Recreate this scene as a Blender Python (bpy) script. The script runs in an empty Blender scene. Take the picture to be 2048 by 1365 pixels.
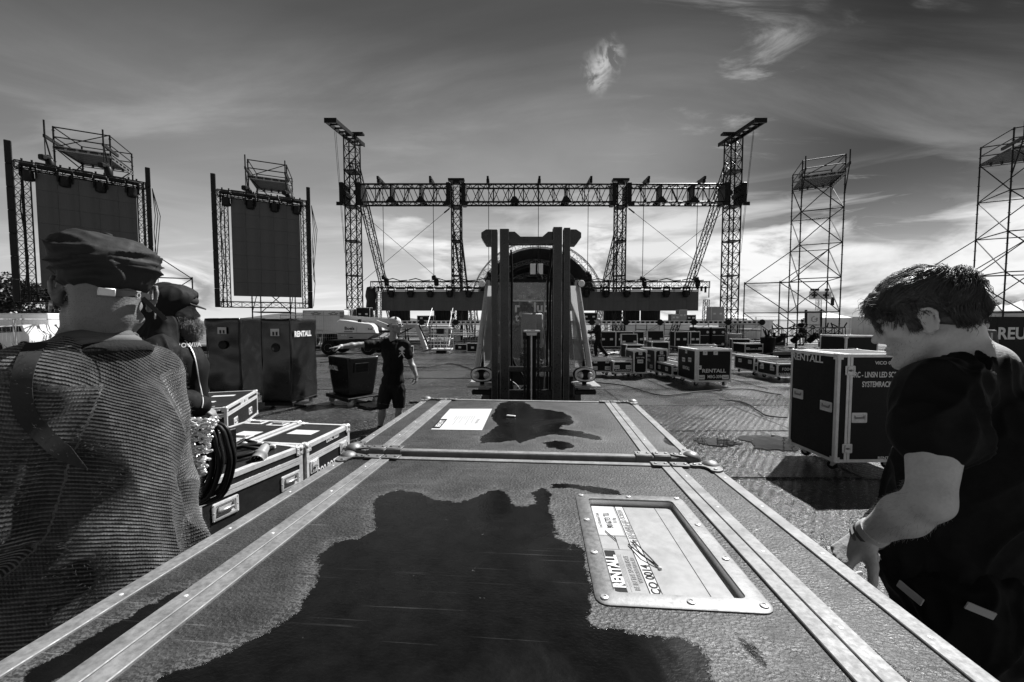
import bpy, bmesh, math, random
import numpy as np
from mathutils import Vector, Matrix, Euler, noise
from mathutils.bvhtree import BVHTree

random.seed(7); np.random.seed(7)
SC = bpy.context.scene
R = math.radians

# ------------------------------------------------------------------ camera
F = 820.0; CX, CY = 1024.0, 682.5; PITCH = R(2.9); CH = 1.70
cam = bpy.data.cameras.new('camera'); cam_o = bpy.data.objects.new('camera', cam)
SC.collection.objects.link(cam_o); SC.camera = cam_o
cam.sensor_width = 36; cam.lens = F / 2048 * 36; cam.clip_start = 0.02; cam.clip_end = 5000
cam_o.location = (0, 0, CH); cam_o.rotation_euler = (R(90) - PITCH, 0, 0)

# ------------------------------------------------------------------ sun and sky (black-and-white picture: neutral light)
SUN_EL, SUN_AZ = 50.0, 44.0        # azimuth clockwise from +Y towards +X
sd = Vector((math.sin(R(SUN_AZ)) * math.cos(R(SUN_EL)), math.cos(R(SUN_AZ)) * math.cos(R(SUN_EL)), math.sin(R(SUN_EL))))
sl = bpy.data.lights.new('sun', 'SUN'); sl.energy = 5.0; sl.angle = R(0.6); sl.color = (1.0, 1.0, 1.0)
so = bpy.data.objects.new('sun', sl); SC.collection.objects.link(so)
so.rotation_euler = sd.to_track_quat('Z', 'Y').to_euler(); so.location = (30, 30, 40)

W = bpy.data.worlds.new('World'); SC.world = W; W.use_nodes = True
class NT:
    def __init__(s, tree): s.t = tree; s.n = tree.nodes; s.l = tree.links
    def node(s, typ, **kw):
        n = s.n.new(typ)
        for k, v in kw.items():
            if k.startswith('_'): setattr(n, k[1:], v)
        return n
    def put(s, sock, v):
        if isinstance(v, bpy.types.NodeSocket): s.l.new(v, sock)
        elif v is not None: sock.default_value = v
    def m(s, op, a, b=None, c=None, clamp=False):
        n = s.n.new('ShaderNodeMath'); n.operation = op; n.use_clamp = clamp
        s.put(n.inputs[0], a)
        if b is not None: s.put(n.inputs[1], b)
        if c is not None: s.put(n.inputs[2], c)
        return n.outputs[0]
    def vm(s, op, a, b=None):
        n = s.n.new('ShaderNodeVectorMath'); n.operation = op
        s.put(n.inputs[0], a)
        if b is not None: s.put(n.inputs[1], b)
        return n.outputs['Value'] if op in ('DOT_PRODUCT', 'LENGTH', 'DISTANCE') else n.outputs[0]
    def ramp(s, f, stops, interp='LINEAR'):
        n = s.n.new('ShaderNodeValToRGB'); s.put(n.inputs[0], f); n.color_ramp.interpolation = interp
        e = n.color_ramp.elements
        while len(e) < len(stops): e.new(0.5)
        for i, (p, v) in enumerate(stops):
            e[i].position = p; e[i].color = (v, v, v, 1)
        return n.outputs[0]
    def rng(s, v, a, b, c=0.0, d=1.0, smooth=False):
        n = s.n.new('ShaderNodeMapRange'); n.clamp = True
        if smooth: n.interpolation_type = 'SMOOTHSTEP'
        s.put(n.inputs[0], v); n.inputs[1].default_value = a; n.inputs[2].default_value = b
        n.inputs[3].default_value = c; n.inputs[4].default_value = d
        return n.outputs[0]
    def noise(s, vec, scale, detail=4, rough=.55, dist=0.0, dims='3D'):
        n = s.n.new('ShaderNodeTexNoise'); n.noise_dimensions = dims
        s.put(n.inputs['Vector'], vec); n.inputs['Scale'].default_value = scale
        n.inputs['Detail'].default_value = detail; n.inputs['Roughness'].default_value = rough
        n.inputs['Distortion'].default_value = dist
        return n.outputs[0]
    def mapping(s, vec, loc=(0, 0, 0), rot=(0, 0, 0), sc=(1, 1, 1)):
        n = s.n.new('ShaderNodeMapping'); s.put(n.inputs[0], vec)
        n.inputs[1].default_value = loc; n.inputs[2].default_value = rot; n.inputs[3].default_value = sc
        return n.outputs[0]
    def mix(s, f, a, b):
        n = s.n.new('ShaderNodeMix'); n.data_type = 'FLOAT'
        s.put(n.inputs[0], f); s.put(n.inputs[2], a); s.put(n.inputs[3], b)
        return n.outputs[0]

def build_world():
    W.node_tree.nodes.clear(); w = NT(W.node_tree)
    sky = w.node('ShaderNodeTexSky', _sky_type='NISHITA'); sky.sun_disc = False
    sky.sun_elevation = R(SUN_EL); sky.sun_rotation = R(SUN_AZ); sky.altitude = 50
    sky.air_density = 1.0; sky.dust_density = 1.6; sky.ozone_density = 1.0
    sep = w.node('ShaderNodeSeparateColor'); w.l.new(sky.outputs[0], sep.inputs[0])
    # red-filter black and white: mostly the red channel, a little green
    base = w.m('ADD', w.m('MULTIPLY', sep.outputs[0], .85), w.m('MULTIPLY', sep.outputs[1], .15))
    tc = w.node('ShaderNodeTexCoord'); d = tc.outputs['Generated']
    sx = w.node('ShaderNodeSeparateXYZ'); w.l.new(d, sx.inputs[0])
    X = sx.outputs[0]; z = sx.outputs[2]; zc = w.m('MAXIMUM', z, 0.0)
    inv = w.m('DIVIDE', 1.0, w.m('ADD', zc, 0.16))
    comb = w.node('ShaderNodeCombineXYZ')
    w.l.new(w.m('MULTIPLY', X, inv), comb.inputs[0]); w.l.new(w.m('MULTIPLY', sx.outputs[1], inv), comb.inputs[1])
    P = comb.outputs[0]
    # clear air: the sky model, evened out, over a horizon glow
    clear = w.ramp(zc, [(0.0, .74), (.07, .56), (.16, .34), (.28, .17), (.45, .070), (.62, .028), (1.0, .015)])
    clear = w.m('ADD', clear, w.m('MULTIPLY', w.m('MINIMUM', base, 3.0), .006))
    clear = w.m('MULTIPLY', clear, w.mix(w.m('MULTIPLY', w.rng(X, .22, .62, 0, 1, True), w.rng(z, .10, .26, 0, 1, True)), 1.0, .45))
    # broad thin veil of high cloud, thickest left of centre
    vdir = Vector((-.16, .93, .36)).normalized()
    vm = w.rng(w.vm('DOT_PRODUCT', d, tuple(vdir)), .66, 1.0, 0, 1, True)
    vn = w.noise(w.mapping(P, (3.1, .7, 0), (0, 0, R(58)), (.30, .95, 1)), .9, 9, .56, .8)
    veil = w.m('MULTIPLY', vm, w.rng(vn, .30, .72, .45, 1.0, True))
    # streaks of cirrus
    ci = w.noise(w.mapping(P, (1.4, 5.1, 0), (0, 0, R(62)), (.42, 1.25, 1)), 1.25, 10, .60, .9)
    soft = w.rng(ci, .46, .74, 0, 1, True)
    ci2 = w.noise(w.mapping(P, (8.6, 5.0, 0), (0, 0, R(38)), (.9, 2.6, 1)), 1.5, 12, .64, 1.1)
    fine = w.m('MULTIPLY', w.rng(ci2, .545, .72, 0, 1, True), w.rng(X, .10, .48, 0, 1, True))
    fine = w.m('MULTIPLY', fine, w.rng(w.noise(d, 4.0, 3, .5), .40, .58, 0, 1, True))
    # cumulus bank low over the horizon, heavier to the right
    wq = w.mapping(d, (.35, .2, 0), (0, 0, 0), (1, 1, 2.7))
    cu = w.noise(wq, 2.7, 11, .55, .35)
    lift = w.m('MULTIPLY', w.rng(X, -.45, .15, .35, 1, True), 1.0)
    zb = w.rng(z, .03, .33, 1, 0, True); thr = w.mix(w.m('MULTIPLY', zb, lift), .70, .30)
    bank = w.m('MULTIPLY', w.m('SUBTRACT', cu, thr), 11.0, clamp=True)
    sh = w.noise(w.mapping(d, (.3, .23, .05), (0, 0, 0), (1, 1, 3.4)), 4.2, 9, .6, .5)
    bright = w.mix(w.rng(sh, .40, .56, 0, 1, True), .40, 1.12)
    cu3 = w.noise(w.mapping(d, (2.3, .2, 0), (0, R(-7), 0), (1, 1, 6.5)), 2.2, 10, .55, .6)
    band = w.m('MULTIPLY', w.m('MULTIPLY', w.m('SUBTRACT', cu3, .50), 7.0, clamp=True), w.m('MULTIPLY', w.rng(z, .30, .20, 0, 1, True), w.rng(X, -.42, .0, .1, 1, True)))
    # small separate puff high in the middle of the view
    pd = Vector(((1192 - CX) / F, 1.0, .61)).normalized()
    wv = w.node('ShaderNodeTexNoise'); w.l.new(d, wv.inputs['Vector']); wv.inputs['Scale'].default_value = 11; wv.inputs['Detail'].default_value = 4
    dw = w.vm('ADD', d, w.vm('MULTIPLY', w.vm('SUBTRACT', wv.outputs['Color'], (.5, .5, .5)), (.13, .13, .13)))
    dist = w.vm('DISTANCE', w.mapping(dw, (0, 0, 0), (0, 0, 0), (.95, 1, 1.15)), (pd.x * .95, pd.y, pd.z * 1.15))
    puff = w.m('MULTIPLY', w.rng(dist, .060, .012, 0, 1, True), w.rng(w.noise(d, 26.0, 8, .62, .6), .42, .62, 0, 1, True))
    s1 = w.m('ADD', clear, w.m('MULTIPLY', veil, w.ramp(zc, [(0, .12), (.2, .22), (.38, .22), (.55, .06), (1, .02)])))
    s1 = w.m('ADD', s1, w.m('MULTIPLY', soft, w.ramp(zc, [(0, .14), (.25, .17), (.42, .09), (.56, .02), (1, .01)])))
    s2 = w.mix(w.m('MULTIPLY', fine, .60), s1, .60)
    s3 = w.mix(w.m('MULTIPLY', puff, .85), s2, .62)
    s3 = w.mix(w.m('MULTIPLY', band, .85), s3, .88)
    s4 = w.mix(w.m('MULTIPLY', bank, .90), s3, w.m('MULTIPLY', bright, .88))
    # below the horizon: plain ground-coloured dark
    s5 = w.mix(w.rng(z, -.02, 0.0, 0, 1), .10, s4)
    bg = w.node('ShaderNodeBackground'); out = w.node('ShaderNodeOutputWorld')
    cc = w.node('ShaderNodeCombineColor')
    for i in range(3): w.l.new(s5, cc.inputs[i])
    w.l.new(cc.outputs[0], bg.inputs[0]); bg.inputs[1].default_value = .62
    w.l.new(bg.outputs[0], out.inputs[0])
build_world()

SC.view_settings.view_transform = 'Standard'; SC.view_settings.look = 'None'
SC.view_settings.exposure = 0.7; SC.view_settings.gamma = 1.0; SC.view_settings.use_curve_mapping = False
SC.cycles.use_denoising = True
SC.cycles.max_bounces = 6; SC.cycles.diffuse_bounces = 3; SC.cycles.glossy_bounces = 3
SC.cycles.transmission_bounces = 6; SC.cycles.transparent_max_bounces = 12
SC.cycles.caustics_reflective = False; SC.cycles.caustics_refractive = False
SC.cycles.sample_clamp_indirect = 4.0

# ------------------------------------------------------------------ photograph measurements -> places in the world
def ray(x, y):
    u = (x - CX) / F; v = (CY - y) / F; c, s = math.cos(PITCH), math.sin(PITCH)
    return Vector((u, c + v * s, v * c - s))
def at(x, y, Y):
    d = ray(x, y); return Vector((0, 0, CH)) + d * (Y / d.y)
def gr(x, y, z=0.0):
    d = ray(x, y); return Vector((0, 0, CH)) + d * ((z - CH) / d.z)

# ------------------------------------------------------------------ materials
MATS = {}
def pm(name, base, rough=.6, metal=0.0, var=.25, vs=3.0, bump=.15, bs=60.0, rvar=.12, spec=.5, coat=0.0,
       scratch=0.0, streak=None, extra=None, dist=0.004):
    """procedural grey material: blotchy colour, roughness and fine relief from noise"""
    if name in MATS: return MATS[name]
    if spec == .5 and base < .07 and metal < .6: spec, base = .18, base * .6
    m = bpy.data.materials.new(name); m.use_nodes = True; t = NT(m.node_tree)
    b = m.node_tree.nodes['Principled BSDF']
    tc = t.node('ShaderNodeTexCoord'); co = tc.outputs['Object']
    if streak: co2 = t.mapping(co, sc=streak)
    else: co2 = co
    n1 = t.noise(co2, vs, 6, .6); n2 = t.noise(co2, vs * 7.3, 4, .6)
    f = t.m('ADD', t.m('MULTIPLY', n1, .65), t.m('MULTIPLY', n2, .35))
    v = t.m('MULTIPLY', t.rng(f, .3, .7, 1 - var, 1 + var), base)
    if scratch:
        s = t.noise(t.mapping(co, rot=(.3, .2, .8), sc=(1, 14, 3)), 22, 3, .7)
        v = t.m('ADD', v, t.m('MULTIPLY', t.rng(s, .66, .74), scratch))
    if extra: v = extra(t, co, v)
    cc = t.node('ShaderNodeCombineColor')
    for i in range(3): t.put(cc.inputs[i], v)
    t.l.new(cc.outputs[0], b.inputs['Base Color'])
    t.put(b.inputs['Roughness'], t.rng(n2, .3, .7, max(.02, rough - rvar), min(1, rough + rvar)))
    b.inputs['Metallic'].default_value = metal; b.inputs['Specular IOR Level'].default_value = spec
    if coat: b.inputs['Coat Weight'].default_value = coat; b.inputs['Coat Roughness'].default_value = .12
    if bump:
        bn = t.node('ShaderNodeBump'); bn.inputs['Strength'].default_value = bump; bn.inputs['Distance'].default_value = dist
        t.put(bn.inputs['Height'], t.noise(co2, bs, 4, .6)); t.l.new(bn.outputs[0], b.inputs['Normal'])
    MATS[name] = m; return m

def M(n): return MATS[n]
pm('alu', .68, .48, .30, .2, 8, .10, 90, .14, scratch=.0)
pm('alu_dark', .30, .45, .8, .2, 6, .1, 90)
pm('alu_worn', .21, .66, .35, .50, 16, .16, 60, .16, scratch=.06)
pm('steel_galv', .55, .5, .35, .25, 4, .08, 50)
pm('steel_dark', .035, .5, .3, .35, 5, .08, 50)
pm('steel_black', .02, .45, .3, .3, 5, .08, 50)
pm('black_board', .012, .5, 0, .4, 5, .10, 120, .12, scratch=.03)
pm('black_plastic', .02, .45, 0, .25, 6, .05, 80)
pm('rubber', .018, .7, 0, .3, 10, .1, 60)
pm('white_paint', .75, .45, 0, .07, 1.5, .02, 30)
pm('grey_paint', .36, .42, 0, .08, 1.5, .02, 30)
pm('grey_light', .55, .5, 0, .1, 2, .02, 30)
pm('white_print', .78, .6, 0, .12, 25, 0, 1)
pm('paper', .55, .7, 0, .06, 12, .03, 60)
pm('black_print', .02, .6, 0, .2, 25, 0, 1)
pm('grey_print', .25, .6, 0, .2, 25, 0, 1)
pm('tarp', .05, .6, 0, .3, 2, .3, 6)
pm('tent', .72, .6, 0, .06, 1, .05, 4)
pm('glass_dark', .02, .08, 0, .1, 3, 0)
pm('cable', .02, .5, 0, .2, 10, .0)
pm('led_face', .085, .55, 0, .30, .9, .05, 200, streak=(3, 3, .35))
pm('wood_ply', .22, .6, 0, .25, 4, .1, 40, streak=(1, 6, 1))

# ------------------------------------------------------------------ mesh helpers
COL = SC.collection
WORLD = set()
class MB:
    def __init__(s): s.v = []; s.f = []
    def add(s, vs, fs):
        o = len(s.v); s.v += [tuple(v) for v in vs]; s.f += [tuple(i + o for i in f) for f in fs]; return s
    def box(s, c, d, rot=None):
        x, y, z = d[0] / 2, d[1] / 2, d[2] / 2; c = Vector(c)
        vs = [Vector((a, b, e)) for e in (-z, z) for b in (-y, y) for a in (-x, x)]
        if rot is not None: vs = [rot @ v for v in vs]
        return s.add([v + c for v in vs], [(0, 2, 3, 1), (4, 5, 7, 6), (0, 1, 5, 4), (2, 6, 7, 3), (0, 4, 6, 2), (1, 3, 7, 5)])
    def cbox(s, c, d, b, rot=None):
        bm = bmesh.new(); x, y, z = d[0] / 2, d[1] / 2, d[2] / 2; b = min(b, x * .95, y * .95, z * .95)
        for sx in (-1, 1):
            for sy in (-1, 1):
                for sz in (-1, 1):
                    bm.verts.new((sx * x, sy * (y - b), sz * (z - b))); bm.verts.new((sx * (x - b), sy * y, sz * (z - b))); bm.verts.new((sx * (x - b), sy * (y - b), sz * z))
        bmesh.ops.convex_hull(bm, input=bm.verts); bmesh.ops.dissolve_limit(bm, angle_limit=.01, verts=bm.verts, edges=bm.edges)
        bm.verts.index_update()
        vs = [v.co.copy() for v in bm.verts]
        if rot is not None: vs = [rot @ v for v in vs]
        s.add([v + Vector(c) for v in vs], [[v.index for v in f.verts] for f in bm.faces]); bm.free(); return s
    def beam(s, p, q, w, h=None, up=(0, 0, 1)):
        p, q = Vector(p), Vector(q); h = h or w; d = (q - p); L = d.length
        if L < 1e-6: return s
        d /= L; up = Vector(up)
        if abs(d.dot(up)) > .98: up = Vector((0, 1, 0)) if abs(d.y) < .9 else Vector((1, 0, 0))
        sx = d.cross(up).normalized(); sz = sx.cross(d)
        vs = [o + sx * a * w / 2 + sz * b * h / 2 for o in (p, q) for b in (-1, 1) for a in (-1, 1)]
        return s.add(vs, [(0, 1, 3, 2), (4, 6, 7, 5), (0, 4, 5, 1), (2, 3, 7, 6), (0, 2, 6, 4), (1, 5, 7, 3)])
    def tube(s, p, q, r, n=6, r2=None, cap=True):
        p, q = Vector(p), Vector(q); d = q - p
        if d.length < 1e-6: return s
        d.normalize(); r2 = r if r2 is None else r2
        a = d.orthogonal().normalized(); b = d.cross(a)
        vs = []
        for o, rr in ((p, r), (q, r2)):
            vs += [o + (a * math.cos(2 * math.pi * i / n) + b * math.sin(2 * math.pi * i / n)) * rr for i in range(n)]
        fs = [(i, (i + 1) % n, n + (i + 1) % n, n + i) for i in range(n)]
        if cap: fs += [tuple(range(n - 1, -1, -1)), tuple(range(n, 2 * n))]
        return s.add(vs, fs)
    def path(s, pts, r, n=6, rs=None, closed=False):
        pts = [Vector(p) for p in pts]; N = len(pts); vs = []; a = None
        for i, p in enumerate(pts):
            q0 = pts[i - 1] if i > 0 or closed else p; q1 = pts[(i + 1) % N] if i < N - 1 or closed else p
            d = (q1 - q0).normalized()
            if a is None: a = d.orthogonal().normalized()
            a = (a - d * a.dot(d)).normalized(); b = d.cross(a); rr = rs[i] if rs else r
            vs += [p + (a * math.cos(2 * math.pi * k / n) + b * math.sin(2 * math.pi * k / n)) * rr for k in range(n)]
        fs = []
        for i in range(N if closed else N - 1):
            j = (i + 1) % N
            fs += [(i * n + k, i * n + (k + 1) % n, j * n + (k + 1) % n, j * n + k) for k in range(n)]
        if not closed: fs += [tuple(range(n - 1, -1, -1)), tuple(range((N - 1) * n, N * n))]
        return s.add(vs, fs)
    def lathe(s, prof, c=(0, 0, 0), axis='Z', n=16, rot=None):
        vs = []
        for r, h in prof:
            for i in range(n):
                a = 2 * math.pi * i / n; p = Vector((r * math.cos(a), r * math.sin(a), h))
                if axis == 'X': p = Vector((p.z, p.x, p.y))
                elif axis == 'Y': p = Vector((p.y, p.z, p.x))
                if rot is not None: p = rot @ p
                vs.append(p + Vector(c))
        fs = []
        for j in range(len(prof) - 1):
            fs += [(j * n + i, j * n + (i + 1) % n, (j + 1) * n + (i + 1) % n, (j + 1) * n + i) for i in range(n)]
        fs += [tuple(range(n - 1, -1, -1)), tuple(range((len(prof) - 1) * n, len(prof) * n))]
        return s.add(vs, fs)
    def prism(s, poly, O, U, V, N, h):
        """poly in (u,v) -> slab of thickness h along N from O"""
        O, U, V, N = Vector(O), Vector(U), Vector(V), Vector(N); n = len(poly)
        a = [O + U * u + V * v for u, v in poly]; b = [p + N * h for p in a]
        return s.add(a + b, [tuple(range(n - 1, -1, -1)), tuple(range(n, 2 * n))] + [(i, (i + 1) % n, n + (i + 1) % n, n + i) for i in range(n)])
    def mesh(s, name, mat=None, smooth=False, off=None):
        me = bpy.data.meshes.new(name)
        vs = s.v if off is None else [(v[0] - off[0], v[1] - off[1], v[2] - off[2]) for v in s.v]
        me.from_pydata(vs, [], s.f); me.update()
        bm = bmesh.new(); bm.from_mesh(me); bmesh.ops.recalc_face_normals(bm, faces=bm.faces)
        bm.to_mesh(me); bm.free()
        if mat: me.materials.append(M(mat) if isinstance(mat, str) else mat)
        if smooth:
            me.shade_smooth()
            if smooth != 'all': me.set_sharp_from_angle(angle=R(40))
        return me
    def ob(s, name, mat=None, parent=None, smooth=False, loc=None, kind=None, label=None):
        off = parent.location if (parent is not None and parent.name in WORLD) else None
        o = bpy.data.objects.new(name, s.mesh(name, mat, smooth, off)); COL.objects.link(o)
        if parent is not None: o.parent = parent
        if loc is not None: o.location = loc
        if kind: o['kind'] = kind
        if label: o['label'] = label
        return o

def inst(name, mesh, parent=None, mw=None, loc=None, rotz=0, scale=None):
    o = bpy.data.objects.new(name, mesh); COL.objects.link(o)
    if parent is not None: o.parent = parent
    if mw is not None:
        if parent is not None and parent.name in WORLD: mw = Matrix.Translation(-parent.location) @ mw
        o.matrix_local = mw
    if loc is not None: o.location = loc
    if rotz: o.rotation_euler = (0, 0, rotz)
    if scale: o.scale = scale
    return o

def thing(name, label, cat, loc=(0, 0, 0), rotz=0, group=None, world=False):
    o = bpy.data.objects.new(name, None); COL.objects.link(o); o.empty_display_size = .2
    o.location = loc; o.rotation_euler = (0, 0, rotz); o['label'] = label; o['category'] = cat
    if group: o['group'] = group
    if world: WORLD.add(o.name); o.rotation_euler = (0, 0, 0)
    return o
def tag(o, label, cat, group=None):
    o['label'] = label; o['category'] = cat
    if group: o['group'] = group
    return o
def struct(o, kind='structure'): o['kind'] = kind; return o

def copy_tree(o, loc=None, rotz=None, label=None, group=None, parent=None):
    c = o.copy(); COL.objects.link(c)
    if parent is not None: c.parent = parent
    if o.name in WORLD: WORLD.add(c.name)
    for ch in list(o.children): copy_tree(ch, parent=c)
    if loc is not None: c.location = loc
    if rotz is not None: c.rotation_euler = (0, 0, rotz)
    if label: c['label'] = label
    if group: c['group'] = group
    return c

UNIT_TUBE = MB().tube((0, 0, 0), (0, 0, 1), 1, 6).mesh('tube', None, 'all')
TUBES = {}
def rod(name, p, q, r, mat, parent):
    """one round bar as its own object, sharing one mesh per material"""
    if mat not in TUBES:
        TUBES[mat] = MB().tube((0, 0, 0), (0, 0, 1), 1, 6).mesh('round_bar', mat, True)
    p, q = Vector(p), Vector(q); d = q - p
    mw = Matrix.Translation(p) @ d.to_track_quat('Z', 'Y').to_matrix().to_4x4() @ Matrix.Diagonal((r, r, d.length, 1))
    return inst(name, TUBES[mat], parent, mw)

TXT = {}
def text_mesh(s, size, sx=1.0, bold=0.0, ext=.0008, mat='white_print'):
    key = (s, size, sx, bold, ext, mat)
    if key in TXT: return TXT[key]
    cu = bpy.data.curves.new('lettering', 'FONT'); cu.body = s; cu.size = size; cu.extrude = ext
    cu.offset = bold * size; cu.align_x = 'CENTER'; cu.align_y = 'CENTER'; cu.resolution_u = 3
    o = bpy.data.objects.new('tmp', cu); COL.objects.link(o)
    me = bpy.data.meshes.new_from_object(o.evaluated_get(bpy.context.evaluated_depsgraph_get()))
    bpy.data.objects.remove(o); bpy.data.curves.remove(cu)
    for v in me.vertices: v.co.x *= sx
    me.materials.clear(); me.materials.append(M(mat)); me.name = 'lettering'
    TXT[key] = me; return me
def frame(O, U, V):
    U = Vector(U).normalized(); V = Vector(V); N = U.cross(V).normalized(); V = N.cross(U)
    m = Matrix((U, V, N)).transposed().to_4x4(); m.translation = Vector(O); return m
def text(s, size, parent, O, U, V, sx=1.0, bold=.02, mat='white_print', name='lettering', ext=.0008):
    return inst(name, text_mesh(s, size, sx, bold, ext, mat), parent, frame(O, U, V))
pm('case_grey', .035, .42, 0, .35, 5, .10, 110, .12, scratch=.03)
pm('case_top', .10, .38, 0, .35, 4, .12, 90, .12, scratch=.04, streak=(1, 5, 1))
pm('clip_metal', .75, .35, .6, .2, 40, .05, 60)
pm('plug_grey', .30, .5, 0, .12, 20, .03, 60)
pm('wheel_pale', .45, .55, 0, .2, 10, .05, 60)
pm('cover_fabric', .006, .24, 0, .10, 3, .04, 6, .04, spec=.55, dist=.02)
pm('label_card', .33, .40, 0, .16, 6, .05, 20, .08)
pm('white_metal', .6, .4, .5, .1, 20, .03, 60)
pm('chain_oily', .05, .3, .5, .3, 30, .1, 60)
pm('hair_strand', .085, .46, 0, .85, 20, 0, 1, .08, spec=.45)
pm('beard_hair', .22, .5, 0, .55, 25, 0, 1, .08)
pm('cap_cloth', .05, .7, 0, .25, 12, .2, 220, .1, dist=.002)
pm('wool_fibre', .085, .9, 0, .2, 10, 0, 1)
pm('knit_dark', .03, .9, 0, .2, 10, .8, 130, .05, dist=.003)
pm('strap_leather', .06, .5, 0, .15, 10, .1, 60)
pm('collar_cloth', .08, .8, 0, .2, 8, .15, 300, .08)
# ------------------------------------------------------------------ ground and roadway panels
def ground_mats():
    m = bpy.data.materials.new('wet_panel'); m.use_nodes = True; t = NT(m.node_tree); b = m.node_tree.nodes['Principled BSDF']
    geo = t.node('ShaderNodeNewGeometry'); P = geo.outputs['Position']
    oi = t.node('ShaderNodeObjectInfo'); rnd = oi.outputs['Random']
    big = t.noise(P, .55, 5, .6, .4); med = t.noise(P, 3.2, 5, .65); fin = t.noise(P, 26, 4, .7); grit = t.noise(P, 95, 3, .7)
    wv = t.node('ShaderNodeTexWave', _wave_type='BANDS', _bands_direction='X', _wave_profile='SIN')
    t.put(wv.inputs['Vector'], t.mapping(P, rot=(0, 0, R(38)))); wv.inputs['Scale'].default_value = 3.6
    wv.inputs['Distortion'].default_value = 2.0; wv.inputs['Detail'].default_value = 3; wv.inputs['Detail Scale'].default_value = 6
    wv2 = t.node('ShaderNodeTexWave', _wave_type='BANDS', _bands_direction='X', _wave_profile='SIN')
    t.put(wv2.inputs['Vector'], t.mapping(P, rot=(0, 0, R(-38)))); wv2.inputs['Scale'].default_value = 3.6
    wv2.inputs['Distortion'].default_value = 1.2
    ribs = t.mix(t.rng(t.m('FRACT', t.m('MULTIPLY', rnd, 7.31)), .62, .64), wv.outputs['Fac'], wv2.outputs['Fac'])
    worn = t.rng(med, .36, .60, .15, 1, True)
    wet = t.rng(big, .40, .60, 0, 1, True)
    spk = t.noise(P, 46, 3, .75); spk2 = t.noise(P, 19, 4, .75)
    v = t.mix(t.rng(fin, .35, .65), .012, .060)
    v = t.m('ADD', v, t.m('ADD', t.m('MULTIPLY', t.rng(spk, .60, .64), .34), t.m('MULTIPLY', t.rng(spk2, .60, .66), .16)))  # pale specks: gravel grit, and sparkle glints painted into the colour
    v = t.m('MULTIPLY', v, t.rng(big, .3, .7, 1.25, .65))
    v = t.m('MULTIPLY', v, t.mix(worn, 1.0, t.rng(ribs, .2, .8, .55, 1.5)))
    cc = t.node('ShaderNodeCombineColor')
    for i in range(3): t.put(cc.inputs[i], v)
    t.l.new(cc.outputs[0], b.inputs['Base Color'])
    pn = t.noise(P, .95, 6, .62, .6); pud = t.m('MULTIPLY', t.rng(t.m('ADD', pn, t.m('MULTIPLY', t.m('SUBTRACT', spk2, .5), .10)), .665, .685, 0, 1, True), 1.0)
    t.put(b.inputs['Roughness'], t.mix(pud, t.mix(wet, t.rng(grit, .3, .7, .22, .50), t.rng(grit, .3, .7, .10, .32)), .03))
    b.inputs['Metallic'].default_value = .0; b.inputs['Specular IOR Level'].default_value = .22
    h = t.m('ADD', t.m('MULTIPLY', t.m('MULTIPLY', ribs, worn), .0060), t.m('ADD', t.m('MULTIPLY', grit, .0036), t.m('ADD', t.m('MULTIPLY', spk, .007), t.m('MULTIPLY', fin, .009))))
    h = t.m('MULTIPLY', h, t.m('SUBTRACT', 1.0, t.m('MULTIPLY', pud, .97)))
    bn = t.node('ShaderNodeBump'); bn.inputs['Strength'].default_value = .85; bn.inputs['Distance'].default_value = 1.0
    t.put(bn.inputs['Height'], h); t.l.new(bn.outputs[0], b.inputs['Normal'])
    MATS['wet_panel'] = m
    m = bpy.data.materials.new('field'); m.use_nodes = True; t = NT(m.node_tree); b = m.node_tree.nodes['Principled BSDF']
    geo = t.node('ShaderNodeNewGeometry'); P = geo.outputs['Position']
    n = t.noise(P, .35, 6, .65); n2 = t.noise(P, 9, 5, .7)
    v = t.m('MULTIPLY', t.rng(n, .35, .65, .06, .22), t.rng(n2, .3, .7, .6, 1.5))
    cc = t.node('ShaderNodeCombineColor')
    for i in range(3): t.put(cc.inputs[i], v)
    t.l.new(cc.outputs[0], b.inputs['Base Color']); b.inputs['Roughness'].default_value = .8
    bn = t.node('ShaderNodeBump'); bn.inputs['Strength'].default_value = .8; bn.inputs['Distance'].default_value = .08
    t.put(bn.inputs['Height'], n2); t.l.new(bn.outputs[0], b.inputs['Normal'])
    MATS['field'] = m
    m = bpy.data.materials.new('water'); m.use_nodes = True; t = NT(m.node_tree); b = m.node_tree.nodes['Principled BSDF']
    geo = t.node('ShaderNodeNewGeometry'); P = geo.outputs['Position']
    b.inputs['Base Color'].default_value = (.02, .02, .02, 1); b.inputs['Roughness'].default_value = .015; b.inputs['IOR'].default_value = 1.9
    b.inputs['Specular IOR Level'].default_value = 1.0
    bn = t.node('ShaderNodeBump'); bn.inputs['Strength'].default_value = .25; bn.inputs['Distance'].default_value = .004
    t.put(bn.inputs['Height'], t.noise(P, 7, 2, .5)); t.l.new(bn.outputs[0], b.inputs['Normal'])
    MATS['water'] = m
ground_mats()

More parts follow.
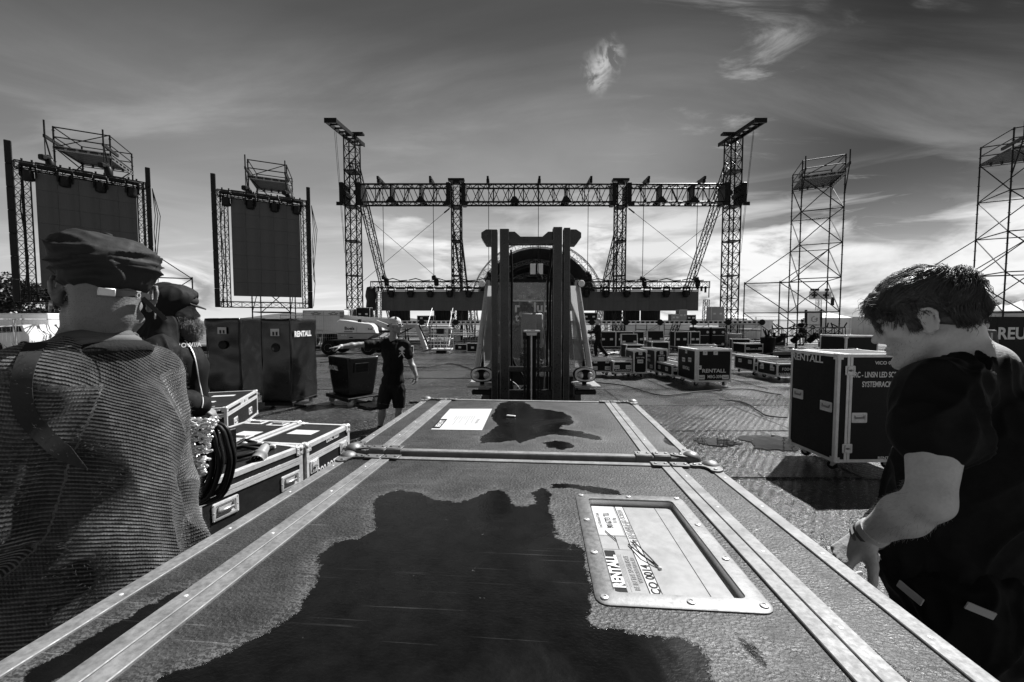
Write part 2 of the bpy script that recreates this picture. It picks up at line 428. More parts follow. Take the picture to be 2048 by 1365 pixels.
struct(MB().box((0, 380, -.11), (2400, 900, .1)).ob('ground', 'field'))
track = bpy.data.objects.new('trackway', None); COL.objects.link(track); struct(track)
rp = random.Random(3)
PW, PD = 2.46, 1.9
pmesh = []
for k in range(3):
    b = MB(); b.box((0, 0, -.03), (PW - .016, PD - .016, .06))
    for sx in (-1, 1): b.box((sx * (PW / 2 - .02), 0, .001), (.02, PD - .03, .006))
    b.box((0, PD / 2 - .02, .0012), (PW - .03, .02, .006))
    pmesh.append(b.mesh('panel', 'wet_panel'))
for j in range(16):
    y = -.95 + 1.51 - PD + j * PD + .95
    off = rp.uniform(-.5, .5) * (1 if j > 2 else .2)
    for i in range(-9, 10):
        x = i * PW + off + .6
        if abs(x) > 5 + y * 1.5 and abs(x) > 8: continue
        o = inst('panel', pmesh[(i + j) % 3], track, loc=(x, y, rp.uniform(-.012, .004)))
        o.rotation_euler = (rp.uniform(-.0035, .0035), rp.uniform(-.0025, .0025), rp.uniform(-.004, .004))
# skewed panels laid over the others beside the pointing man
for (x, y, a, z) in ((-3.1, 6.55, -24, .045), (-5.5, 7.5, -22, .04), (-1.0, 9.4, 7, .04), (-7.9, 8.55, -22, .035)):
    o = inst('panel', pmesh[0], track, loc=(x, y, z)); o.rotation_euler = (.004, 0, R(a))

def blob(name, pts, z, mat, kind, h=.0):
    pts = [Vector(p) for p in pts]; c = sum(pts, Vector()) / len(pts); out = []
    n = len(pts)
    for i in range(n):
        p0, p1, p2, p3 = pts[i - 1], pts[i], pts[(i + 1) % n], pts[(i + 2) % n]
        for k in range(8):
            t = k / 8.0
            q = .5 * ((2 * p1) + (p2 - p0) * t + (2 * p0 - 5 * p1 + 4 * p2 - p3) * t * t + (3 * p1 - p0 - 3 * p2 + p3) * t ** 3)
            q = c + (q - c) * (1 + .35 * noise.noise(q * 4.0) + .22 * noise.noise(q * 13.0) + .1 * noise.noise(q * 40.0)); out.append((q.x, q.y))
    mb = MB().prism(out, (0, 0, z), (1, 0, 0), (0, 1, 0), (0, 0, 1), .002)
    o = mb.ob(name, mat); o['kind'] = kind; return o
def puddle(px, z=.0065): return blob('puddle', [Vector((gr(x, y).x, gr(x, y).y, 0)) for x, y in px], z, 'water', 'structure')
puddle([(1488, 878), (1540, 872), (1600, 878), (1640, 890), (1600, 900), (1545, 902), (1510, 893)])
puddle([(1390, 880), (1420, 876), (1462, 880), (1480, 888), (1440, 893), (1400, 888)])
puddle([(715, 812), (745, 806), (775, 808), (765, 818), (735, 820)], .052)

# ------------------------------------------------------------------ far hills
def hill(name, x0, x1, Y, base, amp, seed):
    mb = MB(); n = 60; vs = []
    for j in range(8):
        for i in range(n + 1):
            t = i / n; x = x0 + (x1 - x0) * t; e = math.sin(math.pi * t) ** .7
            h = (base + amp * noise.noise(Vector((t * 5 + seed, seed, 0))) + amp * .25 * noise.noise(Vector((t * 40, seed, j)))) * e
            vs.append((x, Y + j * 30, -1 + max(0, h) * math.sin(math.pi / 2 * j / 7)))
    fs = [(j * (n + 1) + i, j * (n + 1) + i + 1, (j + 1) * (n + 1) + i + 1, (j + 1) * (n + 1) + i) for j in range(7) for i in range(n)]
    mb.add(vs, fs); return struct(mb.ob(name, 'hill_wood', smooth='all'))
pm('hill_wood', .07, .9, 0, .55, .08, .8, .12, dist=2.0)
hill('hill', -560, 40, 620, 7, 5, 1.3)
hb = MB(); vs = []
h1 = hill('hill', -455, -250, 560, 17, 4, 4.1)
hill('hill', 250, 900, 640, 5, 6, 7.7)
# ------------------------------------------------------------------ lattice and scaffold builders
def perp(d, up=(0, 0, 1)):
    d = d.normalized(); up = Vector(up)
    if abs(d.dot(up)) > .95: up = Vector((0, 1, 0))
    a = d.cross(up).normalized(); return a, a.cross(d).normalized()
def truss(parent, p, q, w, h, mat, rc=.03, rl=.014, step=None, up=(0, 0, 1), style='N', name='chord', faces='all', ends=True):
    """box lattice: chords as parts, lacing as one stuff part"""
    p, q = Vector(p), Vector(q); L = (q - p).length; a, b = perp(q - p, up); d = (q - p).normalized()
    cs = [(-1, -1), (1, -1), (1, 1), (-1, 1)]
    off = [a * (sx * w / 2) + b * (sy * h / 2) for sx, sy in cs]
    for o in off: rod(name, p + o, q + o, rc, mat, parent)
    step = step or max(w, h); n = max(1, round(L / step)); s = L / n; mb = MB()
    for f in range(4):
        o1, o2 = off[f], off[(f + 1) % 4]
        for i in range(n):
            A1, A2 = p + o1 + d * s * i, p + o2 + d * s * i; B1, B2 = A1 + d * s, A2 + d * s
            mb.tube(A1, A2, rl, 4, cap=False)
            if style == 'X': mb.tube(A1, B2, rl, 4, cap=False); mb.tube(A2, B1, rl, 4, cap=False)
            elif style == 'V':
                mid = (A2 + B2) / 2 ; mb.tube(A1, mid, rl, 4, cap=False); mb.tube(mid, B1, rl, 4, cap=False)
            else:
                if i % 2: mb.tube(A1, B2, rl, 4, cap=False)
                else: mb.tube(A2, B1, rl, 4, cap=False)
        mb.tube(q + o1, q + o2, rl, 4, cap=False)
    o = mb.ob('lacing', mat, parent, kind='stuff'); return a, b

def rosette_post(mb, p, H, r=.0242, step=.5):
    p = Vector(p); mb.tube(p, p + Vector((0, 0, H)), r, 6)
    k = 1
    while k * step < H: mb.tube(p + Vector((0, 0, k * step - .006)), p + Vector((0, 0, k * step + .006)), .07, 6); k += 1

def plank_deck(parent, corners, z, n, mat='steel_dark', thick=.06):
    """corners a,b,c,d; planks run a->b, laid side by side from a to d"""
    a, b, c, d = [Vector(v) for v in corners]
    for i in range(n):
        t0, t1 = (i + .04) / n, (i + .96) / n
        p0, p1 = a.lerp(d, t0), a.lerp(d, t1); q0, q1 = b.lerp(c, t0), b.lerp(c, t1)
        vs = [(v.x, v.y, z) for v in (p0, q0, q1, p1)] + [(v.x, v.y, z + thick) for v in (p0, q0, q1, p1)]
        MB().add(vs, [(3, 2, 1, 0), (4, 5, 6, 7), (0, 1, 5, 4), (1, 2, 6, 5), (2, 3, 7, 6), (3, 0, 4, 7)]).ob('plank', mat, parent)

def slotted_beam(mb, p, q, h=.17, t=.03, pitch=.36):
    """steel beam with a row of openings along its web"""
    p, q = Vector(p), Vector(q); d = (q - p); L = d.length; d.normalize(); z = Vector((0, 0, 1))
    mb.beam(p + z * (h / 2 - .02), q + z * (h / 2 - .02), t, .04); mb.beam(p - z * (h / 2 - .02), q - z * (h / 2 - .02), t, .04)
    n = max(1, int(L / pitch))
    for i in range(n + 1):
        c = p + d * (L * i / n); mb.beam(c - d * .05, c + d * .05, t * .8, h - .08)

def scaffold_tower(label, p2, p3, depth_dir, top_z, group, tail=True, r=.037, group2=None):
    """posts: front pair p2,p3; back pair offset by depth_dir; lifts of 2 m below the platform, rails above"""
    p2, p3, dd = Vector(p2), Vector(p3), Vector(depth_dir)
    t = thing('scaffold_tower', label, 'scaffold tower', p2, group=group, world=True)
    A, B, C, D = p2, p3, p3 + dd, p2 + dd
    mat = 'steel_dark'
    for q in (A, B, C, D):
        mb = MB(); rosette_post(mb, q, top_z, r); mb.tube(q - Vector((0, 0, 0)), q + Vector((0, 0, .12)), .05, 6); mb.box(q + Vector((0, 0, .005)), (.16, .16, .01)); mb.ob('standard', mat, t)
    plat = top_z - 1.0; lifts = [plat - 2 * k for k in range(0, 6) if plat - 2 * k > .2]
    up = lambda v, z: Vector((v.x, v.y, z))
    ring = [A, B, C, D]
    for z in lifts + [plat + .5, plat + 1.0 - .03]:
        for i in range(4): rod('ledger', up(ring[i], z), up(ring[(i + 1) % 4], z), r * .8, mat, t)
    zz = sorted(lifts)
    for k in range(len(zz) - 1):
        z0, z1 = zz[k], zz[k + 1]
        for i, (u, v) in enumerate(((A, B), (B, C), (C, D), (D, A))):
            if i in (0, 2): rod('brace', up(v, z0), up(u, z1), r * .75, mat, t)
            else: rod('brace', up(u if i == 1 else v, z0), up(v if i == 1 else u, z1), r * .75, mat, t)
    rod('brace', up(A, plat), up(B, plat + 1), r * .6, mat, t)
    plank_deck(t, (up(A, 0), up(B, 0), up(C, 0), up(D, 0)), plat + .03, 8)
    mb = MB(); slotted_beam(mb, up(A, plat - .02), up(B, plat - .02), .2, .05); mb.ob('deck_beam', 'alu_dark', t)
    mb = MB(); slotted_beam(mb, up(D, plat - .02), up(C, plat - .02), .2, .05); mb.ob('deck_beam', 'alu_dark', t)
    mb = MB(); slotted_beam(mb, up(B, plat - .12), up(C, plat - .12), .2, .05); mb.ob('deck_beam', 'alu_dark', t)
    # outrigger bay at the foot
    if tail:
        z0, z1 = zz[0], (zz[1] if len(zz) > 1 else 2)
        out = tail if isinstance(tail, Vector) else (dd.normalized() * 2.57)
        E, Fp = D + out, C + out
        for q in (E, Fp):
            mb = MB(); rosette_post(mb, q, z1 + .1, r); mb.box(q + Vector((0, 0, .005)), (.16, .16, .01)); mb.ob('standard', mat, t)
            s = D if q is E else C
            rod('ledger', up(q, z1), up(s, z1), r * .8, mat, t); rod('ledger', up(q, z0), up(s, z0), r * .8, mat, t)
            rod('brace', up(q, z1), up(s, z1 + 2), r * .75, mat, t); rod('brace', up(q, z1), up(s, z0), r * .75, mat, t); rod('brace', up(q, z0), up(s, .1), r * .75, mat, t)
        rod('ledger', up(E, z1), up(Fp, z1), r * .8, mat, t); rod('ledger', up(E, z0), up(Fp, z0), r * .8, mat, t)
    # two short beams that stick out to carry hoists
    n = (A - D).normalized()
    for q in (A, B):
        mb = MB(); s0 = up(q, plat + .25); mb.beam(s0 - n * .8, s0 + n * .75, .09, .14); mb.tube(s0 + n * .7 - Vector((0, 0, .1)), s0 + n * .7 + Vector((0, 0, .75)), .035, 6)
        mb.tube(s0 + n * .7, up(q, plat - 1.3), .03, 6); mb.ob('hoist_beam', mat, t)
    return t, A, B, C, D, n, plat

def rails(pt): return pt
GS = 'scaffold towers around the arena'
def vec(x, y): return Vector((x, y, 0))
# right-hand tower and the one cut by the right edge of the picture
TR = scaffold_tower('tall scaffold tower without a screen, whole in view right of the stage', vec(17.3, 24.9), vec(19.1, 23.95), (1.05, 2.40, 0), 11.2, GS, tail=Vector((-2.45, .9, 0)) * 1.0)
TE = scaffold_tower('scaffold tower without a screen, cut off by the right edge of the picture', vec(24.5, 20.5), vec(26.3, 19.5), (1.0, 2.3, 0), 11.1, GS, tail=Vector((-2.45, .9, 0)))
TB = scaffold_tower('scaffold tower that carries the screen nearest the stage', vec(-15.6, 24.7), vec(-13.8, 25.6), (-.95, 2.4, 0), 11.2, GS, tail=False)
TA = scaffold_tower('scaffold tower that carries the big screen behind the man in the flat cap', vec(-22.5, 20.6), vec(-20.7, 21.6), (-1.0, 2.3, 0), 11.2, GS, tail=Vector((2.4, 1.0, 0)))

# ------------------------------------------------------------------ moving lights and hoists (shared meshes)
def make_moving_head():
    t = thing('moving_light', 'moving stage light', 'stage light', (0, 0, 0))
    MB().cbox((0, 0, -.06), (.38, .30, .13), .03).ob('base', 'black_plastic', t)
    mb = MB()
    for s in (-1, 1): mb.cbox((s * .19, 0, -.30), (.045, .14, .40), .015)
    mb.cbox((0, 0, -.135), (.40, .14, .03), .01); mb.ob('yoke', 'black_plastic', t)
    h = MB().lathe([(.06, .12), (.14, .10), (.155, 0), (.155, -.14), (.165, -.16), (.165, -.25), (.15, -.27)], (0, 0, -.36), n=12).ob('head', 'black_plastic', t, smooth=True)
    MB().lathe([(.13, 0), (.10, -.02), (.02, -.03)], (0, 0, -.632), n=12).ob('lens', 'glass_dark', h, smooth=True)
    mb = MB(); mb.box((0, 0, .02), (.1, .05, .05)); mb.tube((-.12, 0, .03), (-.12, 0, .12), .03); mb.tube((.12, 0, .03), (.12, 0, .12), .03); mb.ob('clamp', 'steel_dark', t)
    return t
def make_blinder():
    t = thing('strobe_light', 'flat strobe light', 'stage light', (0, 0, 0))
    MB().cbox((0, 0, -.14), (.55, .18, .16), .02).ob('housing', 'black_plastic', t)
    mb = MB(); mb.box((0, -.095, -.14), (.48, .01, .10)); mb.ob('lens', 'glass_dark', t)
    mb = MB(); mb.box((-.3, 0, -.06), (.02, .05, .2)); mb.box((.3, 0, -.06), (.02, .05, .2)); mb.box((0, 0, .03), (.6, .05, .02)); mb.ob('bracket', 'steel_dark', t)
    return t
MOV = make_moving_head(); BLI = make_blinder(); USED = {}
def place_copy(proto, loc, rz, label, group, tilt=0, scale=1):
    o = proto if proto.name not in USED else copy_tree(proto)
    USED[proto.name] = 1
    o.location = loc; o.rotation_euler = (tilt, 0, rz); o['label'] = label; o['group'] = group; o.scale = (scale,) * 3
    return o

def hoist(label, top, z, group, parent_mat='steel_dark'):
    """chain hoist hanging on its chain from a point"""
    t = thing('chain_hoist', label, 'chain hoist', (top[0], top[1], z), group=group)
    mb = MB(); mb.cbox((0, 0, 0), (.26, .5, .26), .05); mb.cbox((0, .12, .14), (.20, .2, .1), .03); mb.ob('motor', 'black_plastic', t)
    MB().tube((0, 0, .1), (0, 0, top[2] - z), .022, 5).ob('chain', 'steel_dark', t)
    MB().lathe([(.10, 0), (.17, -.15), (.17, -.45), (.12, -.55)], (.16, .05, -.02), n=10).ob('chain_bag', 'black_plastic', t, smooth=True)
    mb = MB(); mb.path([(0, 0, -.12), (0, 0, -.25), (.05, 0, -.32), (.0, 0, -.38)], .02, 5); mb.ob('hook', 'steel_dark', t)
    return t

# ------------------------------------------------------------------ the two hanging side screens
def led_wall(label, L, Rr, zb, zt, light_word, nx=5, ny=7):
    """L, Rr: ground positions of the frame's ends (left nearer)"""
    L, Rr = Vector(L), Vector(Rr); d = (Rr - L).normalized(); n = Vector((d.y, -d.x, 0)); Wd = (Rr - L).length
    t = thing('video_screen', label, 'video screen', Vector((L.x, L.y, zb)), group='hanging side screens', world=True)
    up = Vector((0, 0, 1))
    P = lambda s, z, o=0: L + d * s + n * o + up * z
    tw = .30
    truss(t, P(.35, zt - .15), P(Wd - .25, zt - .15), tw, tw, 'steel_black', .028, .012, .5)
    truss(t, P(.35, zb + .15), P(Wd - .25, zb + .15), tw, tw, 'steel_black', .028, .012, .5)
    truss(t, P(.55, zb), P(.55, zt), .42, tw, 'steel_black', .028, .012, .4, style='N')
    truss(t, P(Wd - .35, zb), P(Wd - .35, zt), .34, tw, 'steel_black', .028, .012, .4, style='N')
    for s, w, nm in ((.20, .22, 'batten'), (Wd - .14, .20, 'batten')):
        k = 0; z = zb - .02
        while z < zt + .1:
            hh = 1.02
            MB().cbox(P(s, z + hh / 2, .06), (w, .16, hh - .010), .02, Matrix.Rotation(math.atan2(d.y, d.x), 3, 'Z')).ob('batten', 'batten_face', t)
            z += hh
    # the screen itself: hung panel by panel inside the frame
    sl, sr = .95, Wd - .62; z0, z1 = zb + .62, zt - .42
    rot = Matrix.Rotation(math.atan2(d.y, d.x), 3, 'Z'); pw, ph = (sr - sl) / nx, (z1 - z0) / ny
    me = MB().cbox((0, 0, 0), (pw - .004, .09, ph - .004), .004, rot).mesh('screen_panel', 'led_face')
    for i in range(nx):
        for j in range(ny):
            o = inst('screen_panel', me, t, loc=P(sl + pw * (i + .5), z0 + ph * (j + .5), .10 + random.uniform(-.003, .003)) - t.location)
    MB().box(P((sl + sr) / 2, (z0 + z1) / 2, .03), (sr - sl - .02, .03, z1 - z0 - .02), rot).ob('backing', 'steel_black', t)
    mb = MB()
    for i in range(nx + 1):
        s = sl + pw * i; mb.tube(P(s, z1 + .0, .1), P(s, zt - .25), .012, 5)
    mb.beam(P(sl - .2, z1 + .04, .1), P(sr, z1 + .04, .1), .06, .05); mb.ob('hanging_bar', 'steel_black', t)
    mb = MB()
    for i in range(3): mb.path([P(Wd + .02, zt - .2, 0), P(Wd + .10 + .1 * i, zt - 1.6, 0), P(Wd + .02, zt - 2.5 - i, 0), P(Wd + .12, zb + 1.5, 0), P(Wd, zb + .1, 0)], .018, 5)
    mb.path([P(.4, zb + .2), P(.6, zb + 2), P(.45, zt - 2), P(.6, zt - .3)], .025, 5)
    mb.ob('cable_run', 'cable', t)
    for k in range(4):
        s = .75 + (Wd - 1.5) * k / 3
        place_copy(MOV, P(s, zt - .08, .34), math.atan2(d.y, d.x) + .2 * (k % 2), ['first', 'second', 'third', 'fourth'][k] + ' moving light from the left along the top of ' + light_word, 'moving lights on the side screens', tilt=.25, scale=1.25)
        if k < 3: place_copy(BLI, P(s + (Wd - 1.5) / 6, zt - .02, .28), math.atan2(d.y, d.x), ['first', 'second', 'third'][k] + ' strobe from the left along the top of ' + light_word, 'strobes on the side screens', scale=1.1)
    return t, P, Wd
pm('batten_face', .03, .4, 0, .3, 30, .4, 2, streak=(1, 1, 16))
led_wall('big dark video screen in a truss frame behind the man in the flat cap', (-22.55, 18.5, 0), (-19.0, 22.0, 0), 2.55, 8.85, 'the screen behind the flat cap', 5, 7)
led_wall('dark video screen in a truss frame hanging nearest the stage', (-16.2, 22.3, 0), (-11.95, 24.75, 0), 2.42, 8.72, 'the screen nearest the stage', 5, 7)
for (T, w, zt) in ((TA, 'left', 8.85), (TB, 'right', 8.72)):
    _, A, B, C, D, n, plat = T
    for q, s in ((A, 'left'), (B, 'right')):
        hoist('%s chain hoist above the %s' % (s, 'screen behind the flat cap' if w == 'left' else 'screen nearest the stage'), (q.x + n.x * .72, q.y + n.y * .72, plat + .2), zt + .55, 'hoists above the side screens')
# ------------------------------------------------------------------ roof gantry of the stage
YG = 30.0
def gx(x, Y=YG): return (x - CX) / F * Y
def gz(y, Y=YG): return at(CX, y, Y).z
ga = thing('roof_gantry', 'black steel truss gantry spanning the whole stage between tall lattice masts', 'stage roof', (gx(712), YG, 0), world=True)
SB = 'steel_black'
def mast(x, w, zt, wy=.95):
    p, q = Vector((x, YG, 0)), Vector((x, YG, zt))
    truss(ga, p, q, w, wy, SB, .050, .024, .82, style='X')
    for z in [k * 2.46 for k in range(1, int(zt / 2.46) + 1)]:
        MB().box((x, YG, z), (w + .1, wy + .1, .06)).ob('splice_plate', SB, ga)
zt_main, zb_main = gz(373), gz(408)
zm = (zt_main + zb_main) / 2; hm = zt_main - zb_main
XL, XR, XIL, XIR = gx(711), gx(1457), gx(915), gx(1237)
ztall = gz(276)
mast(XL, .80, ztall); mast(XR, .80, ztall); mast(XIL, .62, zt_main + .1); mast(XIR, .62, zt_main + .1)
# main span
for xa, xb in ((XL + .75, XIL - .5), (XIL + .5, XIR - .5), (XIR + .5, XR - .75)):
    p, q = Vector((xa, YG, zm)), Vector((xb, YG, zm))
    truss(ga, p, q, .95, hm, SB, .066, .034, 1.12, style='V')
    L = xb - xa
    for f in (.34, .68):
        mb = MB(); x = xa + L * f
        for sy in (-1, 1): mb.prism([(-.42, 0), (.42, 0), (.1, .42), (-.1, .42)], (x, YG + sy * .49, zb_main - .04), (1, 0, 0), (0, 0, 1), (0, sy, 0), .03)
        mb.box((x, YG, zm), (.08, .9, hm)); mb.ob('joint_plate', SB, ga)
# sleeve blocks on the masts
for x, w in ((XL, .80), (XR, .80), (XIL, .62), (XIR, .62)):
    for s in (-1, 1):
        mb = MB()
        mb.cbox((x + s * (w / 2 + .22), YG, zm), (.30, 1.15, hm + .25), .04)
        mb.beam((x + s * (w / 2 + .1), YG - .6, zb_main - .15), (x + s * (w / 2 + .55), YG - .6, zb_main - .15), .05, .25)
        mb.ob('sleeve_block', SB, ga)
        if w == .80:
            MB().lathe([(.05, -.60), (.20, -.60), (.22, 0), (.20, .60), (.05, .60)], (x + s * .45, YG, zm), 'Y', 12).ob('guide_roller', SB, ga, smooth=True)
# raking legs behind the masts
for x, zt, ye in ((XL, gz(322), 40.5), (XR, gz(322), 40.5), (XIL, gz(466), 39.5), (XIR, gz(466), 39.5)):
    truss(ga, (x, YG + .4, zt), (x, ye, .1), .50, .5, SB, .042, .02, .8, style='N', name='raking_chord')
# head beams and cantilever trolley beams
for x, s in ((XL, -1), (XR, 1)):
    zt = ztall
    MB().beam((x - s * .85, YG, zt + .26), (x + s * .4, YG, zt + .26), .4, .13).ob('head_beam', SB, ga)
    mb = MB(); a = Vector((x - s * .10, YG + 1.3, zt + .02)); e = Vector((x + s * .42, YG - 2.5, zt + .02))
    for k in (-.34, .34):
        mb.beam(a + Vector((k, 0, 0)), e + Vector((k, 0, 0)), .08, .26)
    for i in range(8):
        c = a.lerp(e, i / 7); mb.box(c, (.70, .07, .10))
    mb.box(e, (.80, .10, .30)); mb.ob('cantilever_beam', SB, ga)
    for k in (0, 1):
        mb = MB(); mb.tube(e + Vector((k * .22 * s, .8 + k * .3, -.2)), (x + s * .50, YG - .45, zm - 3.2 - k), .013, 5); mb.ob('lifting_cable', SB, ga)
for x in (XIL, XIR):
    mb = MB(); mb.beam((x - .58, YG, zt_main + .42), (x + .58, YG, zt_main + .42), .5, .16); mb.prism([(-.3, 0), (.3, 0), (.15, .25), (-.15, .25)], (x, YG - .2, zt_main + .12), (1, 0, 0), (0, 0, 1), (0, 1, 0), .3)
    mb.ob('head_beam', SB, ga)
# trolley beams lying across the span, each with its hoist chain
hx = [(770, 1), (869, 1), (978, .6), (1076, 0), (1174, -.6), (1283, -1), (1389, -1)]
names = ['leftmost', 'second from the left', 'third from the left', 'middle', 'fifth from the left', 'second from the right', 'rightmost']
for i, (x, s) in enumerate(hx):
    X = gx(x)
    mb = MB(); mb.beam((X - .0, YG - 1.15, zt_main + .24), (X, YG + 1.1, zt_main + .24), .14, .2); mb.box((X, YG - .9, zt_main + .06), (.2, .2, .25)); mb.ob('trolley_beam', SB, ga)
    zz = {0: gz(556, 29), 1: gz(556, 29), 5: gz(558, 29), 6: gz(558, 29)}.get(i, gz(548, 29) if i != 3 else gz(551, 29))
    hoist('%s of the seven chain hoists hanging under the stage roof' % names[i], (X * .967, 29.0, zt_main + .1), zz, 'chain hoists under the stage roof')
# guy wires with turnbuckles
def guy(p, q, f0=.06, f1=.94):
    p, q = Vector(p), Vector(q)
    mb = MB(); mb.tube(p, q, .016, 5); mb.tube(p.lerp(q, f0), p.lerp(q, f0 + .05), .05, 6); mb.tube(p.lerp(q, f1 - .04), p.lerp(q, f1), .05, 6)
    mb.ob('guy_wire', SB, ga)
for a, b in ((XL, XIL), (XR, XIR)):
    guy((a, YG - .5, zb_main - .1), (b, YG - .5, gz(590)))
    guy((b, YG - .5, zb_main - .1), (a, YG - .5, gz(582)))

# ------------------------------------------------------------------ wide screen with its lighting truss, hanging low
ys = 29.0
wz1, wz0 = gz(583, ys), gz(622, ys)
xa, xb = gx(764, ys), gx(1395, ys)
ws = thing('wide_video_screen', 'long low video screen hanging across the stage front', 'video screen', (xa, ys, wz0), world=True)
pwn = 26; pw = (xb - xa) / pwn
me = MB().cbox((0, 0, 0), (pw - .006, .09, (wz1 - wz0) / 2 - .006), .004).mesh('screen_panel', 'led_face')
for i in range(pwn):
    for j in range(2):
        inst('screen_panel', me, ws, loc=Vector((xa + pw * (i + .5), ys + random.uniform(-.004, .004), wz0 + (wz1 - wz0) * (.25 + .5 * j))) - ws.location)
MB().box(((xa + xb) / 2, ys + .07, (wz0 + wz1) / 2), (xb - xa - .02, .03, wz1 - wz0 - .02)).ob('backing', SB, ws)
mb = MB()
for i in range(14): mb.tube((xa + (xb - xa) * i / 13, ys, wz1), (xa + (xb - xa) * i / 13, ys, wz1 + .35), .02, 5)
mb.beam((xa, ys, wz1 + .05), (xb, ys, wz1 + .05), .07, .06); mb.ob('hanging_bar', SB, ws)
lt = thing('lighting_truss', 'long thin truss full of lights above the wide low screen', 'lighting truss', (gx(743, ys), ys, wz1), world=True)
tz = gz(570, ys)
truss(lt, (gx(745, ys), ys, tz), (gx(1415, ys), ys, tz), .42, .42, SB, .030, .014, .5)
for x, s in ((743, -1), (1416, 1)):
    mb = MB(); X = gx(x, ys)
    mb.beam((X, ys, tz + .25), (X, ys, tz - .9), .05); mb.beam((X, ys, tz + .22), (X - s * .9, ys, tz + .22), .05)
    for k in range(3): mb.beam((X - s * (.25 + .28 * k), ys, tz - .1), (X - s * (.25 + .28 * k), ys, tz - .55 + .1 * k), .10, .12)
    mb.ob('end_frame', SB, lt)
mb = MB()
for i in range(14):
    x0 = gx(775 + i * 45, ys); mb.path([(x0, ys - .2, tz + .3), (x0 + .5, ys - .2, tz + .42), (x0 + 1.0, ys - .2, tz + .26), (x0 + 1.5, ys - .2, tz + .3)], .035, 5)
mb.ob('cable_run', 'cable', lt)
ords = ['first', 'second', 'third', 'fourth', 'fifth', 'sixth', 'seventh', 'eighth', 'ninth', 'tenth', 'eleventh', 'twelfth', 'thirteenth', 'fourteenth', 'fifteenth', 'sixteenth']
mx = [783, 822, 861, 900, 938, 977, 1015, 1054, 1093, 1131, 1172, 1212, 1253, 1293, 1332, 1371]
for i, x in enumerate(mx):
    place_copy(MOV, (gx(x, ys - .35), ys - .35, tz - .15), .1 * (i % 3), ords[i] + ' moving light from the left on the truss over the wide screen', 'moving lights over the wide screen', tilt=.1, scale=1.15)
    if i < 15: place_copy(BLI, (gx(x + 19, ys - .3), ys - .3, tz - .12), 0, ords[i] + ' strobe from the left on the truss over the wide screen', 'strobes over the wide screen', scale=1.1)

# ------------------------------------------------------------------ domed stage behind
YD = 37.0
def arch(name, parent, cx, z0, r, Y, w, h, mat, rc, rl, n=26, a0=0, a1=180):
    c = Vector((cx, Y, z0)); rings = []
    for i in range(n + 1):
        a = R(a0 + (a1 - a0) * i / n); d = Vector((math.cos(a), 0, math.sin(a)))
        rings.append([c + d * (r + h / 2) + Vector((0, -w / 2, 0)), c + d * (r + h / 2) + Vector((0, w / 2, 0)), c + d * (r - h / 2) + Vector((0, w / 2, 0)), c + d * (r - h / 2) + Vector((0, -w / 2, 0))])
    for k in range(4): MB().path([q[k] for q in rings], rc, 5).ob('chord', mat, parent)
    mb = MB()
    for i in range(n):
        A, B = rings[i], rings[i + 1]
        for k in range(4):
            l = (k + 1) % 4; mb.tube(A[k], A[l], rl, 4, cap=False)
            mb.tube(A[k] if i % 2 else A[l], B[l] if i % 2 else B[k], rl, 4, cap=False)
    mb.ob('lacing', mat, parent, kind='stuff')
dcx = gx(1075, YD); dr = gx(1075 + 133, YD) - dcx; dz = gz(618, YD)
dm = thing('dome_stage', 'dark domed stage with round lattice arches behind the forklift mast', 'stage dome', (dcx, YD, dz), world=True)
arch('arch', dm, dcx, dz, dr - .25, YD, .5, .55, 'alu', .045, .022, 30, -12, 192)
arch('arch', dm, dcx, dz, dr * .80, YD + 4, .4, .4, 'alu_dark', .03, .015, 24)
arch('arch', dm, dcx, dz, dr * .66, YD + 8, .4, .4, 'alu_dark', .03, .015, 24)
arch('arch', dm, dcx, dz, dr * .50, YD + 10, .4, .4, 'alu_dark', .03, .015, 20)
for x in (-1, 1): truss(dm, (dcx + x * (dr * .98), YD, 0), (dcx + x * (dr * .98), YD, dz - .8), .5, .5, 'alu', .04, .02, .6)
mb = MB(); rows = []
for j, (yy, rr) in enumerate(((YD + .3, dr - .55), (YD + 4, dr * .84), (YD + 8, dr * .74), (YD + 11, dr * .66))):
    rows.append([(dcx + rr * math.cos(R(a)), yy, dz + rr * math.sin(R(a))) for a in range(0, 181, 9)])
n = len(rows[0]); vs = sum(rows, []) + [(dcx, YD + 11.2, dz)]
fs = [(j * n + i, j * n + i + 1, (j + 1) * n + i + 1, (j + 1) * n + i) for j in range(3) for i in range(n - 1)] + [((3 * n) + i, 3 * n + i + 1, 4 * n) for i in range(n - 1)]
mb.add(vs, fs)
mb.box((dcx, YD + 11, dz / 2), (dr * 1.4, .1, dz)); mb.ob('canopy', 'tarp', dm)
mb = MB()
rs = random.Random(5)
for i in range(16):
    a = R(rs.uniform(15, 165)); rr = dr * rs.uniform(.3, .7); x, z = dcx + rr * math.cos(a), dz + rr * math.sin(a)
    mb.tube((x, YD + 2, z), (x + .1, YD + 2, z - rs.uniform(.4, 1)), .03, 5); mb.box((x, YD + 2, z - .5), (.22, .22, .3))
    mb.beam((x - .8, YD + 3, z + .3), (x + .5, YD + 3, z + rs.uniform(-.5, .9)), .08)
mb.ob('rigging', 'steel_dark', dm)
for x, nm in ((1065.5, 'left'), (1080, 'right')):
    X, Z0, Z1 = gx(x, 35), gz(549, 35), gz(528, 35)
    t = thing('hanging_panel', '%s one of two white panels hanging inside the dome' % nm, 'panel', (X, 35, (Z0 + Z1) / 2), group='white panels hanging in the dome')
    MB().cbox((0, 0, 0), (.46, .06, Z1 - Z0), .02).ob('sheet', 'white_paint', t)
    MB().tube((0, 0, (Z1 - Z0) / 2), (0, 0, 2.4), .02, 5).ob('wire', SB, t)

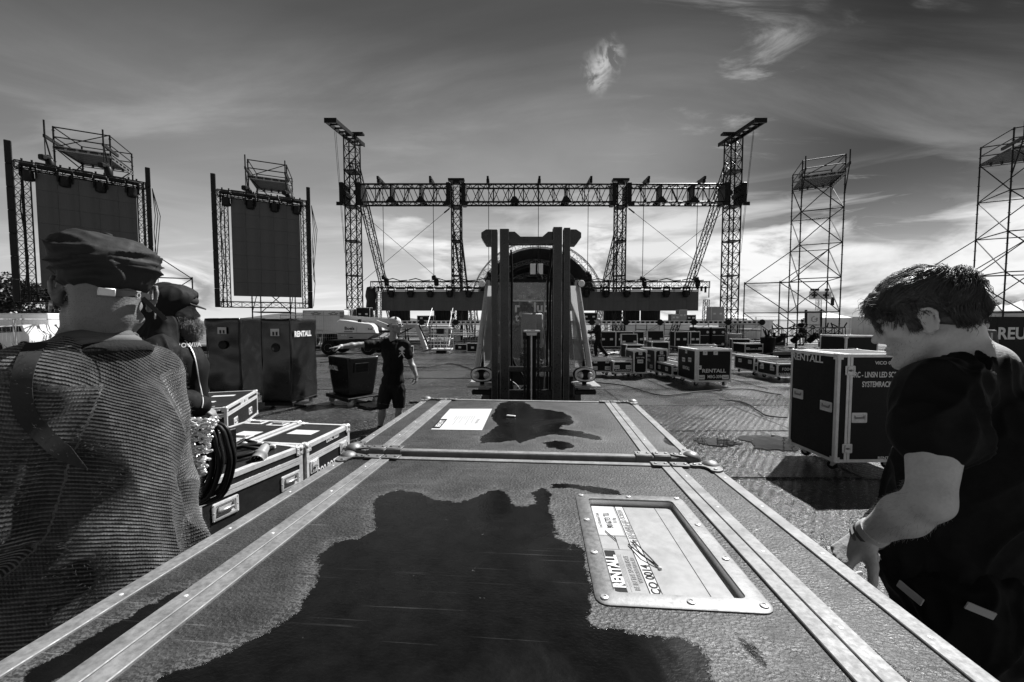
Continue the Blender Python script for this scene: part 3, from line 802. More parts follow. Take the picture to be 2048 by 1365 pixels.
# ------------------------------------------------------------------ stage deck on scaffold
YS = 27.0
sz1, sz0 = gz(642, YS), gz(648, YS)
dk = thing('stage_deck', 'long raised stage deck on scaffold legs with slotted edge beam', 'stage', (0, YS, 0), world=True)
x0, x1 = gx(640, YS), gx(1523, YS)
nb = 13; bw = (x1 - x0) / nb; h = max(.17, sz1 - sz0)
zc = (sz1 + sz0) / 2
for i in range(nb):
    a, b = x0 + bw * i, x0 + bw * (i + 1)
    mb = MB(); slotted_beam(mb, (a + .02, YS, zc), (b - .02, YS, zc), h, .06, .30); mb.ob('edge_beam', 'white_paint', dk)
    MB().box(((a + b) / 2, YS + .1, zc), (bw, .04, h * .8)).ob('fascia', 'steel_black', dk)
for i in range(nb + 1):
    X = x0 + bw * i
    for jy, Y in enumerate((YS + .02, YS + 2.6, YS + 5.2)):
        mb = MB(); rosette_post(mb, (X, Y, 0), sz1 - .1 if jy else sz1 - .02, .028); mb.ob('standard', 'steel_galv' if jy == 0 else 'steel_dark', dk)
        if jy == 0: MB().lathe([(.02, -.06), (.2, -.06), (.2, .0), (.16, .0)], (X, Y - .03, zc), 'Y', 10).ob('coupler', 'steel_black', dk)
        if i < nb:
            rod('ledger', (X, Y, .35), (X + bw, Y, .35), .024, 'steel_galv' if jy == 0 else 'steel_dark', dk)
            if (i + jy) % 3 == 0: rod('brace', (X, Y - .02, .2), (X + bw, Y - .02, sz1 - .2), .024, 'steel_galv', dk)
        if jy: rod('ledger', (X, YS, 1.0), (X, YS + 5.2, 1.0), .024, 'steel_dark', dk)
rod('ledger', (x0, YS - .03, sz0 - .06), (x1, YS - .03, sz0 - .06), .03, 'steel_galv', dk)
nd = 26
for i in range(nd):
    a = x0 + (x1 - x0) * i / nd
    MB().box((a + (x1 - x0) / nd / 2, YS + 5.2, sz1 - .03), ((x1 - x0) / nd - .02, 10.2, .05)).ob('deck_board', 'wood_ply', dk)
# drapes and racks standing on and below the stage
rs = random.Random(11)
def thingy(name, label, cat, c, d, mat, group=None, trim=True, world=True):
    t = thing(name, label, cat, c, group=group, world=False)
    MB().cbox((0, 0, d[2] / 2), d, .02).ob('body', mat, t)
    if trim:
        w, dd, h = d; e = .035
        mb = MB()
        for sx in (-1, 1):
            for sy in (-1, 1): mb.box((sx * w / 2, sy * dd / 2, h / 2), (e, e, h))
            for z in (.02, h - .02): mb.box((sx * w / 2, 0, z), (e, dd, e)); mb.box((0, sx * dd / 2, z), (w, e, e))
        mb.ob('edge_trim', 'alu', t)
        for sx in (-1, 1): MB().box((sx * w * .25, -dd / 2 - .005, h * .5), (.16, .02, .11)).ob('handle', 'alu', t)
    return t
sp = 0
def dep(x, y, Y): return at(x, y, Y)
for (x, w, h, m, tr, dsc) in ((730, .9, .9, 'black_board', True, 'left of the mast on the stage deck'), (853, 1.1, .35, 'black_board', True, 'flat on the deck under the left half of the wide screen'), (1178, 1.0, .55, 'black_board', True, 'on the deck just right of the forklift'), (1347, .5, .45, 'alu_dark', True, 'small pale one on the deck under the wide screen'), (1362, .5, .75, 'grey_paint', True, 'tall pale one on the deck near the right end of the screen'), (1378, .6, .4, 'black_board', True, 'low one on the deck near the right end of the screen'), (1430, .85, .95, 'grey_paint', True, 'large pale one beside the right mast on the deck')):
    thingy('equipment_case', 'equipment case ' + dsc, 'case', (gx(x, 28), 28, sz1), (w, .6, h), m, 'cases on the stage deck', tr)
for i, (x, w, h) in enumerate(((800, 1.6, 1.5), (885, 1.3, 1.3), (925, .9, 1.5), (1225, 1.4, 1.45), (1262, 1.3, 1.45), (1300, 1.5, 1.45))):
    t = thing('black_drape', ['leftmost', 'second', 'third', 'fourth', 'fifth', 'sixth'][i] + ' black drape from the left behind the wide low screen', 'drape', (gx(x, 31.5), 31.5, sz1), group='black drapes at the back of the stage')
    mb = MB(); n = 24; vs = []
    for k in range(n + 1):
        xx = -w / 2 + w * k / n; yy = .06 * math.sin(k * 1.7) + .04 * math.sin(k * 3.1 + i)
        vs += [(xx, yy, 0), (xx, yy, h)]
    mb.add(vs, [(2 * k, 2 * k + 2, 2 * k + 3, 2 * k + 1) for k in range(n)])
    mb.add([(v[0], v[1] + .03, v[2]) for v in vs], [(2 * k + 1, 2 * k + 3, 2 * k + 2, 2 * k) for k in range(n)]); mb.ob('cloth', 'tarp', t, smooth='all')
    MB().tube((-w / 2, 0, h), (w / 2, 0, h), .03).ob('rail', 'steel_dark', t)
# upright loose truss pieces and scaffold stored on the deck
for i, (x, hgt, mt) in enumerate(((748, 2.3, 'steel_dark'), (758, 2.1, 'steel_dark'), (945, 1.5, 'alu_dark'), (1201, 1.6, 'alu'), (1410, 1.5, 'steel_dark'))):
    t = thing('stored_truss', ['first', 'second', 'third', 'fourth', 'fifth'][i] + ' short truss from the left standing upright on the stage deck', 'truss', (gx(x, 29.5), 29.5, sz1), group='short trusses standing on the deck', world=True)
    truss(t, (gx(x, 29.5), 29.5, sz1), (gx(x, 29.5) + .05, 29.5, sz1 + hgt), .3, .3, mt, .025, .014, .3)
t = thing('cloth_bundle', 'dark cloth bundle draped over a stand beside the left mast', 'cloth bundle', (gx(775 - 28, 29), 28.6, sz1))
MB().lathe([(.30, 0), (.34, .3), (.30, .7), (.38, 1.0), (.33, 1.35), (.26, 1.62), (.05, 1.68)], (0, 0, .7), n=11).ob('cloth', 'tarp', t, smooth='all')
mb = MB()
for s in (-1, 1): mb.tube((s * .2, 0, 0), (s * .1, 0, .8), .03)
mb.ob('stand', 'steel_dark', t)
# stairs in front of the stage
st = thing('stage_stairs', 'open metal stairs with rails leading up behind the lift basket', 'stairs', (gx(890, 26), 26, 0), world=True)
for k in range(7):
    MB().box((gx(880, 26), 25.2 + k * .26, .2 + k * .2), (1.3, .26, .04)).ob('step', 'alu', st)
for s in (-1, 1):
    X = gx(880, 26) + s * .68
    rod('handrail', (X, 25.0, 1.1), (X, 27.0, 2.5), .022, 'alu_dark', st); rod('handrail', (X, 25.0, 0), (X, 25.0, 1.1), .022, 'alu_dark', st); rod('stringer', (X, 25.0, .1), (X, 27.0, 1.5), .03, 'alu_dark', st)
# stacked scaffold frames under the left part of the stage
for i, (x, z) in enumerate(((838, .2), (838, .75), (905, .2), (925, .7), (790, .3))):
    t = thing('pipe_stillage', ['lower left', 'upper left', 'lower middle', 'upper right', 'leftmost'][i] + ' stillage of scaffold pipes under the stage left of the forklift', 'stillage', (gx(x, 26.4), 26.4, 0 if i in (0, 2, 4) else .62), group='stillages of scaffold pipes')
    mb = MB()
    for k in range(10): mb.tube((-1.1, .1 * (k % 5) - .2, .14 + .12 * (k // 5)), (1.1, .1 * (k % 5) - .2, .14 + .12 * (k // 5)), .03, 6)
    mb.ob('pipes', 'steel_galv', t, kind='stuff')
    mb = MB()
    for sx in (-1, 1):
        for sy in (-1, 1): mb.box((sx * .8, sy * .32, .3), (.05, .05, .6))
        mb.box((sx * .8, 0, .05), (.05, .7, .06))
    mb.ob('frame', 'steel_dark', t)
t = thing('grey_tarpaulin', 'pale rectangular cover tied to the scaffold under the stage', 'cover', (gx(910, 26.8), 26.8, 0), world=True)
a, b = at(896, 659, 26.8), at(921, 683, 26.8)
MB().cbox(((a.x + b.x) / 2, 26.8, (a.z + b.z) / 2), (b.x - a.x, .06, a.z - b.z), .03).ob('sheet', 'grey_light', t)
# speaker stack black on the right of the stage front
for i, x in enumerate((1399, 1429)):
    p = gr(x, 697); Y = 23.5; h = at(x, 654, Y).z; wd = 29 / F * Y
    t = thing('speaker_stack', ['left', 'right'][i] + ' tall black speaker block standing before the right mast', 'speaker stack', (gx(x, Y), Y, 0), group='black speaker blocks before the right mast')
    MB().cbox((0, 0, h / 2), (wd, .9, h - .04), .05).ob('cabinet', 'black_plastic', t)
    for k in range(3):
        MB().box((0, -.46, .3 + k * .55), (wd * .8, .02, .02)).ob('strap', 'alu', t)
    for s in (-1, 1):
        for z in (.35, h - .3): MB().lathe([(.07, 0), (.07, .03), (.02, .04)], (s * wd * .3, -.45, z), 'Y', 10, Matrix.Rotation(math.pi, 3, 'Z')).ob('catch', 'alu', t)
# ------------------------------------------------------------------ flight cases
def ring(mb, w, h, bw, t, n0=0.0, r=.012):
    """rounded rectangular frame in the (x,y) plane with opening, thickness t along z"""
    def rr(w, h, r, k=4):
        out = []
        for cx, cy, a0 in ((w / 2 - r, h / 2 - r, 0), (-w / 2 + r, h / 2 - r, 90), (-w / 2 + r, -h / 2 + r, 180), (w / 2 - r, -h / 2 + r, 270)):
            out += [(cx + r * math.cos(R(a0 + 90 * i / k)), cy + r * math.sin(R(a0 + 90 * i / k))) for i in range(k + 1)]
        return out
    o = rr(w, h, r); i = rr(w - 2 * bw, h - 2 * bw, r * .5); n = len(o); e = min(bw * .3, t)
    o2 = rr(w - 2 * e, h - 2 * e, r * .8)
    vs = [(x, y, n0) for x, y in o] + [(x, y, n0 + t * .5) for x, y in o] + [(x, y, n0 + t) for x, y in o2] + [(x, y, n0 + t) for x, y in i] + [(x, y, n0) for x, y in i]
    fs = []
    for k in range(4): fs += [(k * n + j, k * n + (j + 1) % n, (k + 1) * n + (j + 1) % n, (k + 1) * n + j) for j in range(n)]
    return mb.add(vs, fs)
def rivet(mb, x, y, z, r=.0045, h=.0025): return mb.lathe([(r, 0), (r * .8, h * .7), (r * .3, h)], (x, y, z), n=8)

def _handle():
    mb = MB(); ring(mb, .172, .112, .020, .006); mb.box((0, 0, .0008), (.14, .08, .0015))
    for x in (-.078, .078):
        for y in (-.048, 0, .048): rivet(mb, x, y, .006, .004)
    ring(mb, .128, .07, .006, .004, .0)
    return mb.mesh('handle_plate', 'alu', True)
def _grip():
    mb = MB(); mb.cbox((0, -.004, .010), (.105, .020, .014), .006)
    for s in (-1, 1): mb.beam((s * .05, -.004, .008), (s * .05, .024, .004), .008, .006)
    return mb.mesh('grip', 'alu_dark', True)
def _latch():
    mb = MB(); ring(mb, .112, .104, .016, .006); mb.box((0, 0, .001), (.09, .08, .002))
    for x in (-.048, .048):
        for y in (-.044, .044): rivet(mb, x, y, .006, .004)
    mb.box((0, .022, .006), (.05, .035, .008)); mb.box((0, -.02, .005), (.06, .03, .006)); mb.box((-.03, .0, .006), (.006, .06, .008)); mb.box((.03, 0, .006), (.006, .06, .008))
    return mb.mesh('latch_plate', 'alu', True)
def _key():
    mb = MB(); mb.lathe([(.012, 0), (.012, .008), (.006, .01)], (0, 0, .006), n=10)
    for s in (-1, 1): mb.lathe([(.010, -.002), (.010, .002)], (s * .014, 0, .016), 'Y', 10)
    return mb.mesh('butterfly_key', 'alu_worn', True)
def _wheel():
    return MB().lathe([(.012, -.02), (.045, -.018), (.05, -.012), (.05, .012), (.045, .018), (.012, .02)], (0, 0, 0), 'X', 14).mesh('wheel', 'rubber', True)
def _fork():
    mb = MB(); mb.box((0, 0, .118), (.10, .085, .006)); mb.lathe([(.03, .09), (.032, .115)], n=12)
    for s in (-1, 1): mb.add([(s * .026, -.03, .1), (s * .026, .035, .1), (s * .026, .045, .045), (s * .026, .02, .04), (s * .03, -.03, .1), (s * .03, .035, .1), (s * .03, .045, .045), (s * .03, .02, .04)], [(0, 1, 2, 3), (7, 6, 5, 4), (0, 4, 5, 1), (1, 5, 6, 2), (2, 6, 7, 3), (3, 7, 4, 0)])
    mb.tube((-.034, .03, .052), (.034, .03, .052), .007, 6)
    return mb.mesh('caster_fork', 'steel_galv', True)
H_, G_, L_, K_, WH_, FK_ = _handle(), _grip(), _latch(), _key(), _wheel(), _fork()
CORN = {}
def corner_mesh(sx, sy, sz):
    k = (sx, sy, sz)
    if k in CORN: return CORN[k]
    mb = MB(); r = .024
    # ball pressed in the corner
    prof = []
    for i in range(7):
        a = math.pi * i / 6; prof.append((r * math.sin(a) + 1e-4, r * math.cos(a)))
    mb.lathe(prof, (-sx * r * .55, -sy * r * .55, -sz * r * .55), n=12)
    fl, t = .062, .0035
    for ax in range(3):
        c = [0, 0, 0]; d = [0, 0, 0]; s = (sx, sy, sz)
        for q in range(3):
            if q == ax: c[q] = s[q] * t * .5; d[q] = t
            else: c[q] = -s[q] * fl / 2 + s[q] * .002; d[q] = fl
        mb.cbox(c, d, .0012)
        for (u, v) in ((.75, .28), (.28, .75), (.75, .75)):
            p = [0, 0, 0]; o = [q for q in range(3) if q != ax]; p[ax] = s[ax] * (t + .001); p[o[0]] = -s[o[0]] * fl * u; p[o[1]] = -s[o[1]] * fl * v
            dd = [.009, .009, .009]; dd[ax] = .003; mb.cbox(p, dd, .002)
    CORN[k] = mb.mesh('corner', 'alu', True); return CORN[k]

def fcase(label, pos, rotz, dims, cast=.0, mat='black_board', handles=(), latches=(), texts=(), seam=None, vseam=None, name='flight_case', group=None, trim='alu', open_lid=None, ew=.032, paper=()):
    w, d, h = dims; t = thing(name, label, 'flight case', pos, rotz, group)
    z0 = cast; zc = z0 + h / 2
    MB().box((0, 0, zc), (w - .004, d - .004, h - .004)).ob('body', mat, t)
    FR = {'F': (Vector((0, -d / 2, zc)), Vector((1, 0, 0)), Vector((0, 0, 1)), w, h), 'B': (Vector((0, d / 2, zc)), Vector((-1, 0, 0)), Vector((0, 0, 1)), w, h),
          'L': (Vector((-w / 2, 0, zc)), Vector((0, -1, 0)), Vector((0, 0, 1)), d, h), 'R': (Vector((w / 2, 0, zc)), Vector((0, 1, 0)), Vector((0, 0, 1)), d, h),
          'T': (Vector((0, 0, z0 + h)), Vector((1, 0, 0)), Vector((0, 1, 0)), w, d)}
    th = .003
    # angle profiles on the twelve edges
    for sy in (-1, 1):
        for sz in (-1, 1):
            mb = MB(); mb.box((0, sy * (d / 2), zc + sz * (h / 2 - ew / 2)), (w, th * 2, ew)); mb.box((0, sy * (d / 2 - ew / 2 - .002), zc + sz * (h / 2)), (w, ew, th * 2 - .0004)); mb.ob('edge_profile', trim, t)
    for sx in (-1, 1):
        for sz in (-1, 1):
            mb = MB(); mb.box((sx * (w / 2), 0, zc + sz * (h / 2 - ew / 2)), (th * 2 - .0006, d - ew, ew)); mb.box((sx * (w / 2 - ew / 2 - .002), 0, zc + sz * (h / 2)), (ew, d - 2 * ew, th * 2 - .0008)); mb.ob('edge_profile', trim, t)
        for sy in (-1, 1):
            mb = MB(); mb.box((sx * (w / 2 - ew / 2), sy * (d / 2), zc), (ew, th * 2 + .0006, h - 2 * ew)); mb.box((sx * (w / 2), sy * (d / 2 - ew / 2), zc), (th * 2 + .0004, ew, h - 2 * ew)); mb.ob('edge_profile', trim, t)
    for s in [(a, b, c) for a in (-1, 1) for b in (-1, 1) for c in (-1, 1)]:
        inst('corner', corner_mesh(*s), t, loc=(s[0] * (w / 2 + .003), s[1] * (d / 2 + .003), zc + s[2] * (h / 2 + .003)))
    if seam is not None:       # lid line running round the case
        zs = z0 + seam
        for dz in (-.014, .014):
            mb = MB()
            for s in (-1, 1): mb.box((0, s * d / 2, zs + dz), (w - .002, .0075, .024)); mb.box((s * w / 2, 0, zs + dz), (.0077, d - .002, .024))
            mb.ob('lid_profile', trim, t)
    if vseam is not None:      # door line across front, top and back
        for dx in (-.017, .017):
            mb = MB(); x = vseam + dx; mb.box((x, -d / 2, zc), (.028, .0078, h - .002)); mb.box((x, 0, z0 + h), (.028, d - .002, .0074)); mb.box((x, d / 2, zc), (.028, .0078, h)); mb.ob('door_profile', trim, t)
    def put(f, u, v, me, nm, par=t, lift=.0):
        O, U, V, _, _ = FR[f]; N = U.cross(V); return inst(nm, me, par, frame(O + U * u + V * v + N * (lift + .0005), U, V))
    for (f, u, v) in handles:
        a = put(f, u, v, H_, 'handle'); g = inst('grip', G_, a)
    for (f, u, v) in latches:
        a = put(f, u, v, L_, 'latch', lift=.004); g = inst('butterfly_key', K_, a)
    for (f, u, v, size, s, sx) in texts:
        O, U, V, _, _ = FR[f]; N = U.cross(V)
        text(s, size, t, O + U * u + V * v + N * .0004, U, V, sx)
    for (f, u, v, pw, ph) in paper:
        O, U, V, _, _ = FR[f]; N = U.cross(V); mw = frame(O + U * u + V * v + N * .001, U, V)
        inst('paper_label', MB().box((0, 0, 0), (pw, ph, .0016)).mesh('paper_label', 'paper'), t, mw)
    if cast:
        for sx in (-1, 1):
            for sy in (-1, 1):
                a = inst('caster', FK_, t, Matrix.Translation((sx * (w / 2 - .11), sy * (d / 2 - .11), cast - .122)) @ Matrix.Rotation(random.uniform(0, 6), 4, 'Z'))
                inst('wheel', WH_, a, loc=(0, .03, .051))
    if open_lid is not None:
        lh = open_lid
        a = MB(); a.cbox((0, 0, lh / 2), (w, .03, lh), .004); rot = Matrix.Rotation(R(-8), 3, 'X')
        mb = MB(); mb.box(rot @ Vector((0, 0, lh / 2)) + Vector((0, d / 2, z0 + h)), (w - .01, .12, lh - .01), rot); lid = mb.ob('open_lid', mat, t)
        mb = MB()
        for s in (-1, 1):
            mb.box(rot @ Vector((s * (w / 2 - .015), 0, lh / 2)) + Vector((0, d / 2, z0 + h)), (.034, .126, lh), rot); mb.box(rot @ Vector((0, 0, lh / 2 + s * (lh / 2 - .015))) + Vector((0, d / 2, z0 + h)), (w, .128, .034), rot)
        mb.ob('lid_trim', trim, lid)
        for s in (-1, 1): MB().box(rot @ Vector((s * w * .33, -.066, lh * .2)) + Vector((0, d / 2, z0 + h)), (.12, .01, .07), rot).ob('lid_catch', 'alu', lid)
    return t

# --- the big case at the right beside the young man
c0, c1 = Vector((3.60, 4.43, 0)), Vector((3.50, 5.14, 0))
fcase('tall black flight case lettered URC LINSN LED SCREEN beside the young man', (3.545 + .405, 4.80, 0), R(1.2), (.84, .72, 1.19), .14,
      handles=(('L', .22, -.0), ('L', -.22, .06), ('F', -.16, -.10)), latches=(('F', -.285, .42), ('F', -.285, -.44)),
      texts=(('L', -.10, .515, .115, 'RENTALL', 1.05), ('F', .12, .50, .05, 'VICO 0016', 1.1), ('F', .10, .37, .085, 'URC - LINSN LED SCREEN GRID', .62), ('F', .11, .265, .085, 'SYSTEMRACK LARGE', .64), ('F', .17, -.55, .042, 'RENTALL', 1.2)), vseam=-.285)

CM = 'flight cases standing right of the forklift'
def fc_px(label, xl, xr, ybot, Y, top_y, d, rotz, **k):
    """place a case by its front face: pixel columns xl..xr at depth Y"""
    a, b = (xl - CX) / F * Y, (xr - CX) / F * Y; w = (b - a) / max(.2, math.cos(rotz)); cast = k.pop('cast', .14)
    h = at(CX, top_y, Y).z - cast
    ux = Vector((math.cos(rotz), math.sin(rotz), 0)); uy = Vector((-math.sin(rotz), math.cos(rotz), 0))
    p = Vector((a, Y, 0)) + ux * (w / 2) + uy * (d / 2)
    return fcase(label, p, rotz, (w, d, h), cast, **k)
fc_px('black RENTALL case lettered MBG-3096 standing out in front of its row', 1392, 1466, 768, 10.35, 699, 1.0, R(2), handles=(('F', -.30, -.30), ('F', .32, -.30), ('L', .2, .12), ('L', -.15, .09)), latches=(('F', -.22, .32), ('F', .05, .32), ('F', -.36, -.05), ('L', .0, .32)), texts=(('F', .02, -.14, .13, 'RENTALL', 1.15), ('F', .06, -.29, .11, 'MBG-3096', .85), ('L', 0, -.12, .12, 'RENTALL', .8)), vseam=-.40, seam=.80, group=CM)
fc_px('low flight case at the far left of the row next to the forklift', 1182, 1225, 752, 12.3, 721, .6, R(2), handles=(('F', -.2, -.06), ('F', .2, -.06)), latches=(('F', -.18, .14), ('F', .18, .14)), seam=.38, group=CM)
fc_px('low case lettered STEEL 50CM 7.5CM between a low case and a tall one', 1227, 1266, 754, 12.1, 723, .6, R(1), handles=(('F', -.18, .0), ('F', .18, 0)), texts=(('F', 0, -.10, .07, '40x ROUNDSLING', .8), ('F', 0, -.18, .07, 'STEEL 50CM 7.5CM', .75), ('F', 0, .20, .04, 'RIGG 0081', 1)), seam=.40, group=CM)
fc_px('narrow upright case with one centre handle, left of a broader upright case', 1268, 1295, 752, 12.0, 702, .85, R(0), handles=(('F', 0, .02), ('L', .1, .1)), latches=(('F', 0, .26),), texts=(('F', 0, .13, .05, 'LGHT 0786', 1),), seam=.66, group=CM)
fc_px('upright case with lettering on two sides, standing askew beside the narrow one', 1311, 1338, 750, 12.4, 700, .95, R(9), handles=(('F', .0, .05), ('L', .25, -.2), ('L', -.25, -.2)), latches=(('F', 0, .24),), texts=(('F', 0, .15, .05, 'DIMP 0738', 1), ('L', 0, .12, .10, '12 ROBIN', .9), ('L', 0, -.02, .10, 'POINTES', .9)), seam=.66, group=CM)
fc_px('low case with two side handles directly left of the MBG-3096 case', 1346, 1384, 752, 11.4, 730, 1.3, R(4), handles=(('L', .3, .0), ('L', -.2, 0)), latches=(('F', -.18, .02),), texts=(('L', 0, .15, .06, 'KABL 0044', 1),), seam=.30, group=CM)
fc_px('low case half hidden behind the MBG-3096 case', 1350, 1385, 745, 13.0, 719, .8, R(2), handles=(('F', 0, 0),), seam=.30, group=CM)
fc_px('open flight case with its lid raised behind the narrow upright case', 1253, 1288, 705, 16.6, 690, .7, R(3), open_lid=.42, handles=(('F', -.2, 0), ('F', .2, 0)), texts=(('F', 0, -.1, .07, 'CHAINMASTER', .8),), group='open flight cases before the stage')
fc_px('open flight case with its lid raised behind the askew upright case', 1304, 1339, 705, 17.0, 684, .7, R(-2), open_lid=.45, handles=(('F', -.2, 0), ('F', .2, 0)), group='open flight cases before the stage')
fc_px('long dark case right of the MBG-3096 case, farther back of two', 1510, 1560, 757, 12.4, 714, 1.0, R(3), handles=(('L', .3, .05), ('L', -.2, .05), ('F', -.3, .0)), latches=(('F', -.2, .12),), group=CM, seam=.42)
fc_px('low case lettered CHAINMASTER behind the tall LED screen case', 1557, 1625, 765, 11.3, 728, .85, R(3), handles=(('L', .22, .02), ('L', -.22, .02)), latches=(('L', .2, .12), ('L', -.2, .12)), texts=(('F', -.20, .02, .11, 'F DO+', .8), ('F', -.18, -.12, .11, 'CHAINMASTER', .7)), seam=.40, group=CM)
fc_px('long low case farther back under the right end of the stage', 1491, 1528, 700, 19.5, 688, 1.0, R(2), cast=.12, handles=(('F', -.3, 0), ('F', .3, 0)), texts=(('F', 0, -.03, .09, 'KRAMER FIL-8', .8),), group='cases farther back on the right')
fc_px('slanting black case with a white sticker behind the tall LED screen case', 1693, 1762, 704, 9.0, 672, .7, R(4), cast=.14, texts=(('F', .05, -.02, .08, 'COLORADO PXL 16', .7),), paper=(('F', -.18, .14, .12, .07), ('F', -.25, .30, .16, .08)), group='cases farther back on the right')
# row of dark cases under the stage front
for i, (x, w, z) in enumerate(((1196, 32, 0), (1229, 34, 0), (1264, 20, 0), (1345, 26, 0), (1376, 18, 0))):
    Y = 22.5; a = gx(x, Y); b = gx(x + w, Y)
    thingy('dark_case', ['first', 'second', 'third', 'fourth', 'fifth'][i] + ' dark case from the left in the row against the stage front', 'case', ((a + b) / 2, Y, .25), (b - a, .7, .85), 'black_board', 'dark cases against the stage front')
for i, (x, w) in enumerate(((1196, 80), (1345, 60))):
    Y = 22.4; t = thing('wheeled_dolly', ['left', 'right'][i] + ' low dolly under the dark cases by the stage', 'dolly', (gx(x + w / 2, Y), Y, 0), group='dollies under the dark cases')
    MB().box((0, 0, .2), (w / F * Y, .75, .08)).ob('board', 'steel_dark', t)
    for s in (-1, 1):
        for q in (-1, 1): MB().lathe([(.08, -.025), (.08, .025)], (s * w / F * Y * .4, q * .3, .08), 'X', 10).ob('wheel', 'rubber', t)
# piles on the ground behind the cases
def pipe_pile(label, x, y, n, L, rot, z=0.0):
    p = gr(x, y); t = thing('scaffold_pile', label, 'scaffold pile', (p.x, p.y, z), R(rot), group='piles of scaffold parts on the ground'); rs = random.Random(int(x))
    for i in range(n):
        yy = (i % 5) * .16 - .3; zz = .05 + .07 * (i // 5); dx = rs.uniform(-.2, .2)
        MB().tube((-L / 2 + dx, yy, zz), (L / 2 + dx, yy + rs.uniform(-.1, .1), zz + .02), .026, 6).ob('scaffold_tube', 'steel_galv' if i % 3 else 'steel_dark', t)
        mb = MB(); mb.tube((L / 2 + dx - .1, yy, zz - .03), (L / 2 + dx - .1, yy, zz + .12), .04, 6); mb.ob('coupler', 'steel_dark', t)
pipe_pile('pile of scaffold tubes on the ground just left of the tall LED screen case', 1590, 712, 12, 2.6, 8)
pipe_pile('pile of scaffold tubes lying farther back under the whole scaffold tower', 1640, 700, 10, 3.0, -6)
pipe_pile('small heap of metal clamps on the ground right of the walking man', 1222, 710, 8, .8, 20)
pipe_pile('small heap of metal clamps beside the forklift cab', 1186, 708, 5, .5, -30)
p = gr(1535, 704); t = thing('wheeled_bin', 'dark open barrel standing at the foot of the whole scaffold tower', 'barrel', (p.x, p.y, 0))
MB().lathe([(.26, 0), (.34, .35), (.36, .75), (.38, .78), (.34, .78), (.32, .4)], n=14).ob('drum', 'black_plastic', t, smooth=True)
mb = MB(); rs = random.Random(2)
for i in range(9): mb.tube((rs.uniform(-.15, .15), rs.uniform(-.15, .15), .5), (rs.uniform(-.35, .35), rs.uniform(-.3, .3), rs.uniform(.9, 1.25)), .03, 5)
mb.ob('rods', 'steel_dark', t, kind='stuff')
# lighting truss lying ready under the whole tower
a, b = at(1545, 662, 24.0), at(1688, 660, 22.6)
t = thing('ground_truss', 'long low truss with lights waiting on stands under the whole scaffold tower', 'lighting truss', (a.x, a.y, 0), world=True)
truss(t, (a.x, a.y, a.z - .1), (b.x, b.y, b.z - .1), .5, .45, SB, .035, .018, .5)
for f in (.03, .35, .7, .97):
    c = a.lerp(b, f); MB().beam((c.x, c.y, 0), (c.x, c.y, a.z - .1), .08).ob('support', 'steel_dark', t)
mb = MB(); rs = random.Random(9)
for i in range(14):
    c = a.lerp(b, i / 13); mb.tube((c.x, c.y, c.z + .15), (c.x + rs.uniform(-.4, .4), c.y, c.z + rs.uniform(.25, .45)), .035, 5)
mb.ob('loose_cables', 'cable', t, kind='stuff')
for i in range(4):
    c = a.lerp(b, .15 + .23 * i)
    place_copy(MOV, (c.x, c.y - .2, c.z - .25), .3, ords[i] + ' light from the left on the truss waiting under the scaffold tower', 'lights on the waiting truss', tilt=.9, scale=1.0)

# ------------------------------------------------------------------ cases on the left
GL = 'flight cases grouped left of the big case'
def fc_edge(label, A, B, top, w, h, cast=0, **k):
    """case whose right-hand long face has its top edge from A (far) to B (near), case body extends to the left"""
    A, B = Vector((A[0], A[1], 0)), Vector((B[0], B[1], 0)); d = (A - B).length; dy = (A - B).normalized()
    rz = math.atan2(dy.y, dy.x) - math.pi / 2; ux = Vector((math.cos(rz), math.sin(rz), 0))
    c = (A + B) / 2 - ux * (w / 2); k.setdefault('group', GL)
    return fcase(label, (c.x, c.y, top - h - cast), rz, (w, d, h), cast, **k)
A = gr(604, 893, .75); B = gr(390, 975, .75)
PIRO = fc_edge('long dark flight case lettered PIRO 0247 with a cable coil on its lid', A, B, .75, .80, .60, .15, seam=.50, handles=(('R', .28, .08), ('R', -.22, .10)), texts=(('R', .05, .20, .07, 'PIRO 0247', .9),), mat='case_grey')
pA, pB = A.copy(), B.copy()
A2 = gr(698, 850, .75); B2 = gr(612, 891, .75)
fc_edge('flight case lettered CO2 BOTTLE with a wet lid', A2, B2, .75, .46, .58, .15, seam=.46, latches=(('R', -.22, .10), ('R', .20, .12)), texts=(('R', .0, .02, .10, 'CO2 BOTTLE', .62), ('R', .05, .245, .045, 'LOSC 0221', .9)), mat='case_grey', paper=(('T', -.02, .02, .22, .13),))
fc_edge('flat flight case with recessed plates in its lid beside the CO2 BOTTLE case', (A2.x - .50, A2.y + .12), (B2.x - .50, B2.y + .05), .75, .52, .58, .15, seam=.46, mat='case_grey', handles=(('T', -.12, .25), ('T', .12, .22), ('T', .1, -.2)), paper=(('T', .08, -.10, .18, .14),))
A3, B3 = gr(514, 781, .52), gr(453, 816, .52)
fc_edge('dark flight case behind the hooded man lettered KABL 0090', A3, B3, .52, 1.3, .40, .12, seam=.30, handles=(('R', -.38, -.06), ('R', .32, -.06)), texts=(('R', .05, .14, .08, 'KABL 0090', 1),), mat='case_grey', paper=(('T', .3, .3, .3, .12), ('T', .2, -.2, .3, .1)))
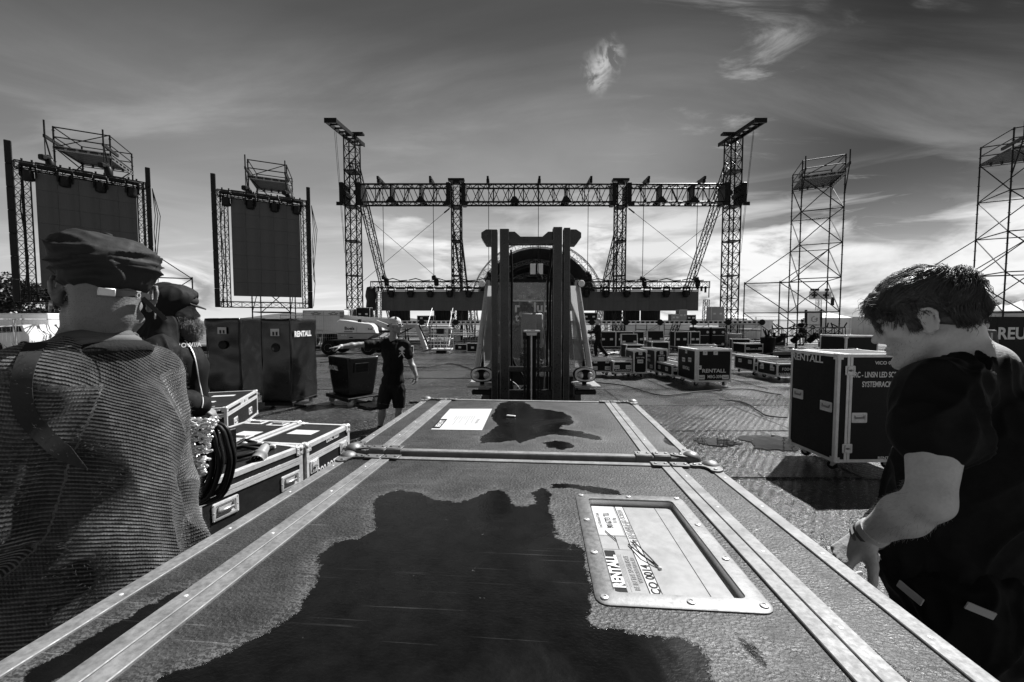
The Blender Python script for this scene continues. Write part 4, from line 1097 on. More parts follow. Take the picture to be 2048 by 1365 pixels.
# small rack standing on the PIRO case
d = (pA - pB).normalized(); ux = Vector((d.y, -d.x, 0)); rzp = math.atan2(d.y, d.x) - math.pi / 2
rp_ = at(424, 848, 2.62)
rk = thing('amplifier_rack', 'small black rack standing on the long case behind the clips', 'rack', (rp_.x - .10, rp_.y, .752), rzp)
MB().cbox((0, 0, .11), (.26, .34, .22), .006).ob('housing', 'black_board', rk)
mb = MB(); ring(mb, .20, .26, .012, .004); o = mb.ob('lid_frame', 'alu_dark', rk); o.location = (0, 0, .2205)
mb = MB(); mb.path([(-.06, -.12, .22), (-.04, -.1, .27), (.05, .0, .28), (.06, .08, .22)], .012, 6); mb.ob('strap_handle', 'rubber', rk)
# thick cable loom with pale clips hanging over the corner of the long case
lc = at(392, 905, 2.15)
lo = thing('cable_loom', 'thick hanging cable loom bristling with pale clips behind the sweater sleeve', 'cable loom', (lc.x, lc.y, .62), world=True)
rs = random.Random(4)
for k in range(9):
    a = lc + Vector((rs.uniform(-.10, .02), rs.uniform(-.06, .1), .18)); pts = [a]
    r = .10 + .012 * k
    base = Vector((lc.x - .02 + rs.uniform(-.02, .02), lc.y + .03 * (k % 3), lc.z))
    pts = [base + Vector((-.12 - .01 * k, 0, .12)), base + Vector((0.02 + .01 * k, 0, .14)), base + Vector((.07 + .012 * k, 0, .02)), base + Vector((.075 + .012 * k, 0, -.10)), base + Vector((.02 + .01 * k, 0, -.20 - .008 * k)), base + Vector((-.08, 0, -.24 - .01 * k))]
    sm = []
    for i in range(len(pts) - 1):
        p0, p1, p2, p3 = pts[max(i - 1, 0)], pts[i], pts[i + 1], pts[min(i + 2, len(pts) - 1)]
        for q in range(5):
            t_ = q / 5; sm.append(.5 * ((2 * p1) + (p2 - p0) * t_ + (2 * p0 - 5 * p1 + 4 * p2 - p3) * t_ * t_ + (3 * p1 - p0 - 3 * p2 + p3) * t_ ** 3))
    MB().path(sm + [pts[-1]], .012, 7).ob('cable', 'cable', lo, smooth='all')
clipm = MB().cbox((0, 0, 0), (.034, .012, .014), .004).mesh('clip', 'clip_metal', True)
for k in range(230):
    u, v = rs.random(), rs.random()
    p = at(370 + 62 * u * (1 - .45 * v) + rs.uniform(-4, 4), 836 + 120 * v, 1.93 + .08 * rs.random() + .1 * (1 - v))
    mw = Matrix.Translation(p) @ Euler((rs.uniform(-.5, .5), rs.uniform(-.5, .5), rs.uniform(-.6, .6))).to_matrix().to_4x4()
    inst('clip', clipm, lo, mw)
mb = MB(); c = at(385, 890, 2.22); mb.lathe([(.02, .16), (.09, .13), (.10, 0), (.08, -.10), (.03, -.14)], c, n=10); mb.ob('clip_bag', 'black_plastic', lo, smooth=True)
# coiled power cable with big round plug
cc = gr(497, 905, .757)
cb = thing('power_cable', 'thick coiled power cable with a round five-pin plug on the long case lid', 'power cable', (cc.x, cc.y, .757), world=True)
pts = []
ax = (pA - pB).normalized(); ay = Vector((-ax.y, ax.x, 0))
for i in range(56):
    a = 2 * math.pi * i / 24 + .4; rr = .155 + .018 * math.sin(i * .37) - .0006 * i
    p = cc + ax * (rr * math.cos(a) * 1.15 - .02) + ay * (rr * math.sin(a) * .85); pts.append(Vector((p.x, p.y, .770 + .008 * math.sin(i * .5) + (.012 if i > 28 else 0))))
plug = gr(528, 915, .745); 
e0 = pts[-1]; pl = Vector((plug.x, plug.y, .80))
pts += [e0.lerp(pl, .5) + Vector((0, 0, .03)), pl]
MB().path(pts, .0125, 8).ob('cable', 'cable', cb, smooth='all')
st_ = [pts[0], pts[0] + ay * .16 + Vector((0, 0, .02)), Vector((rp_.x + .03, rp_.y - .03, .82))]
MB().path(st_, .0125, 8).ob('cable_end', 'cable', cb, smooth='all')
for k in (0, 20, 40):
    MB().cbox(pts[k], (.045, .03, .03), .006).ob('tape_band', 'grey_light', cb)
dirp = Vector((.10, -.93, -.42)).normalized(); q = dirp.to_track_quat('Z', 'Y').to_matrix()
g = MB().lathe([(.02, -.06), (.030, -.04), (.034, -.01), (.036, .02), (.047, .03), (.047, .045), (.043, .05), (.043, .085), (.038, .085), (.038, .06), (.0, .06)], pl + dirp * .02, n=20, rot=q).ob('plug', 'plug_grey', cb, smooth=True)
mb = MB()
for k in range(5):
    a = 2 * math.pi * k / 5; o = q @ Vector((.022 * math.cos(a), .022 * math.sin(a), 0)); mb.tube(pl + dirp * .02 + o + dirp * .055, pl + dirp * .02 + o + dirp * .08, .004, 6)
mb.ob('pins', 'alu', cb, kind='stuff')
MB().lathe([(.0385, .061), (.0001, .0615)], pl + dirp * .02, n=20, rot=q).ob('plug_face', 'black_plastic', cb)
# ------------------------------------------------------------------ padded covers on dollies
def cloth_box(w, d, h, seed, sag=.05, wr=.026, taper=0.0, n=30):
    """soft cover: subdivided box pushed about by noise"""
    bm = bmesh.new(); bmesh.ops.create_cube(bm, size=1.0)
    bmesh.ops.subdivide_edges(bm, edges=bm.edges[:], cuts=n, use_grid_fill=True)
    for v in bm.verts:
        x, y, z = v.co; zz = z + .5
        rx = 1 - taper * (1 - zz)
        # rounded corners
        e = .03
        px, py, pz = x * w, y * d, z * h
        def rc(a, b, A, B, r=.05):
            da, db = abs(a) - (A / 2 - r), abs(b) - (B / 2 - r)
            if da > 0 and db > 0:
                L = math.hypot(da, db)
                if L > r: k = r / L; return math.copysign(A / 2 - r + da * k, a), math.copysign(B / 2 - r + db * k, b)
            return a, b
        px, py = rc(px, py, w, d); px, pz = rc(px, pz, w, h, .035); py, pz = rc(py, pz, d, h, .035)
        px *= rx; py *= rx
        co = Vector((px * 2.2, py * 2.2, pz * 1.6)) + Vector((seed, 0, 0))
        nrm = Vector((x if abs(x) > .49 else 0, y if abs(y) > .49 else 0, 0))
        a = noise.noise(co * .8) * wr * 2.6 + noise.noise(Vector((co.x * 1.5, co.y * 1.5, co.z * 2.6))) * wr * .8
        px += nrm.x * 2 * a * .9; py += nrm.y * 2 * a * .9
        if z > .49: pz += -sag * (1 - (2 * x) ** 2) * (1 - (2 * y) ** 2) + noise.noise(co * 2) * .012
        v.co = (px, py, pz + h / 2)
    me = bpy.data.meshes.new('cover'); bm.to_mesh(me); bm.free(); me.materials.append(M('cover_fabric')); me.shade_smooth(); return me
def dolly(t, w, d, z=.14, wr=.055):
    MB().cbox((0, 0, z), (w, d, .03), .006).ob('dolly_board', 'steel_dark', t)
    for s in (-1, 1):
        MB().box((0, s * (d / 2 - .03), z - .03), (w, .05, .05)).ob('dolly_rail', 'steel_dark', t)
        for q in (-1, 1):
            c = MB(); c.box((s * (w / 2 - .09), q * (d / 2 - .09), z - .055), (.08, .08, .02)); c.box((s * (w / 2 - .09) - .028, q * (d / 2 - .09), z - .085), (.005, .05, .07)); c.box((s * (w / 2 - .09) + .028, q * (d / 2 - .09), z - .085), (.005, .05, .07))
            f = c.ob('caster', 'steel_galv', t)
            MB().lathe([(.02, -.018), (wr, -.018), (wr, .018), (.02, .018)], (s * (w / 2 - .09), q * (d / 2 - .09), wr), 'X', 14).ob('wheel', 'wheel_pale', f, smooth=True)
def covered_sub(label, corner, rotz, w, d, h, seed, lets, group):
    ux = Vector((math.cos(rotz), math.sin(rotz), 0)); uy = Vector((-math.sin(rotz), math.cos(rotz), 0))
    c = Vector((corner[0], corner[1], 0)) - ux * (w / 2) + uy * (d / 2)
    t = thing('covered_speaker', label, 'speaker cover', c, rotz, group); dolly(t, w * .95, d * .95, .12, .05)
    o = inst('cover', cloth_box(w, d, h, seed), t, loc=(0, 0, .13))
    mb = MB()
    for sx in (-1, 1):
        pts = [(sx * (w / 2 - .012), -d / 2 - .006, .16 + (h - .06) * k / 12 ) for k in range(13)]; mb.path(pts, .008, 5)
    mb.ob('piping', 'cable', t)
    for f, u, v, size, s, sx in lets:
        if f == 'R': text(s, size, t, (w / 2 + .026, u, v), (0, 1, 0), (0, 0, 1), sx, .04)
        else: text(s, size, t, (u, -d / 2 - .026, v), (1, 0, 0), (0, 0, 1), sx, .04)
    # pictogram patch and a slot showing the grip
    mb = MB(); mb.box((0, -d / 2 - .024, h * .92), (.17, .004, .135)); mb.ob('patch', 'grey_light', t)
    for k in (-.03, .035): MB().box((k, -d / 2 - .0275, h * .905), (.035, .003, .07)).ob('pictogram', 'black_print', t)
    MB().lathe([(.001, 0), (.085, .0), (.08, .006), (.07, .002), (.001, .0015)], (.0, -d / 2 - .02, h * .74), 'Y', 20, Matrix.Rotation(math.pi, 3, 'Z')).ob('grip_hole', 'cable', t, smooth=True)
    MB().box((.0, -d / 2 - .03, h * .745), (.12, .012, .02)).ob('grip_bar', 'steel_dark', t)
    return t
GC = 'speakers under padded covers on dollies'
covered_sub('tall padded speaker cover lettered RENTALL on its right side', (-4.17, 7.72), R(-3), .58, .95, 1.60, 3.3, (('R', -.10, 1.43, .15, 'RENTALL', .95),), GC)
covered_sub('tall padded speaker cover without lettering, half behind its twin', (-5.55, 8.35), R(3), .66, 1.05, 1.62, 9.1, (), GC)
# wedge cover on a dolly
N_, L0, R0 = gr(701, 806, .17), gr(648, 782, .17), gr(751, 793, .17)
N_.z = 0; rz = math.atan2((R0 - N_).y, (R0 - N_).x); rz2 = math.atan2(-(L0 - N_).y, -(L0 - N_).x)
c = Vector((-3.28, 8.42, 0))
t = thing('covered_speaker', 'short padded wedge-shaped speaker cover lettered RENTALL on a low dolly', 'speaker cover', c, R(-42), GC)
dolly(t, .98, .72, .17, .06)
me = cloth_box(.92, .66, .78, 5.5, .02, .008, .22); inst('cover', me, t, loc=(0, 0, .19))
text('RENTALL', .12, t, (-.14, -.352, .74), (1, 0, 0), (0, -.06, 1), .85, .04)
mb = MB(); ring(mb, .30, .20, .02, .01); o = mb.ob('mesh_window', 'cover_fabric', t); o.matrix_local = frame((.452, -.05, .76), (0, 1, 0), (.1, 0, 1))
MB().box((0, 0, 0), (.26, .16, .004)).ob('grille', 'cable', t).matrix_local = frame((.455, -.05, .76), (0, 1, 0), (.1, 0, 1))
for k in (-.03, .03): MB().box((0, k, .004), (.26, .012, .006)).ob('grille_bar', 'steel_dark', t).matrix_local = frame((.457, -.05, .76), (0, 1, 0), (.1, 0, 1))
# ------------------------------------------------------------------ the two big cases in the foreground
def board_mat(name, wetname):
    m = bpy.data.materials.new(name); m.use_nodes = True; t = NT(m.node_tree); b = m.node_tree.nodes['Principled BSDF']
    tc = t.node('ShaderNodeTexCoord'); co = tc.outputs['Object']
    at_ = t.node('ShaderNodeAttribute', _attribute_name='wet'); wd = at_.outputs['Fac']
    e1 = t.noise(co, 13, 7, .68, .5); e2 = t.noise(t.mapping(co, sc=(1, 2.0, 1)), 70, 3, .7)
    edge = t.m('ADD', wd, t.m('ADD', t.m('MULTIPLY', t.m('SUBTRACT', e1, .5), .055), t.m('MULTIPLY', t.m('SUBTRACT', e2, .5), .024)))
    wet = t.rng(edge, -.003, .003, 0, 1, True)
    # drying rim
    rim = t.m('MULTIPLY', t.rng(edge, -.045, -.004, 0, 1, True), t.m('SUBTRACT', 1, wet))
    wave = t.node('ShaderNodeTexWave', _wave_type='BANDS', _bands_direction='Y', _wave_profile='SIN')
    t.put(wave.inputs['Vector'], co); wave.inputs['Scale'].default_value = 34; wave.inputs['Distortion'].default_value = 9.0
    wave.inputs['Detail'].default_value = 3; wave.inputs['Detail Scale'].default_value = 5.0
    hexn = t.node('ShaderNodeTexVoronoi', _feature='F1'); t.put(hexn.inputs['Vector'], t.mapping(co, sc=(1.0, 1.5, 1))); hexn.inputs['Scale'].default_value = 140
    n1 = t.noise(co, 3.2, 6, .65, .5); n2 = t.noise(co, 22, 5, .7); n3 = t.noise(t.mapping(co, sc=(1, 4, 1)), 9, 5, .6, 1.0)
    sc1 = t.noise(t.mapping(co, rot=(0, 0, .9), sc=(1, 60, 1)), 2.6, 2, .6); sc2 = t.noise(t.mapping(co, rot=(0, 0, -1.2), sc=(1, 70, 1)), 2.2, 2, .6)
    scr = t.m('ADD', t.rng(sc1, .69, .72), t.m('MULTIPLY', t.rng(sc2, .675, .70), .8))
    scr = t.m('MULTIPLY', scr, t.rng(n1, .42, .6))
    dry = t.mix(t.rng(n1, .35, .65), .014, .042)
    dry = t.m('MULTIPLY', dry, t.rng(n3, .3, .7, .7, 1.35)); dry = t.m('ADD', dry, t.m('MULTIPLY', t.m('MULTIPLY', wave.outputs['Fac'], .014), t.rng(n1, .35, .6, .2, 1)))
    dry = t.m('ADD', dry, t.m('MULTIPLY', rim, t.m('MULTIPLY', t.rng(t.m('MULTIPLY', wave.outputs['Fac'], n2),   .18, .5), .06)))
    dry = t.m('ADD', dry, t.m('MULTIPLY', scr, .14))
    wetc = t.m('ADD', t.rng(n2, .3, .75, .002, .007), t.m('MULTIPLY', scr, .03))
    spots = t.m('MULTIPLY', t.rng(t.noise(co, 34, 3, .6), .72, .78), .25)
    v = t.mix(wet, dry, t.m('ADD', wetc, t.m('MULTIPLY', spots, .3)))
    cc = t.node('ShaderNodeCombineColor')
    for i in range(3): t.put(cc.inputs[i], v)
    t.l.new(cc.outputs[0], b.inputs['Base Color'])
    t.put(b.inputs['Roughness'], t.mix(wet, t.rng(n2, .3, .7, .40, .66), t.rng(n1, .40, .60, .06, .30)))
    t.put(b.inputs['Specular IOR Level'], t.mix(wet, .42, .25))
    h = t.m('ADD', t.m('MULTIPLY', wave.outputs['Fac'], t.mix(wet, .00050, .00006)), t.m('ADD', t.m('MULTIPLY', n2, t.mix(wet, .0010, .0002)), t.m('MULTIPLY', hexn.outputs['Distance'], t.mix(wet, .0016, .00015))))
    bn = t.node('ShaderNodeBump'); bn.inputs['Strength'].default_value = .8; bn.inputs['Distance'].default_value = 1.0
    t.put(bn.inputs['Height'], h); t.l.new(bn.outputs[0], b.inputs['Normal'])
    MATS[name] = m
board_mat('wet_board', 'wet')
def sdpoly(px, py, poly):
    """signed distance (positive inside) of points to polygon"""
    P = np.array(poly); n = len(P); d = np.full(px.shape, 1e9); ins = np.zeros(px.shape, bool)
    for i in range(n):
        a, b = P[i], P[(i + 1) % n]; e = b - a; w0, w1 = px - a[0], py - a[1]
        t = np.clip((w0 * e[0] + w1 * e[1]) / (e @ e), 0, 1); d = np.minimum(d, np.hypot(w0 - e[0] * t, w1 - e[1] * t))
        c = ((a[1] > py) != (b[1] > py)) & (px < (b[0] - a[0]) * (py - a[1]) / (b[1] - a[1] + 1e-12) + a[0]); ins ^= c
    return np.where(ins, d, -d)

def hero(label, O, U, V, W_, D_, Hh, wets, holes=(), near=True):
    """O: left far corner of the top; U: to the right, V: towards the camera, in the plane of the top"""
    U, V = Vector(U).normalized(), Vector(V).normalized(); N = -U.cross(V); N.normalize()
    if N.z < 0: N = -N
    mw = Matrix((U, V, N)).transposed().to_4x4(); mw.translation = O
    t = thing('big_flight_case', label, 'flight case', O); t.matrix_world = mw; t['group'] = 'two big flight cases on the forks'
    # coordinates inside: u right, v towards camera, n up; top face at n=0
    def wetmesh(u0, u1, v0, v1, nu, nv, nm):
        us, vs = np.linspace(u0, u1, nu), np.linspace(v0, v1, nv); g = np.meshgrid(us, vs, indexing='ij'); X, Y = g[0].ravel(), g[1].ravel()
        me = bpy.data.meshes.new(nm); co = np.stack([X, Y, np.full_like(X, -.003)], 1)
        idx = np.arange(nu * nv).reshape(nu, nv); fs = np.stack([idx[:-1, :-1].ravel(), idx[1:, :-1].ravel(), idx[1:, 1:].ravel(), idx[:-1, 1:].ravel()], 1)
        keep = np.ones(len(fs), bool)
        for (a, b, c, d) in holes:
            cx_, cy_ = X[fs].mean(1), Y[fs].mean(1); keep &= ~((cx_ > a) & (cx_ < b) & (cy_ > c) & (cy_ < d))
        fs = fs[keep]
        me.from_pydata(co.tolist(), [], fs.tolist())
        wv = np.full(X.shape, -1.0)
        for poly in wets: wv = np.maximum(wv, sdpoly(X, Y, poly))
        wv = np.clip(wv, -.12, .12)
        at_ = me.attributes.new('wet', 'FLOAT', 'POINT'); at_.data.foreach_set('value', wv.astype(np.float32))
        me.materials.append(M('wet_board')); me.validate(); me.update()
        bm = bmesh.new(); bm.from_mesh(me); bm.normal_update()
        if sum(f.normal.z for f in bm.faces) < 0: bmesh.ops.reverse_faces(bm, faces=bm.faces)
        bm.to_mesh(me); bm.free(); return me
    eL = .030
    sL, sR = .135, W_ - .14            # the two seams
    inst('side_board', wetmesh(eL - .005, sL - .025, .03, D_ - .02, 24, 90, 'side_board'), t)
    inst('top_board', wetmesh(sL + .025, sR - .025, .03, D_ - .02, 200, 220, 'top_board'), t)
    inst('side_board', wetmesh(sR + .025, W_ - eL + .005, .03, D_ - .02, 24, 90, 'side_board'), t)
    b = MB(); b.box((W_ / 2, D_ / 2, -Hh / 2 - .03), (W_ - .012, D_ - .012, Hh - .06)); b.ob('body', 'black_board', t)
    # profiles
    def strip(u0, u1, v0, v1, n0=-.004, n1=.0, nm='edge_profile', mat='alu_worn', b=.0012): MB().cbox(((u0 + u1) / 2, (v0 + v1) / 2, (n0 + n1) / 2), (u1 - u0, v1 - v0, n1 - n0), b).ob(nm, mat, t)
    ev = .026
    strip(0, eL, .0, D_, -.006, .0008); strip(W_ - eL, W_, .0, D_, -.006, .0008)
    MB().box((-.0005, D_ / 2, -.02), (.003, D_, .036)).ob('edge_profile', 'alu_worn', t); MB().box((W_ + .0005, D_ / 2, -.02), (.003, D_, .036)).ob('edge_profile', 'alu_worn', t)
    strip(eL, W_ - eL, 0, ev, -.006, .0003); strip(eL, W_ - eL, D_ - ev, D_, -.006, .0003)
    MB().box((W_ / 2, -.0005, -.02), (W_, .003, .036)).ob('edge_profile', 'alu_worn', t); MB().box((W_ / 2, D_ + .0005, -.02), (W_, .003, .036)).ob('edge_profile', 'alu_worn', t)
    for s in (sL, sR):
        strip(s - .030, s - .0012, ev, D_ - ev, -.005, .0018, 'seam_profile'); strip(s + .0012, s + .030, ev, D_ - ev, -.005, .0018, 'seam_profile')
        for vv in ((.0 , D_) if near else (D_, 0)):
            q = 1 if vv < .5 else -1
            for k in (-1, 1):
                mb = MB(); cu = s + k * .030; mb.cbox((cu, vv + q * .020, .0042), (.054, .038, .0036), .0015); mb.cbox((cu, vv - q * .0022, -.018), (.054, .0036, .045), .001)
                for r_ in (-.015, .015): rivet(mb, cu + r_, vv + q * .022, .006, .0055, .0035)
                mb.ob('hinge_plate', 'alu_plate', t, smooth=True)
    # ball corners with lobed flanges
    for (cu, cv, su, sv) in ((0, 0, 1, 1), (W_, 0, -1, 1), (0, D_, 1, -1), (W_, D_, -1, -1)):
        mb = MB()
        out = []
        lob = [(-.004, -.004), (.030, -.006), (.058, .004), (.074, .010), (.080, .022), (.070, .032), (.052, .032), (.040, .040), (.034, .056), (.034, .072), (.022, .082), (.008, .078), (-.004, .062), (-.006, .03)]
        n = len(lob)
        for i in range(n):
            p0, p1, p2, p3 = [Vector((lob[j % n][0], lob[j % n][1], 0)) for j in (i - 1, i, i + 1, i + 2)]
            for k in range(3):
                tt = k / 3; q = .5 * ((2 * p1) + (p2 - p0) * tt + (2 * p0 - 5 * p1 + 4 * p2 - p3) * tt * tt + (3 * p1 - p0 - 3 * p2 + p3) * tt ** 3)
                out.append((cu + su * q.x, cv + sv * q.y))
        mb.prism(out, (0, 0, .0022), (1, 0, 0), (0, 1, 0), (0, 0, 1), .0035)
        prof = [(.030 * math.sin(math.pi * i / 10) + 1e-4, .024 * math.cos(math.pi * i / 10)) for i in range(11)]
        mb.lathe(prof, (cu + su * .014, cv + sv * .014, -.006), n=18)
        for (a, b_) in ((.066, .020), (.020, .066), (.048, .020)): rivet(mb, cu + su * a, cv + sv * b_, .0055, .006, .004)
        mb.cbox((cu - su * .001, cv + sv * .03, -.03), (.004, .07, .06), .0015); mb.cbox((cu + su * .03, cv - sv * .001, -.03), (.07, .004, .06), .0015)
        mb.ob('ball_corner', 'alu_plate', t, smooth=True)
    # small fixings along the profiles
    rs = random.Random(3); mb = MB(); k = .12
    while k < D_ - .1:
        for u in (.015, W_ - .015, sL - .016, sR + .016): rivet(mb, u, k + rs.uniform(-.01, .01), .0018 if u not in (.015, W_ - .015) else .0006, .0035, .0009)
        k += .21
    mb.ob('rivets', 'alu', t, kind='stuff')
    for sx in (0.11, W_ - .11):
        for sy in (.12, D_ - .12):
            a = inst('caster', FK_, t, Matrix.Translation((sx, sy, -Hh - .125)))
            inst('wheel', WH_, a, loc=(0, .03, .051))
    return t, mw
pm('alu_plate', .19, .55, .6, .38, 14, .08, 80, .1)

dvec = Vector((.079, 1, 0)).normalized()
# far case: top level at z 1.245
zt = 1.245
fl = gr(850, 797.6, zt); fr_ = gr(1266, 799.5, zt)
U = Vector((math.cos(-.079), math.sin(-.079), 0)); U = Vector((dvec.y, -dvec.x, 0))
D1 = .94
def topuv(O, U, V):
    def f(x, y):
        d = ray(x, y); N = U.cross(V); s = (O - Vector((0, 0, CH))).dot(N) / d.dot(N); p = Vector((0, 0, CH)) + d * s - O; return (p.dot(U), p.dot(V))
    return f
V1 = -dvec
fuv = topuv(fl, U, V1)
wet1 = [fuv(x, y) for x, y in [(1000, 806), (1020, 801.5), (1050, 803), (1068, 816), (1100, 819), (1128, 824), (1142, 832), (1148, 846), (1140, 850), (1125, 849), (1120, 856), (1160, 862), (1200, 872), (1208, 880), (1180, 877), (1150, 872), (1110, 868), (1080, 871), (1055, 880), (1040, 885), (1030, 879), (1000, 884), (975, 884), (958, 887), (963, 872), (980, 862), (995, 850), (985, 838), (985, 826), (992, 815)]]
wet1b = [fuv(x, y) for x, y in [(1085, 884), (1110, 880), (1140, 884), (1150, 893), (1125, 898), (1095, 893)]]
wet1c = [fuv(x, y) for x, y in [(1325, 872), (1345, 876), (1350, 893), (1330, 886)]]
HERO1, MW1 = hero('big flight case farther from the camera, with a paper sheet on its lid', fl, U, V1, 1.195, D1, 1.08, [wet1, wet1b, wet1c], near=False)
pq = [fuv(x, y) for x, y in ((900, 817.5), (984, 817.5), (964, 860), (862, 858.5))]
mb = MB(); mb.add([(u, v, -.0022) for u, v in pq] + [(u, v, -.0014) for u, v in pq], [(0, 1, 2, 3), (7, 6, 5, 4), (0, 4, 5, 1), (1, 5, 6, 2), (2, 6, 7, 3), (3, 7, 4, 0)])
sheet = mb.ob('paper_sheet', 'paper', HERO1)
pc = (Vector(pq[0] + (0,)) + Vector(pq[1] + (0,)) + Vector(pq[2] + (0,)) + Vector(pq[3] + (0,))) / 4
# the sheet's print runs away from the camera, read from the right
e1 = (Vector(pq[1] + (0,)) - Vector(pq[0] + (0,))); e2 = (Vector(pq[3] + (0,)) - Vector(pq[0] + (0,))); o0 = Vector(pq[0] + (0,))
def onsheet(a, b, z=-.0010): p = o0 + e1 * a + e2 * b; return Vector((p.x, p.y, z))
ua = -e2.normalized(); va = -e1.normalized()
mb = MB(); mb.beam(onsheet(.055, .62), onsheet(.055, .95), .05, .0006, up=(0, 0, 1)); 
q0, q1 = onsheet(.07, .55, -.0011), onsheet(.07, .96, -.0011)
lg = MB().beam(q0, q1, .034, .0006).ob('logo_block', 'black_print', sheet)
text('RENTALL', .030, sheet, (q0 + q1) / 2 + Vector((0, 0, .0006)), (q0 - q1).normalized(), Vector((0, 0, 1)).cross((q0 - q1).normalized()), .95, .02, 'white_print', ext=.0002)
mb = MB(); rs = random.Random(8)
for k in range(9):
    a = .30 + .05 * k; b0 = .40; b1 = .40 + rs.uniform(.15, .42)
    mb.beam(onsheet(a, b0), onsheet(a, b1), .003, .0005)
for k in range(3): mb.beam(onsheet(.80 + .02 * k, .55), onsheet(.78 + .02 * k, .75), .003, .0005)
mb.ob('printed_lines', 'grey_print', sheet, kind='stuff')
w_ = fuv(1022, 833); MB().cbox((w_[0], w_[1], .002), (.045, .016, .006), .002, Matrix.Rotation(.3, 3, 'Z')).ob('paper_scrap', 'paper', HERO1)

# near case: top tipped a little
zt2 = 1.243
nl = Vector((-.5635, 1.372, zt2)); nr = gr(1400, 915, zt2)
V2 = (-dvec + Vector((0, 0, .040))).normalized()
D2 = 1.02
U2 = Vector((dvec.y, -dvec.x, 0))
nuv = topuv(nl, U2, V2)
dish = [nuv(x, y) for x, y in ((1150, 990), (1362, 992), (1548, 1222), (1195, 1213))]
du0 = (dish[0][0] + dish[3][0]) / 2; du1 = (dish[1][0] + dish[2][0]) / 2; dv0 = (dish[0][1] + dish[1][1]) / 2; dv1 = (dish[2][1] + dish[3][1]) / 2
print('DISH', dish, du0, du1, dv0, dv1)
wet2 = [nuv(x, y) for x, y in [(760, 990), (800, 978), (840, 985), (870, 997), (920, 1003), (955, 990), (975, 980), (1000, 975), (1020, 990), (1030, 1010), (1055, 1012), (1072, 1000), (1065, 985), (1085, 976), (1102, 985), (1100, 1020), (1110, 1050), (1120, 1072), (1145, 1085), (1165, 1100), (1170, 1130), (1180, 1165), (1185, 1210), (1178, 1245), (1230, 1255), (1290, 1262), (1360, 1275), (1390, 1290), (1410, 1320), (1430, 1365), (1445, 1420), (1000, 1500), (600, 1600), (260, 1440), (320, 1345), (420, 1320), (520, 1270), (600, 1215), (630, 1160), (640, 1110), (670, 1085), (720, 1075), (745, 1060), (750, 1030), (745, 1010)]]
wet2b = [nuv(x, y) for x, y in [(1102, 967), (1130, 964), (1180, 970), (1235, 980), (1240, 988), (1190, 984), (1140, 974), (1105, 974)]]
wet2c = [nuv(x, y) for x, y in [(1470, 1262), (1490, 1275), (1512, 1300), (1530, 1325), (1515, 1318), (1490, 1290)]]
wet2d = [nuv(x, y) for x, y in [(1700, 1265), (1740, 1290), (1790, 1330), (1830, 1365), (1900, 1420), (1800, 1400), (1750, 1340)]]
wet2e = [nuv(x, y) for x, y in [(60, 1340), (200, 1260), (330, 1190), (380, 1170), (350, 1215), (180, 1310), (80, 1380)]]
HERO2, MW2 = hero('big flight case nearest the camera, wet lid with a framed label dish', nl, U2, V2, 1.205, D2, 1.08, [wet2, wet2b, wet2c, wet2d, wet2e], holes=((du0 + .02, du1 - .02, dv0 + .02, dv1 - .02),), near=True)
# label dish let into the lid
dish_t = None
mb = MB(); ring(mb, du1 - du0, dv1 - dv0, .030, .004, -.003, .02)
dish_o = mb.ob('label_dish', 'alu_plate', HERO2, smooth=True); dish_o.location = ((du0 + du1) / 2, (dv0 + dv1) / 2, 0)
w2, h2 = (du1 - du0), (dv1 - dv0)
mb = MB()
for sx in (-1, 1): mb.box((sx * (w2 / 2 - .029), 0, -.010), (.002, h2 - .056, .018))
for sy in (-1, 1): mb.box((0, sy * (h2 / 2 - .029), -.010), (w2 - .056, .002, .018))
mb.box((0, 0, -.0195), (w2 - .056, h2 - .056, .002)); mb.ob('dish_wall', 'alu', dish_o)
mb = MB()
for x, y in ((-1, -1), (-1, -.32), (-1, .35), (-1, 1), (0, -1), (0.1, 1), (1, -1), (1, -.3), (1, .36), (1, 1)):
    px, py = x * (w2 / 2 - .014), y * (h2 / 2 - .014)
    mb2 = MB(); mb2.lathe([(.0065, 0), (.006, .0022), (.003, .003), (.0015, .0015)], (px, py, .001), n=12); mb2.ob('dish_rivet', 'white_metal', dish_o, smooth=True)
lw, lh = w2 - .072, h2 - .072
ms = MB().cbox((0, 0, -.0165), (lw, lh, .003), .001).ob('label_sheet', 'label_card', dish_o)
zz = -.0148
def ln(a, b, w=.0014, mat='grey_print', nm='ruled_line', z=zz):
    MB().beam((-lw / 2 + lw * a[0], -lh / 2 + lh * a[1], z), (-lw / 2 + lw * b[0], -lh / 2 + lh * b[1], z), w, .0005).ob(nm, mat, ms)
# u to the right, v towards the camera (b=0 far, 1 near)
ln((.30, 0), (.30, 1), .0016, 'black_print'); ln((.40, 0), (.40, 1), .0016, 'black_print'); ln((.80, 0), (.80, 1), .0012, 'black_print')
ln((.0, .42), (.30, .42)); ln((.0, .57), (.30, .57)); ln((.17, .42), (.17, .57), .0014, 'black_print')
MB().box((-lw / 2 + lw * .14, -lh / 2 + lh * .21, zz - .0002), (lw * .27, lh * .40, .0008)).ob('sticker', 'paper', ms)
MB().box((-lw / 2 + lw * .35, 0, zz - .0003), (lw * .09, lh, .0006)).ob('sticker', 'paper', ms)
MB().box((-lw / 2 + lw * .062, -lh / 2 + lh * .78, zz), (lw * .10, lh * .38, .0012)).ob('logo_block', 'black_print', ms).location.z = .0004
